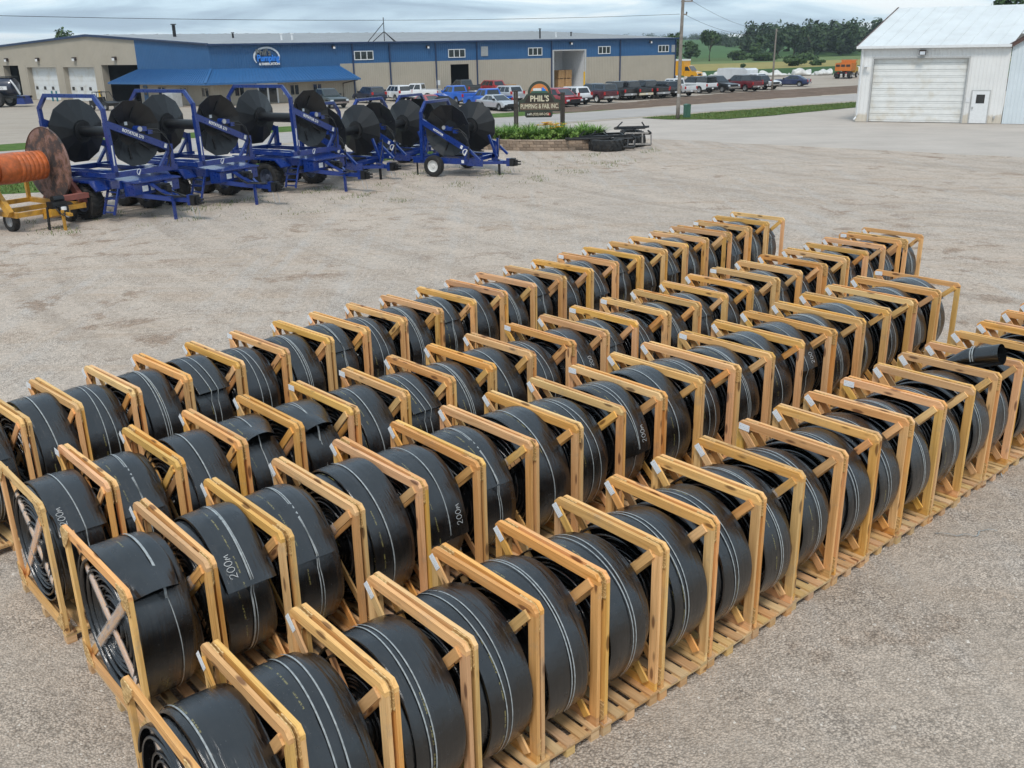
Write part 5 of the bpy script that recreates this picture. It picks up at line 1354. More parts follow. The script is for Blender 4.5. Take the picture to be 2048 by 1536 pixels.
CT_ = tyre_mesh(0.45, 0.28); CR_ = rim_mesh(0.27, 0.24, M['yellow']); CT2_ = tyre_mesh(0.36, 0.24); CR2_ = rim_mesh(0.21, 0.2, M['rimgrey'])
orange_cart()

# ================================================================== PLANTER, SIGN, SCRAP PILE
def crown_faces(mb, c, rx, rz, n, size, r, lumps=7, hollow=0.55):
    """leaf clumps spread through several lobes of the crown volume"""
    L = []
    for k in range(lumps):
        a = r.uniform(0, 2 * pi); q = r.uniform(.25, .75); zz_ = r.uniform(-.65, .8) if rz > 2.6 else r.uniform(-1.1, .5); f = sqrt(max(.05, 1 - zz_ * zz_)); L.append((Vector((c[0] + rx * q * f * cos(a), c[1] + rx * q * f * sin(a), c[2] + rz * zz_ * .75)), r.uniform(.34, .55)))
    for k in range(n):
        p, s = L[r.randrange(lumps)]
        d = Vector((r.gauss(0, 1), r.gauss(0, 1), r.gauss(0, 1))).normalized(); q = r.uniform(hollow, 1.05)
        v = p + Vector((d.x * rx * s * q, d.y * rx * s * q, d.z * rz * s * q)); nrm = (d + Vector((r.gauss(0, .5), r.gauss(0, .5), r.gauss(0, .5) + .3))).normalized()
        u = nrm.cross(Vector((r.gauss(0, 1), r.gauss(0, 1), r.gauss(0, 1)))).normalized(); w = nrm.cross(u); sz = size * r.uniform(.6, 1.4)
        mb.add([v + u * sz, v + w * sz * .7, v - u * sz, v - w * sz * .7], [(0, 1, 2, 3)])
PL = [(-3.2, 60.0), (-2.2, 58.4), (-0.5, 57.2), (1.6, 56.4), (3.2, 56.2), (4.7, 56.5), (5.9, 57.4)]
def catmull(P, n):
    out = []
    Q = [Vector(p) for p in [P[0]] + P + [P[-1]]]
    for i in range(1, len(Q) - 2):
        for k in range(n):
            t = k / n; a, b, c, d = Q[i - 1], Q[i], Q[i + 1], Q[i + 2]
            out.append(0.5 * ((2 * b) + (c - a) * t + (2 * a - 5 * b + 4 * c - d) * t * t + (3 * b - a - 3 * c + d) * t ** 3))
    out.append(Vector(P[-1])); return out
CV = catmull(PL, 24)
cum = [0.0]
for i in range(1, len(CV)): cum.append(cum[-1] + (CV[i] - CV[i - 1]).length)
def along(s):
    s = max(0, min(cum[-1] - 1e-4, s))
    for i in range(1, len(cum)):
        if cum[i] >= s:
            f = (s - cum[i - 1]) / (cum[i] - cum[i - 1]); p = CV[i - 1].lerp(CV[i], f); d = (CV[i] - CV[i - 1]).normalized(); return p, d
PLT = thing('planter_wall', 'curved planter wall of stacked tan concrete blocks round the sign', 'planter', (1.6, 57.5, 0))
def blockmesh(L, h, d, mat, r, face=0.03):
    mb = MB(); b = 0.012
    mb.add([(-L / 2, 0, 0), (L / 2, 0, 0), (L / 2, d, 0), (-L / 2, d, 0), (-L / 2, 0, h), (L / 2, 0, h), (L / 2, d, h), (-L / 2, d, h),
            (-L / 2 + .03, -face * r.uniform(.6, 1.2), .02), (L / 2 - .03, -face * r.uniform(.6, 1.2), .02), (L / 2 - .03, -face * r.uniform(.6, 1.2), h - .02), (-L / 2 + .03, -face * r.uniform(.6, 1.2), h - .02)],
           [(0, 3, 2, 1), (4, 5, 6, 7), (1, 2, 6, 5), (2, 3, 7, 6), (3, 0, 4, 7), (8, 9, 10, 11), (0, 1, 9, 8), (1, 5, 10, 9), (5, 4, 11, 10), (4, 0, 8, 11)])
    return mb.mesh('block', mat)
rr = random.Random(3); BM = [blockmesh(0.405, 0.172, 0.25, M['block'], rr) for _ in range(5)]; CM = [blockmesh(0.405, 0.075, 0.3, M['capblock'], rr, 0.015) for _ in range(3)]
for c in range(3):
    s = 0.1 + (0.2 if c % 2 else 0)
    while s < cum[-1]:
        p, d = along(s); place('block', BM[rr.randint(0, 4)], PLT, (p.x - 1.6, p.y - 57.5 + 0.015 * c, c * 0.177), (0, 0, atan2(d.y, d.x) + rr.uniform(-.03, .03))); s += 0.415
s = 0.2
while s < cum[-1]:
    p, d = along(s); place('cap_block', CM[rr.randint(0, 2)], PLT, (p.x - 1.6, p.y - 57.5 + 0.01, 0.532), (0, 0, atan2(d.y, d.x))); s += 0.415
bed = [(p.x, p.y + 0.15) for p in CV[::8]] + [(6.6, 60), (5.5, 62.5), (1.5, 63.5), (-2.5, 62.8)]
mb = MB(); mb.add([(x, y, 0.5) for x, y in bed], [tuple(range(len(bed)))]); place('planting_soil', mb.mesh('planting_soil', M['mulch']), PLT, (-1.6, -57.5, 0))
# clumps of day lilies
def lily(name, x, y, z, n, hgt, seed, label, flowers=0):
    r = random.Random(seed); t = thing(name, label, 'plant', (x, y, z), 0, 'leafy plants in the sign planter'); mb = MB()
    for k in range(n):
        a = r.uniform(0, 2 * pi); L = hgt * r.uniform(0.6, 1.15); sp = r.uniform(0.35, 1.05); w = r.uniform(0.016, 0.034); bx_, by_ = r.gauss(0, .12), r.gauss(0, .12); px, py = -sin(a) * w, cos(a) * w
        prev = None
        for i in range(5):
            f = i / 4; d = sp * L * f * (0.5 + 0.7 * f); zz_ = L * (f - 0.48 * sp * f ** 2.2); ww = (1 - 0.75 * f ** 2) if i < 4 else 0.05
            q = (bx_ + cos(a) * d, by_ + sin(a) * d, zz_); mb.v += [(q[0] - px * ww, q[1] - py * ww, q[2]), (q[0] + px * ww, q[1] + py * ww, q[2])]
            m = len(mb.v)
            if prev is not None: mb.f.append((prev, prev + 1, m - 1, m - 2))
            prev = m - 2
    place('leaves', mb.mesh('leaves', M['leaf_lily'], fix=False), t)
    if flowers:
        mb = MB()
        for k in range(flowers):
            cx__, cy__, cz = r.gauss(0, .26), -.25 + r.gauss(0, .15), hgt * r.uniform(.62, .88)
            for j in range(6):
                a = 2 * pi * j / 6 + r.uniform(-.2, .2); s_ = r.uniform(.12, .17); mb.add([(cx__, cy__, cz), (cx__ + s_ * cos(a - .35), cy__ + s_ * sin(a - .35), cz + .05), (cx__ + 1.5 * s_ * cos(a), cy__ + 1.5 * s_ * sin(a), cz + .04), (cx__ + s_ * cos(a + .35), cy__ + s_ * sin(a + .35), cz + .05)], [(0, 1, 2, 3)])
        place('petals', mb.mesh('petals', M['petal'], fix=False), t)
lx = [(-1.9, 59.6), (-1.3, 58.5), (-0.7, 58.9), (-0.1, 57.9), (0.5, 58.5), (0.95, 57.4), (1.5, 58.2), (2.05, 57.2), (2.6, 58.1), (3.2, 57.2), (3.75, 58.0), (4.3, 57.3), (4.85, 57.9), (5.4, 58.5), (0.2, 59.6), (1.4, 59.6), (3.0, 59.4), (4.6, 59.3)]
for i, (x, y) in enumerate(lx):
    frontq = y < 58.45; col_ = sorted([q[0] for q in lx if (q[1] < 58.45) == frontq]).index(x) + 1
    near = '%s clump from the left in the %s row' % (ORD[col_], 'front' if frontq else 'rear')
    lily('day_lily', x, y, 0.48, 210, 1.0 if y < 59 else 1.08, 40 + i, 'green day lilies in the sign planter, %s' % near)
lily('flowering_lily', 2.45, 57.9, 0.48, 90, 1.2, 90, 'yellow flowering lilies beside the right sign post', 14); lily('flowering_lily', 3.0, 57.8, 0.48, 70, 1.05, 91, 'low yellow flowers right of the tall yellow lilies in planter', 9)

def mound(x, y, hgt, rx, seed, label):
    r = random.Random(seed); t = thing('leafy_plant', label, 'plant', (x, y, 0.5), 0, 'leafy plants in the sign planter'); mb = MB()
    crown_faces(mb, (0, 0, hgt * .45), rx, hgt * .55, 420, 0.075, r, 8, .4); place('leaves', mb.mesh('leaves', M['leaf_mound'], fix=False), t)
    mb = MB(); mb.tube([(0, 0, -.02), (0.02, 0, hgt * .5)], [.03, .012], 6); place('stem', mb.mesh('stem', M['bark']), t)
M['leaf_mound'] = mat_leaf('mound_leaves', (0.10, 0.19, 0.03), (0.26, 0.38, 0.09))
for i, (x, y, h_, rx) in enumerate(((-1.0, 58.0, .8, .5), (-0.2, 57.55, .7, .5), (0.75, 57.2, .75, .55), (1.75, 56.95, .7, .55), (2.7, 56.85, .65, .5), (3.9, 56.95, .75, .55))):
    mound(x, y, h_, rx, 70 + i, 'rounded yellow-green leafy plant at the planter front, %s from the left' % ORD[i + 1])

# ---- sign
SGN = thing('business_sign', 'wooden sign with arched top naming the pumping firm between two dark posts', 'sign', (2.0, 60.5, 0))
for x, zt in ((0.55 - 2.0, 3.22), (3.42 - 2.0, 3.05)):
    for dx in (-0.13, 0.01): beam(SGN, 'post', (x + dx + .06, 0, 0.3), (x + dx + .06, 0, zt), 0.13, 0.3, M['postwood'], (0, 1, 0))
nS = (0, -1, 0); xS = (1, 0, 0)
def board(name, poly, y0, y1, mat, parent=SGN): return place(name, MB().prism(poly, y0, y1, 'xz').mesh(name, mat), parent)
def arch(w, z0, zt, k=18): return [(w / 2 * cos(pi * i / k), z0 + (zt - z0) * sin(pi * i / k)) for i in range(k + 1)]
Z = lambda z: z
main = [(-1.3, 1.95), (1.3, 1.95), (1.3, 2.62), (1.0, 2.68), (0.78, 2.98), (-0.78, 2.98), (-1.0, 2.68), (-1.3, 2.62)]
board('sign_frame', main, -0.06, 0.06, M['signgreen'])
b1 = board('name_panel', [(-0.92, 2.5), (0.92, 2.5), (0.68, 2.9), (-0.68, 2.9)], -0.08, -0.06, M['signbrown'])
b2 = board('text_panel', [(-1.2, 2.04), (1.2, 2.04), (1.2, 2.46), (-1.2, 2.46)], -0.08, -0.06, M['signpanel'])
b3 = board('lower_panel', [(-0.82, 1.6), (0.72, 1.6), (0.8, 1.7), (0.8, 1.948), (-0.9, 1.948), (-0.9, 1.7)], -0.06, 0.06, M['signgreen'])
b4 = board('phone_panel', [(-0.8, 1.66), (0.7, 1.66), (0.7, 1.92), (-0.8, 1.92)], -0.08, -0.061, M['signbrown'])
a1 = board('arch_frame', arch(1.45, 2.985, 3.74), -0.06, 0.06, M['signgreen'])
board('arch_picture', arch(1.1, 3.04, 3.58), -0.075, -0.06, M['signorange'], a1)
board('picture_field', [(-0.53, 3.045), (0.53, 3.045), (0.5, 3.16), (-0.5, 3.16)], -0.082, -0.075, M['greenbox'], a1)
board('picture_tank', [(-0.38, 3.17), (0.1, 3.17), (0.12, 3.25), (0.08, 3.32), (-0.36, 3.32), (-0.4, 3.25)], -0.09, -0.075, M['white'], a1)
board('picture_truck', [(0.14, 3.16), (0.38, 3.16), (0.38, 3.25), (0.3, 3.28), (0.26, 3.36), (0.15, 3.36)], -0.09, -0.075, M['logoblue'], a1)
def sgtext(txt, size, x, z, mat, y=-0.082, sx=1.0, bold=0.006): return place('lettering', text_mesh(txt, size, 0.008, mat, sx=sx, bold=bold), SGN, mtx=face_mtx((x, y, z), xS, nS))
sgtext("PHIL'S", 0.48, 0, 2.70, M['cream'], sx=0.93, bold=0.012); sgtext('PUMPING & FAB, INC.', 0.37, 0, 2.25, M['cream'], sx=0.66, bold=0.006); sgtext('Ph.(920) 849-2456', 0.22, 0.0, 1.79, M['cream'], sx=0.72, bold=0.002)
board('emblem', [(0.5, 1.72), (0.66, 1.72), (0.66, 1.86), (0.5, 1.86)], -0.085, -0.08, M['red'])
for x in (-0.72, -0.62): board('emblem', [(x - .035, 1.74), (x + .035, 1.74), (x + .045, 1.8), (x, 1.87), (x - .045, 1.8)], -0.085, -0.08, M['greytrim'])

# ---- scrap: lying tyres, black frames
SG = 'black parts heaped beside the planter'
def lying_tyre(label, x, y, z, R, w, tilt=0.0):
    me = tyre_mesh(R, w, 20); t = tag(place('scrap_tyre', me, None, (x, y, z + w / 2), (pi / 2 + tilt, 0, 0.3)), label, 'tyre', SG)
    return t
lying_tyre('big lugged black tyre lying flat at the front of the heap', 5.75, 56.1, 0.02, 1.05, 0.62); lying_tyre('black tyre lying behind the front tyre, under the frames', 7.3, 58.2, 0.0, 0.95, 0.6); lying_tyre('upper black tyre stacked at the right back of the heap', 7.6, 59.3, 0.3, 0.75, 0.45, 0.2)
def rack(label, x, y, z, rz, L, W, tilt, seed):
    t = thing('steel_frame', label, 'frame', (x, y, z), rz, SG); t.rotation_euler = (tilt, 0, rz); bm_ = M['blackmetal']
    for s in (-1, 1): beam(t, 'side_bar', (-L / 2, s * W / 2, 0), (L / 2, s * W / 2, 0), 0.1, 0.12, bm_)
    for k in range(4): f = -0.5 + k / 3; beam(t, 'cross_bar', (f * L, -W / 2, 0.02), (f * L, W / 2, 0.02), 0.08, 0.1, bm_)
    beam(t, 'stay', (-L / 2, -W / 2, 0.05), (-L / 2 + .3, -W / 2, .32), 0.07, 0.07, bm_); beam(t, 'stay', (L / 2, W / 2, 0.05), (L / 2 - .2, W / 2, .35), 0.07, 0.07, bm_)
rack('black frame lying flat between the scrap tyres', 6.6, 56.9, 0.3, 0.5, 1.8, 0.8, 0.15, 7); rack('short black frame leaning on the front scrap tyre', 6.7, 55.7, 0.42, -0.25, 1.2, 0.6, 0.8, 8); rack('black frame on top of the front scrap tyre, nearest planter', 5.0, 56.6, 0.74, -0.1, 1.6, 0.7, -0.05, 9); rack('black steel frame lying on the front scrap tyre', 6.2, 57.0, 0.78, 0.15, 2.9, 1.0, 0.05, 1); rack('upper black steel frame tilted on the rear scrap tyres', 7.5, 59.0, 1.0, 0.1, 1.9, 0.9, -0.15, 2); rack('black frame against the right side of the heap', 7.6, 56.6, 0.55, -0.1, 1.5, 0.7, 1.0, 3); rack('low black frame behind the heap beside the drive', 5.0, 59.6, 0.5, 0.05, 2.2, 0.7, 0.0, 4)
t = thing('loose_track', 'flat black rubber track draped over the planter edge', 'track', (4.5, 56.3, 0.63), 0.12, SG)
mb = MB(); pts = [(-1.1, -.25), (-.9, -.38), (1.2, -.38), (1.4, -.2), (1.4, .2), (1.2, .36), (-.9, .36), (-1.1, .2)]
mb.tube([(x, y, 0.02 + 0.03 * (i % 2)) for i, (x, y) in enumerate(pts)] + [(*pts[0], 0.02)], 0.07, 8); place('band', mb.mesh('band', M['tyre'], True), t)

# ================================================================== POLES AND WIRES
def pole(label, x, y, hgt, lean, r=0.15, arms=()):
    t = thing('utility_pole', label, 'pole', (x, y, 0), 0, 'wooden utility poles'); n = 8
    pts = [(lean * i / n * hgt + .01 * sin(i), 0, hgt * i / n) for i in range(n + 1)]
    mb = MB(); mb.tube(pts, [r * (1 - .3 * i / n) for i in range(n + 1)], 12); me = mb.mesh('shaft', M['polewood'], True); place('shaft', me, t)
    for (z, w) in arms:
        beam(t, 'crossarm', (lean * z - w * .2, 0, z), (lean * z + w, -0.1, z), 0.1, 0.1, M['polewood'])
        mb = MB(); mb.lathe([(0, .05), (.08, .06), (.14, .03)], (lean * z + w * .9, -.1, z + .05), 'z', 8); place('insulator', mb.mesh('insulator', M['dark']), t)
    return t
pole('tall wooden utility pole with crossarms beside the green grass strip', 13.76, 79.03, 10.5, 0.006, 0.16, ((8.82, 0.75), (7.87, 0.35)))
pole('thinner wooden pole between parked trucks and the white shed', 33.5, 124.75, 7.25, 0.004, 0.13, ((7.0, 0.2),))
pole('wooden utility pole beside the yard beyond the trailers', -46, 36.5, 9.2, 0.0, 0.16, ((8.6, 0.6),))
mb = MB(); mb.box(-.09, .09, -.14, -.12, 1.9, 2.15); place('pole_notice', mb.mesh('pole_notice', M['sticker']), bpy.data.objects['utility_pole'], (0, 0, -.2))
def cable(label, a, b, sag, r=0.014):
    a, b = Vector(a), Vector(b); pts = [a.lerp(b, i / 24) - Vector((0, 0, 4 * sag * (i / 24) * (1 - i / 24))) for i in range(25)]
    mb = MB(); mb.tube(pts, r, 5); tag(place('overhead_cable', mb.mesh('overhead_cable', M['wire'])), label, 'cable', 'overhead cables')
cable('long dark cable across the sky above the blue workshop', (13.6, 79, 7.9), (-46, 36.5, 8.55), 0.75)
cable('thin cable from tall pole to thinner pole, lower', (13.9, 79, 7.9), (33.5, 124.7, 7.0), 0.9, 0.013); cable('thin cable from tall pole to thinner pole, upper', (14.4, 79, 8.9), (33.6, 124.7, 7.15), 0.7, 0.012)
t = thing('utility_box', 'small green utility pedestal beside the tall pole', 'utility box', (14.75, 80.4, 0), 0.5)
mb = MB(); mb.box(-.22, .22, -.2, .2, 0, .95); mb.prism([(-.24, .95), (.24, .95), (.24, 1.02), (0, 1.1), (-.24, 1.02)], -.22, .22); place('cabinet', mb.mesh('cabinet', M['greenbox']), t); mb = MB(); mb.box(-.18, .18, -.215, -.2, .15, .85); place('door', mb.mesh('door', M['greenbox']), t)

# ================================================================== VEHICLES
PAINT = {}
def paint(name, c, metal=0.0):
    if name not in PAINT: PAINT[name] = plain('paint_' + name, c, 0.32, metal=metal, var=0.05, scale=1.5, coat=0.8, dirt=((0.22, 0.18, 0.14), 1.2, 0.18))
    return PAINT[name]
_wh = {}
def carwheel(R, w, mat):
    k = (R, w, mat.name)
    if k not in _wh: _wh[k] = (tyre_mesh(R, w, 0, 22), rim_mesh(R * 0.62, w * 0.95, mat))
    return _wh[k]
PR = {
    'pickup': dict(L=5.9, W=2.0, H=1.92, xf=1.15, xr=-1.05, belt=1.22, ws=0.75, rs=0.12, hood=1.12, nose=1.0, tail=1.2, wx=(1.85, -1.75), R=0.41, bed=True),
    'suv': dict(L=4.9, W=1.92, H=1.76, xf=1.05, xr=-2.3, belt=1.08, ws=0.8, rs=0.35, hood=1.02, nose=0.86, tail=1.05, wx=(1.5, -1.42), R=0.37),
    'van': dict(L=5.1, W=1.98, H=1.74, xf=1.55, xr=-2.4, belt=1.05, ws=1.05, rs=0.3, hood=1.0, nose=0.82, tail=1.02, wx=(1.6, -1.45), R=0.34),
    'sedan': dict(L=4.95, W=1.84, H=1.43, xf=1.05, xr=-1.95, belt=0.93, ws=0.95, rs=0.85, hood=0.92, nose=0.74, tail=0.97, wx=(1.5, -1.35), R=0.33),
}
def car(label, kind, pm, x, y, head, rim=None, bumper=None, topper=None, two_tone=None, glass=None, group='vehicles parked in the lot', cat=None, scale=1.0):
    p = PR[kind]; L, W, H = p['L'], p['W'], p['H']; hw = W / 2; xf, xr, belt = p['xf'], p['xr'], p['belt']; R = p['R']
    name = {'pickup': 'pickup_truck', 'suv': 'sport_utility', 'van': 'minivan', 'sedan': 'sedan'}[kind]
    t = thing(name, label, cat or {'pickup': 'pickup', 'suv': 'car', 'van': 'minivan', 'sedan': 'car'}[kind], (x, y, 0), radians(head), group); t.scale = (scale,) * 3
    zb = 0.30 if kind in ('sedan', 'van') else 0.42
    fx, bx = L / 2, -L / 2
    poly = [(bx + .12, zb + .1)]
    def archpts(cx__):
        ra = R + 0.09
        return [(cx__ - ra * cos(pi * k / 8), max(zb, R + ra * sin(pi * k / 8) * 0.98)) for k in range(9)]
    poly += [(px, pz) for px, pz in archpts(p['wx'][1])] + [(px, pz) for px, pz in archpts(p['wx'][0])]
    poly += [(fx - .1, zb + .08), (fx, zb + .28), (fx - .02, p['nose'] - .12), (fx - .16, p['nose']), (xf + .9, p['hood'] - .02), (xf, p['hood'] + .03), (xf - .05, belt)]
    if kind == 'sedan': poly += [(xr + .05, belt + .02), (bx + .15, p['tail']), (bx, p['tail'] - .2), (bx + .02, zb + .3)]
    elif kind == 'pickup': poly += [(xr - .02, belt), (bx + .04, p['tail']), (bx, p['tail'] - .1), (bx + .02, zb + .25)]
    else: poly += [(xr, belt), (bx + .04, belt - .05), (bx, belt - .3), (bx + .02, zb + .28)]
    me = MB().prism(poly, -hw, hw).mesh('body', pm)
    bm = bmesh.new(); bm.from_mesh(me)
    ed = [e for e in bm.edges if abs(e.verts[0].co.y - e.verts[1].co.y) < 1e-4 and min(v.co.z for v in e.verts) > zb + .2 and not any(abs(v.co.x - w_) < R + .12 and v.co.z < R * 2 + .15 for v in e.verts for w_ in p['wx'])]
    try: bmesh.ops.bevel(bm, geom=ed, offset=0.07, segments=2, profile=0.6, affect='EDGES')
    except Exception: pass
    bmesh.ops.triangulate(bm, faces=[f for f in bm.faces if len(f.verts) > 4]); bm.to_mesh(me); bm.free(); smooth_edges(me, 38)
    body = place('body', me, t)
    mb = MB(); mb.box(bx + .3, fx - .3, -hw + .12, hw - .12, zb - .1, min(belt - .12, 0.9)); place('underbody', mb.mesh('underbody', M['dark']), t)
    # cabin
    bw, rw = hw - .05, hw - .24
    lo = [(xf, -bw), (xr, -bw), (xr, bw), (xf, bw)]; hi = [(xf - p['ws'], -rw), (xr + p['rs'], -rw), (xr + p['rs'], rw), (xf - p['ws'], rw)]
    vs = [(a, b, belt - .02) for a, b in lo] + [(a, b, H - .05) for a, b in hi] + [(a + (-.1 if a > 0 or kind == 'x' else .1) * (1 if a > (xr + xf) / 2 else 1) * (1 if a > (xr + xf) / 2 else 1), b * .93, H) for a, b in hi]
    cabm = MB().add(vs, [(0, 1, 5, 4), (1, 2, 6, 5), (2, 3, 7, 6), (3, 0, 4, 7), (4, 5, 9, 8), (5, 6, 10, 9), (6, 7, 11, 10), (7, 4, 8, 11), (8, 9, 10, 11)]).mesh('cabin', two_tone or pm)
    smooth_edges(cabm, 28); place('cabin', cabm, t)
    V = [Vector(v) for v in vs]
    def panel(nm, a, b, c, d, u0, u1, v0, v1, mat):
        def B_(u, v): return (a.lerp(b, u)).lerp(d.lerp(c, u), v)
        q = [B_(u0, v0), B_(u1, v0), B_(u1, v1), B_(u0, v1)]; n_ = (q[1] - q[0]).cross(q[3] - q[0]).normalized()
        cen = Vector(((xf + xr) / 2, 0, (belt + H) / 2))
        if n_.dot(q[0] - cen) < 0: n_ = -n_
        mb = MB(); mb.add([v + n_ * .012 for v in q] + [v - n_ * .004 for v in q], [(0, 1, 2, 3), (0, 1, 5, 4), (1, 2, 6, 5), (2, 3, 7, 6), (3, 0, 4, 7)])
        return place(nm, mb.mesh(nm, mat), t)
    gl = glass or M['glass']
    panel('windshield', V[3], V[0], V[4], V[7], .06, .94, .08, .95, gl); panel('rear_window', V[1], V[2], V[6], V[5], .1, .9, .15 if kind != 'pickup' else .2, .9, gl)
    cuts = {'pickup': ((.12, .5), (.55, .92)), 'suv': ((.1, .34), (.37, .63), (.67, .93)), 'van': ((.12, .36), (.39, .65), (.69, .94)), 'sedan': ((.14, .47), (.5, .82))}[kind]
    for a, b, c, d in ((V[0], V[1], V[5], V[4]), (V[3], V[2], V[6], V[7])):
        for u0, u1 in cuts: panel('side_window', a, b, c, d, u0, u1, .12, .9, gl)
    # wheels
    tm, rm = carwheel(R, 0.26, rim or M['rimgrey'])
    for wx in p['wx']:
        for s in (-1, 1): wheel(t, (wx, s * (hw - .13), R), R, tm, rm)
    # lights, bumpers, grille
    for s in (-1, 1):
        zl = p['nose'] - .17
        place('headlight', MB().box(fx - .12, fx + .012, s * (hw - .14) - .16, s * (hw - .14) + .12, zl - .09, zl + .07).mesh('headlight', M['silver']), t)
        zt = (belt + .02 if kind in ('suv', 'van') else p['tail'] - .2)
        place('taillight', MB().box(bx - .012, bx + .1, s * (hw - .12) - .11, s * (hw - .12) + .11, zt - .17, zt + .13).mesh('taillight', M['red']), t)
        place('mirror', MB().box(xf - .35, xf - .2, s * (hw + .06) - .1, s * (hw + .06) + .1, belt + .02, belt + .2).mesh('mirror', M['dark'] if kind != 'pickup' else pm), t)
    place('grille', MB().box(fx - .05, fx + .02, -hw + .38, hw - .38, p['nose'] - .34, p['nose'] - .08).mesh('grille', M['dark']), t)
    bmat = bumper or (M['chrome'] if kind == 'pickup' else pm)
    place('front_bumper', MB().prism([(fx - .1, zb + .05), (fx + .09, zb + .08), (fx + .09, zb + .27), (fx - .1, zb + .3)], -hw + .03, hw - .03).mesh('front_bumper', bmat if kind == 'pickup' else M['dark']), t)
    place('rear_bumper', MB().prism([(bx + .1, zb + .05), (bx - .1, zb + .08), (bx - .1, zb + .27), (bx + .1, zb + .3)], -hw + .03, hw - .03).mesh('rear_bumper', bmat), t)
    place('licence_plate', MB().box(bx - .115, bx - .1, -.15, .15, zb + .1, zb + .25).mesh('licence_plate', M['sticker']), t)
    if kind == 'pickup':
        b0, b1 = xr - .12, bx + .1
        place('bed_liner', MB().box(b1, b0, -hw + .13, hw - .13, belt - .02, belt + .012).mesh('bed_liner', M['dark']), t)
        place('tailgate', MB().box(bx - .02, bx + .03, -hw + .22, hw - .22, zb + .38, p['tail'] - .06).mesh('tailgate', pm), t)
        for s in (-1, 1): place('bed_rail', MB().box(b1 - .02, b0, s * (hw - .1) - .05, s * (hw - .1) + .05, belt - .02, belt + .05).mesh('bed_rail', pm), t)
        if topper:
            v2 = [(b0 + .05, -bw), (bx + .06, -bw), (bx + .06, bw), (b0 + .05, bw)]
            vv = [(a, b, belt + .02) for a, b in v2] + [(a + (.12 if a < -2 else 0), b * .84, H - .02) for a, b in v2]
            mesh_ = MB().add(vv, [(0, 1, 5, 4), (1, 2, 6, 5), (2, 3, 7, 6), (3, 0, 4, 7), (4, 5, 6, 7)]).mesh('bed_topper', topper); smooth_edges(mesh_, 30); tp = place('bed_topper', mesh_, t)
            VV = [Vector(v) for v in vv]
            panel('topper_window', VV[0], VV[1], VV[5], VV[4], .1, .9, .3, .85, gl); panel('topper_window', VV[3], VV[2], VV[6], VV[7], .1, .9, .3, .85, gl); panel('topper_rear_window', VV[1], VV[2], VV[6], VV[5], .08, .92, .15, .9, gl)
    return t
WHT, BLK, NVY = paint('white', (0.70, 0.71, 0.72)), paint('black', (0.012, 0.012, 0.013)), paint('navy', (0.012, 0.018, 0.04))
GRN, RED, BLU = paint('dark_green', (0.02, 0.035, 0.035)), paint('red', (0.33, 0.012, 0.018)), paint('bright_blue', (0.012, 0.12, 0.55))
MAR, SIL, CHA = paint('maroon', (0.085, 0.008, 0.016)), paint('silver', (0.50, 0.52, 0.54), 0.3), paint('charcoal', (0.045, 0.05, 0.05))
ORG, YEL, TRQ = paint('dump_orange', (0.62, 0.17, 0.015)), paint('van_yellow', (0.75, 0.36, 0.01)), paint('slate', (0.03, 0.05, 0.075))
A_, F_ = 125, -55
car('dark green pickup nose-out behind the tall blue hoop', 'pickup', GRN, -18.9, 104.2, F_)
car('navy sport utility with red tail lamp beside the white one', 'suv', NVY, -15.6, 112.2, A_)
car('white sport utility with dark rear window, left lot', 'suv', WHT, -12.9, 115.2, A_)
car('white crew pickup parked broadside before the tan workshop wall', 'pickup', WHT, -10.6, 114.6, 168)
car('charcoal pickup near the small dark workshop doorway', 'pickup', CHA, -5.6, 125.5, A_)
car('red car mostly hidden behind the bright blue pickup', 'suv', RED, -2.2, 126.5, A_)
car('light blue pickup partly hidden by the reel hoops', 'pickup', BLU, -5.6, 106.5, A_)
car('bright blue pickup with black tailgate left of the sign', 'pickup', BLU, -1.9, 97.0, A_, M['rimgrey'], M['blackmetal'])
car('white hatchback behind the silver sedan left of the sign', 'suv', SIL, -0.2, 108.0, A_)
car('silver sedan facing the road just left of the sign post', 'sedan', SIL, -0.9, 94.6, F_)
car('red sedan seen through the blue reel hoops', 'sedan', RED, -8.1, 97.5, A_)
car('red minivan facing the road beside the sign', 'van', RED, 5.3, 99.3, F_)
car('white sport utility with black lower trim right of sign', 'suv', WHT, 6.6, 102.3, A_, None, M['dark'])
car('maroon pickup with navy bed topper, rear to the road', 'pickup', MAR, 9.2, 105.3, A_, M['rimwhite'], None, TRQ, TRQ)
car('black pickup with galvanised rear bumper beside the maroon one', 'pickup', BLK, 11.9, 110.0, A_, None, M['galv'])
car('black pickup with tan rear bumper, second of the black three', 'pickup', BLK, 13.6, 110.6, A_, None, M['cream'])
car('black pickup with bright plate bumper beside the tall pole', 'pickup', BLK, 15.7, 112.0, A_, M['rimwhite'], M['galv'])
car('black car mostly hidden behind the tall wooden pole', 'suv', BLK, 17.6, 113.3, A_)
car('white pickup with dark wheels just right of the tall pole', 'pickup', WHT, 19.4, 115.4, A_)
car('white pickup with black bed topper right of another white pickup', 'pickup', WHT, 23.0, 121.2, A_, None, M['dark'], BLK, BLK)
car('dark blue sport utility behind the row of pickups', 'suv', NVY, 25.6, 128.0, A_)
car('black pickup facing the road right of the white pickups', 'pickup', BLK, 26.0, 122.6, F_)
car('maroon pickup with black cab, rear towards the shed', 'pickup', paint('wine', (0.15, 0.01, 0.018)), 29.2, 124.0, A_, None, None, None, BLK)
car('black car tucked between maroon pickup and white truck', 'suv', BLK, 31.6, 127.4, A_)
car('dark blue sedan standing alone at the right of the lot', 'sedan', paint('deep_blue', (0.01, 0.02, 0.075)), 38.6, 134.4, 150)
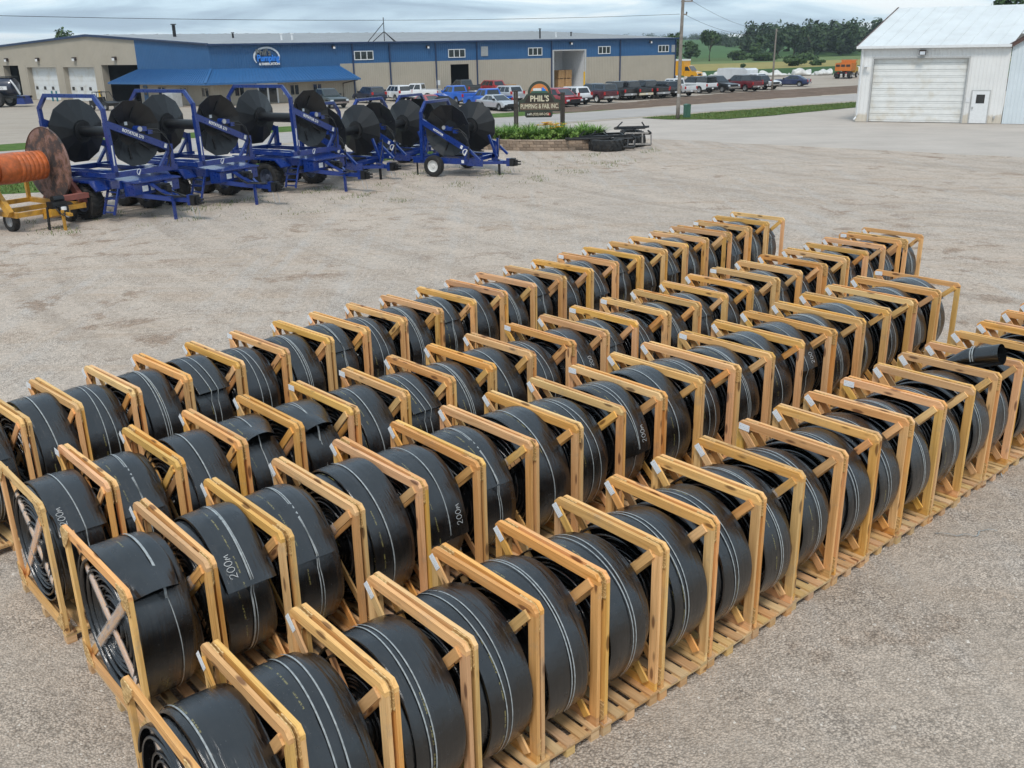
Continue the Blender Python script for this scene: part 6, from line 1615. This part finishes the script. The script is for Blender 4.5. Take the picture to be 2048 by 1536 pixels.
# white service truck with long box
t = car('white service truck with long white box body', 'pickup', WHT, 32.6, 128.2, F_, cat='truck')
mb = MB(); mb.prism([(-6.2, 0.9), (-1.1, 0.9), (-1.1, 2.35), (-1.5, 2.55), (-6.0, 2.55), (-6.2, 2.4)], -1.1, 1.1); o = place('box_body', mb.mesh('box_body', WHT), t)
for s in (-1, 1): wheel(t, (-4.6, s * .95, .41), .41, *carwheel(.41, .26, M['rimgrey']))
def box_van():
    t = thing('box_van', 'yellow box van parked at the far end of the tan workshop', 'van', (29.6, 166.0, 0), radians(-40), 'vehicles parked in the lot')
    place('cargo_box', MB().box(-3.6, 0.6, -1.1, 1.1, .7, 3.0).mesh('cargo_box', YEL), t); place('roof_panel', MB().box(-3.65, .65, -1.12, 1.12, 3.003, 3.25).mesh('roof_panel', M['white']), t)
    place('cab', MB().prism([(.62, .55), (3.0, .55), (3.05, 1.0), (2.9, 1.25), (2.0, 1.38), (1.35, 2.2), (.62, 2.25)], -1.0, 1.0).mesh('cab', YEL), t)
    mb = MB(); mb.add([(1.98, -.9, 1.42), (1.98, .9, 1.42), (1.40, .85, 2.14), (1.40, -.85, 2.14)], [(0, 1, 2, 3)]); mb.v = [(a + .03, b, c + .03) for a, b, c in mb.v]; place('windshield', mb.mesh('windshield', M['glass']), t)
    for s in (-1, 1):
        place('side_window', MB().prism([(.8, 1.45), (1.75, 1.45), (1.3, 2.1), (.8, 2.1)], s * 1.003, s * 1.012).mesh('side_window', M['glass']), t)
        place('headlight', MB().box(3.0, 3.08, s * .75 - .15, s * .75 + .15, .85, 1.0).mesh('headlight', M['silver']), t)
        for wx in (2.2, -2.4): wheel(t, (wx, s * .9, .4), .4, *carwheel(.4, .26, M['rimwhite']))
    place('grille', MB().box(3.0, 3.07, -.5, .5, .7, 1.0).mesh('grille', M['dark']), t)
box_van()
def dump_truck():
    t = thing('dump_truck', 'orange dump truck seen from behind at the right edge of the lot', 'truck', (55.0, 160.5, 0), radians(60), 'vehicles parked in the lot')
    place('chassis', MB().box(-3.4, 3.6, -.5, .5, .75, 1.05).mesh('chassis', M['blackmetal']), t)
    mb = MB(); x0, x1, z0, z1, w, th = -3.2, 0.9, 1.15, 2.35, 1.2, .07
    mb.box(x0, x1, -w, w, z0, z0 + .08); mb.box(x0, x1, -w, -w + th, z0 + .08, z1); mb.box(x0, x1, w - th, w, z0 + .08, z1); mb.box(x1 - th, x1, -w + th, w - th, z0 + .08, z1 + .45); place('dump_body', mb.mesh('dump_body', ORG), t)
    place('tailgate', MB().box(x0 - .06, x0 - .002, -w, w, z0 + .05, z1 - .05).mesh('tailgate', ORG), t)
    for k in range(3): place('tailgate_panel', MB().box(x0 - .09, x0 - .061, -w + .12 + k * .78, -w + .72 + k * .78, z0 + .65, z1 - .2).mesh('tailgate_panel', M['signbrown']), t)
    place('cab_shield', MB().box(x1, x1 + 1.1, -w, w, z1 + .3, z1 + .45).mesh('cab_shield', ORG), t)
    for s in (-1, 1):
        for k in range(4): place('side_stake', MB().box(x0 + .3 + k * 1.1, x0 + .42 + k * 1.1, s * w - .05, s * w + .06, z0 + .1, z1 - .002).mesh('side_stake', ORG), t)
        for wx in (-2.5, -1.3, 2.9): wheel(t, (wx, s * 1.0, .5), .5, *carwheel(.5, .42 if wx < 0 else .28, M['galv']))
        place('taillight', MB().box(-3.45, -3.4, s * .6 - .12, s * .6 + .12, .8, .95).mesh('taillight', M['red']), t); place('mudflap', MB().box(-3.2, -3.16, s * 1.0 - .3, s * 1.0 + .3, .25, .95).mesh('mudflap', M['tyre']), t)
    place('cab', MB().prism([(1.2, .8), (4.2, .8), (4.25, 1.5), (2.8, 1.75), (2.5, 2.45), (1.2, 2.5)], -1.0, 1.0).mesh('cab', YEL), t); place('rear_window', MB().box(1.18, 1.2, -.6, .6, 1.8, 2.3).mesh('rear_window', M['glass']), t)
dump_truck()
def tanker():
    t = thing('tank_spreader', 'black tank spreader with big white rimmed wheel at the far left', 'tanker', (-60.0, 117.6, 0), radians(-8))
    mb = MB(); mb.lathe([(-3.4, .3), (-3.2, .9), (-2.9, 1.05), (1.7, 1.05), (2.0, .9), (2.2, .3), (2.2, .001)], (0, 0, 2.25), 'x', 28); me = mb.mesh('tank', NVY); smooth_edges(me); place('tank', me, t)
    place('tank_label', MB().box(-1.5, 1.6, -1.12, -1.06, 1.95, 2.35).mesh('tank_label', M['sticker']), t); place('label_text', text_mesh('PUMPING', .36, .004, M['logogrey'], sx=1.4), t, mtx=face_mtx((0.1, -1.125, 2.14), (1, 0, 0), (0, -1, 0)))
    beam(t, 'top_platform', (-2.6, 0, 3.36), (2.2, 0, 3.4), .9, .1, M['blackmetal']); beam(t, 'frame_rail', (-3, -.7, 1.15), (3.4, -.7, 1.1), .2, .25, M['blackmetal']); beam(t, 'frame_rail', (-3, .7, 1.15), (3.4, .7, 1.1), .2, .25, M['blackmetal'])
    pipe(t, 'filler_pipe', [(1.9, -.6, 3.0), (2.4, -.7, 2.4), (2.9, -.7, 1.4)], .12, M['galv']); place('front_guard', MB().prism([(2.3, .3), (3.4, .3), (3.2, 1.2), (2.5, 1.3)], -.8, .8).mesh('front_guard', M['blue']), t)
    tm, rm = carwheel(.88, .62, M['rimwhite'])
    for wx in (0.2, -1.75):
        for s in (-1, 1): wheel(t, (wx, s * 1.25, .88), .88, tm, rm)
tanker()
def buggy():
    t = thing('utility_buggy', 'small dark utility buggy with roll cage before the garage doors', 'buggy', (-43.6, 106.8, 0), radians(-30)); dk = M['blackmetal']
    place('tub', MB().prism([(-1.5, .45), (1.5, .45), (1.6, .75), (.9, .95), (.4, .7), (-.5, .7), (-.6, 1.0), (-1.5, 1.0)], -.7, .7).mesh('tub', dk), t)
    for s in (-1, 1):
        pipe(t, 'roll_cage', [(1.0, s * .65, .9), (.35, s * .6, 1.85), (-.9, s * .6, 1.88), (-1.0, s * .65, .95)], .04, dk); pipe(t, 'roll_cage', [(-.2, s * .6, 1.87), (-.3, s * .65, .7)], .035, dk)
        for wx in (1.1, -1.05): wheel(t, (wx, s * .68, .34), .34, *carwheel(.34, .28, M['rimgrey']))
    for xx in (.35, -.9): beam(t, 'cage_bar', (xx, -.6, 1.87), (xx, .6, 1.87), .06, .06, dk)
    place('seat', MB().prism([(-.4, .7), (.15, .7), (.15, .82), (-.25, .85), (-.4, 1.35), (-.5, 1.35)], -.55, .55).mesh('seat', M['dark']), t)
buggy()
# bollards, crates and clutter by the workshop
def bollard(label, o, e, n, s, d, mat, h=1.15, r=.11):
    q = wallpt(o, e, n, s, 0, d); mb = MB(); mb.tube([(0, 0, 0), (0, 0, h - .06), (0, 0, h)], [r, r, r * .6], 10); tag(place('bollard', mb.mesh('bollard', mat, False), None, q), label, 'bollard', 'guard posts at the bays')
bollard('yellow bollard at the dark open garage bay', C0, EG, NG, 21.0, 1.2, M['safety'], 1.5); bollard('yellow bollard right of the wide open bay', C0, EL, NL, 53.4, .6, M['safety'], 2.2, .14); bollard('yellow bollard beside the small dark doorway', C0, EL, NL, 33.9, .6, M['safety'], 1.4)
teal = plain('teal_paint', (.02, .16, .2), .5)
for i, s in enumerate((32.6, 31.5)): bollard('teal bollard between the garage doors, %s one' % ('left', 'right')[i], C0, EG, NG, s, 1.0, teal, 1.3)
for i, s in enumerate((41.6, 40.9)): bollard('teal bollard left of the garage doors, %s one' % ('left', 'right')[i], C0, EG, NG, s, 1.0, teal, 1.3)
def plybox(label, o, e, n, s, d, z, w, h):
    q = Vector(wallpt(o, e, n, s, z, d)); t = thing('wooden_box', label, 'box', q, atan2(e.y, e.x), 'wooden boxes at the workshop')
    place('shell', MB().box(-w / 2, w / 2, -w / 2, w / 2, .1, h).mesh('shell', M['boxwood']), t)
    for k in (-1, 0, 1): place('batten', MB().box(k * (w / 2 - .06) - .05, k * (w / 2 - .06) + .05, -w / 2 - .03, -w / 2 - .002, .1, h).mesh('batten', M['boxwood']), t)
    for k in (-1, 1): place('skid', MB().box(k * w * .35 - .06, k * w * .35 + .06, -w / 2, w / 2, 0, .098).mesh('skid', M['boxwood']), t)
for (s, z, nm) in ((51.0, 0.03, 'lower left'), (52.3, 0.03, 'lower right'), (51.05, 1.25, 'upper left'), (52.35, 1.25, 'upper right')): plybox('brown wooden box inside the wide bay, %s of four' % nm, C0, EL, NL, s, -2.2, z, 1.15, 1.2)
plybox('small tan wooden box outside the wall, left one', C0, EL, NL, 39.2, 1.0, 0, 1.0, .95); plybox('small tan wooden box outside the wall, right one', C0, EL, NL, 40.3, 1.0, 0, 1.0, .95)
q = wallpt(C0, EG, NG, 3.6, 0, 2.9); t = thing('cooling_unit', 'pale grey cooling unit beside the office corner', 'cooling unit', q, atan2(-EG.y, -EG.x)); place('cabinet', MB().box(-.9, .9, -.6, .6, 0, 1.5).mesh('cabinet', M['greytrim']), t)
for k in range(6): place('slat', MB().box(-.75, .75, -.64, -.602, .25 + k * .19, .35 + k * .19).mesh('slat', M['galv']), t)
# pale bales and plastic wrapped silage at the lot's far edge
def bale(label, x, y, L, R, rz, seed):
    r = random.Random(seed); mb = MB(); k = 10
    prof = [(-L / 2, R * .55)] + [(-L / 2 + L * (i + .5) / k, R * (1 + r.uniform(-.07, .07))) for i in range(k)] + [(L / 2, R * .5)]
    mb.lathe(prof, (0, 0, R * .62), 'x', 14, True); mb.v = [(a * (1 + .25 * mnoise.noise(Vector((a, b, c + seed)))), b * 1.3, max(0, c * (.75 + .7 * mnoise.noise(Vector((a * .8, b, seed * 2.1)))))) for a, b, c in mb.v]; me = mb.mesh('bag', M['plasticwhite']); smooth_edges(me, 60)
    tag(place('silage_bag', me, None, (x, y, 0), (0, 0, rz)), label, 'silage bag', 'white bags at the field edge')
bl = [(47.0, 175, 4.6, .62, .1), (52.4, 176, 3.4, .75, .0), (56.4, 176.5, 3.0, .7, .5), (60.4, 174, 3.0, 1.1, .4), (38.3, 178, 2.6, .5, 0), (41.6, 177.5, 3.2, .62, .1), (35.0, 178.5, 1.8, .4, .3)]
nm = ['grey', 'low', 'ribbed', 'tallest']
for i, (x, y, L, R_, a) in enumerate(bl): bale('white plastic silage bag at the field edge, %s from the left' % ORD[[4, 5, 6, 7, 2, 3, 1][i]], x, y, L, R_, a, i)
r_ = random.Random(5); mb = MB()
for k in range(130):
    x = r_.choice([r_.uniform(28, 45), r_.uniform(44, 62)]); y = 179 + r_.uniform(-1, 1.6); s_ = r_.uniform(.15, .5)
    mb.add([(x + s_ * a, y + s_ * b, s_ * c) for a, b, c in ((1, 0, 0), (0, 1, 0), (-1, .2, 0), (-.1, -1, 0), (.1, .1, .9))], [(0, 1, 4), (1, 2, 4), (2, 3, 4), (3, 0, 4)])
o = place('rubble', mb.mesh('rubble', M['plasticwhite'], fix=False)); o['kind'] = 'stuff'; o['label'] = 'pale rubble strewn along the field edge'; o['category'] = 'rubble'

# ================================================================== TREES
def tree(name, label, x, y, hgt, rx, seed, n=900, size=.35, group='trees and shrubs beyond the lot', trunk=.35, z=0.0, mat=None):
    r = random.Random(seed); t = thing(name, label, 'tree' if hgt > 4 else 'shrub', (x, y, z), 0, group); zt = hgt * trunk
    mb = MB(); mb.tube([(0, 0, -.1), (r.uniform(-.1, .1), 0, zt * .5), (r.uniform(-.2, .2), r.uniform(-.2, .2), zt), (r.uniform(-.3, .3), 0, hgt * .75)], [hgt * .025, hgt * .02, hgt * .016, hgt * .006], 8)
    for k in range(5): a = r.uniform(0, 6.28); q = r.uniform(.5, .8); mb.tube([(0, 0, zt * r.uniform(.75, 1.2)), (rx * q * .5 * cos(a), rx * q * .5 * sin(a), zt + (hgt - zt) * .35), (rx * q * cos(a), rx * q * sin(a), zt + (hgt - zt) * .6)], [hgt * .01, hgt * .007, hgt * .003], 6)
    place('trunk', mb.mesh('trunk', M['bark'], True), t)
    mb = MB(); crown_faces(mb, (0, 0, (zt * .8 + hgt) / 2), rx, (hgt - zt * .8) / 2 * 1.05, n, size, r, 9); place('crown', mb.mesh('crown', mat or M['leaf'], fix=False), t)
tree('broadleaf_tree', 'tall open-crowned lone tree above the yellow field', 68, 334, 10.4, 3.4, 1, 1500, .42, trunk=.3)
tree('broadleaf_tree', 'round dark tree left of the lone tall tree', 61.5, 336, 6.2, 3.2, 2, 1100, .42, trunk=.15)
tree('broadleaf_tree', 'dark tree showing past the far end of the workshop', 49, 292, 8.5, 2.6, 3, 1200, .4, trunk=.2)
tree('broadleaf_tree', 'small tree right of the tall lone tree', 86, 345, 6.3, 2.2, 4, 800, .4, trunk=.25)
tree('shrub', 'low spreading shrub in the middle of the fields', 78, 338, 3.6, 4.6, 5, 900, .4, trunk=.1); tree('shrub', 'long low shrub mass at the left field margin', 83, 318, 3.0, 7.0, 6, 1400, .4, trunk=.05); tree('shrub', 'broad low shrub behind the thinner pole', 93, 316, 3.0, 6.5, 7, 1400, .4, trunk=.05)
tree('shrub', 'dark round bush standing in the yellow field', 70.5, 246, 2.6, 3.6, 8, 1300, .3, trunk=.05); tree('shrub', 'right hand dark bush in the yellow field', 77, 247.5, 1.7, 2.4, 9, 800, .3, trunk=.05)
tree('shrub', 'small bush low in the pale field', 56, 236, 1.1, .8, 21, 200, .2, trunk=.05); tree('shrub', 'tiny bush left in the pale field', 41, 225, 1.0, .7, 22, 180, .2, trunk=.05)
tree('broadleaf_tree', 'tree crown showing over the workshop roof at the left', -88.5, 202, 10.6, 2.6, 10, 900, .3, trunk=.4); tree('broadleaf_tree', 'tree crown showing above the white shed ridge', 57.5, 113, 10.9, 3.4, 11, 1200, .3, trunk=.4)
for i, (x, y, h_, rx) in enumerate(((101, 372, 11, 4.5), (109, 378, 12, 4.2), (118, 382, 11.5, 4.6), (92, 366, 8.5, 4.0))): tree('broadleaf_tree', ['dark tree at the left edge of the wood', 'second dark tree at the wood edge', 'third dark tree at the wood edge, nearest the shed', 'smaller tree standing out left of the wood'][i], x, y, h_, rx, 30 + i, 1200, .55, trunk=.12, mat=M['leaf_far'])
def wood():
    r = random.Random(77); mb = MB()
    def one(x, y, z0, h_, rx):
        # dark core so that the mass is closed, then clumps
        k = 8; c = (x, y, z0 + h_ * .5)
        crown_faces(mb, (x, y, z0 + h_ * .42), rx * .95, h_ * .44, 60, h_ * .13, r, 6, .1)
        crown_faces(mb, c, rx * 1.1, h_ * .53, 230, h_ * .05, r, 7, .75)
    for i in range(150):   # near face of the wood
        f = r.random(); x = 108 + 190 * f; y = 392 + 55 * f + r.uniform(0, 60)
        one(x, y, 0, r.uniform(10.5, 14.5) + 2.0 * mnoise.noise(Vector((x * .03, 0, 0))) + 1.2 * min(1, f * 4), r.uniform(3.2, 5))
    for i in range(70):    # rising ground further back on the left
        f = r.random(); x = 128 + 110 * f; y = 560 + r.uniform(0, 90); one(x, y, 2 + 4.5 * min(1, f * 2.2), r.uniform(7, 9.5), r.uniform(4, 6))
    for i in range(70):    # distant tree line on the horizon
        x = 60 + 300 * r.random(); y = 1150 + r.uniform(0, 120); one(x, y, 6, r.uniform(8, 13), r.uniform(8, 13))
    o = place('wood', mb.mesh('wood', M['leaf_far'], fix=False)); o['kind'] = 'stuff'; o['label'] = 'dark green wood covering the hill behind the shed'; o['category'] = 'wood'
wood()
def barn(label, x, y, z, L, W, h_, rz):
    t = thing('barn', label, 'barn', (x, y, z), rz, 'far farm buildings'); place('wall', MB().box(-L / 2, L / 2, -W / 2, W / 2, -1, h_).mesh('wall', M['rustred']), t); place('roof', MB().prism([(-W / 2 - .4, h_), (W / 2 + .4, h_), (0, h_ + W * .25)], -L / 2 - .4, L / 2 + .4, 'yz').mesh('roof', M['white']), t)
barn('long white roofed barn far off on the green hill', 208, 905, 7.0, 18, 12, 2.6, 0.1); barn('small pale farm building left of the far barn', 196, 915, 7.4, 7, 6, 1.8, 0.1)

# scraps of strapping on the gravel beside the front row
def strap_scrap(label, x, y, seed):
    r = random.Random(seed); mb = MB(); p = Vector((0, 0, .012)); a = r.uniform(0, 6)
    pts = []
    for k in range(26):
        pts.append(p.copy()); a += r.uniform(-.5, .55); p = p + Vector((cos(a), sin(a), 0)) * .035; p.z = .01 + .03 * abs(sin(k * .5))
    for i, q in enumerate(pts):
        d = (pts[min(i + 1, 25)] - pts[max(0, i - 1)]).normalized(); n_ = Vector((-d.y, d.x, 0)) * .008
        mb.v += [tuple(q - n_), tuple(q + n_)]
    mb.f = [(2 * i, 2 * i + 1, 2 * i + 3, 2 * i + 2) for i in range(25)]
    tag(place('strap_scrap', mb.mesh('strap_scrap', M['strap'], fix=False), None, (x, y, 0)), label, 'strapping', 'scraps of strapping on the gravel')
strap_scrap('curled white strapping scrap on gravel beside far front row crates', 6.79, 11.89, 1)
strap_scrap('small pale strapping scrap on gravel beside the middle of front row', 5.19, 10.34, 2)
# ================================================================== AIR
def haze():
    m = bpy.data.materials.new('thin_haze'); m.use_nodes = True; t = m.node_tree; t.nodes.clear()
    out = t.nodes.new('ShaderNodeOutputMaterial'); v = t.nodes.new('ShaderNodeVolumePrincipled')
    v.inputs['Color'].default_value = (0.80, 0.88, 0.95, 1); v.inputs['Density'].default_value = 0.00022; v.inputs['Anisotropy'].default_value = 0.2
    t.links.new(v.outputs[0], out.inputs['Volume'])
    o = place('haze', MB().box(-3600, 3600, -450, 5100, -2.4, 45).mesh('haze', m)); o['kind'] = 'stuff'; o['label'] = 'thin pale summer haze over the whole yard and fields'; o['category'] = 'haze'
haze()
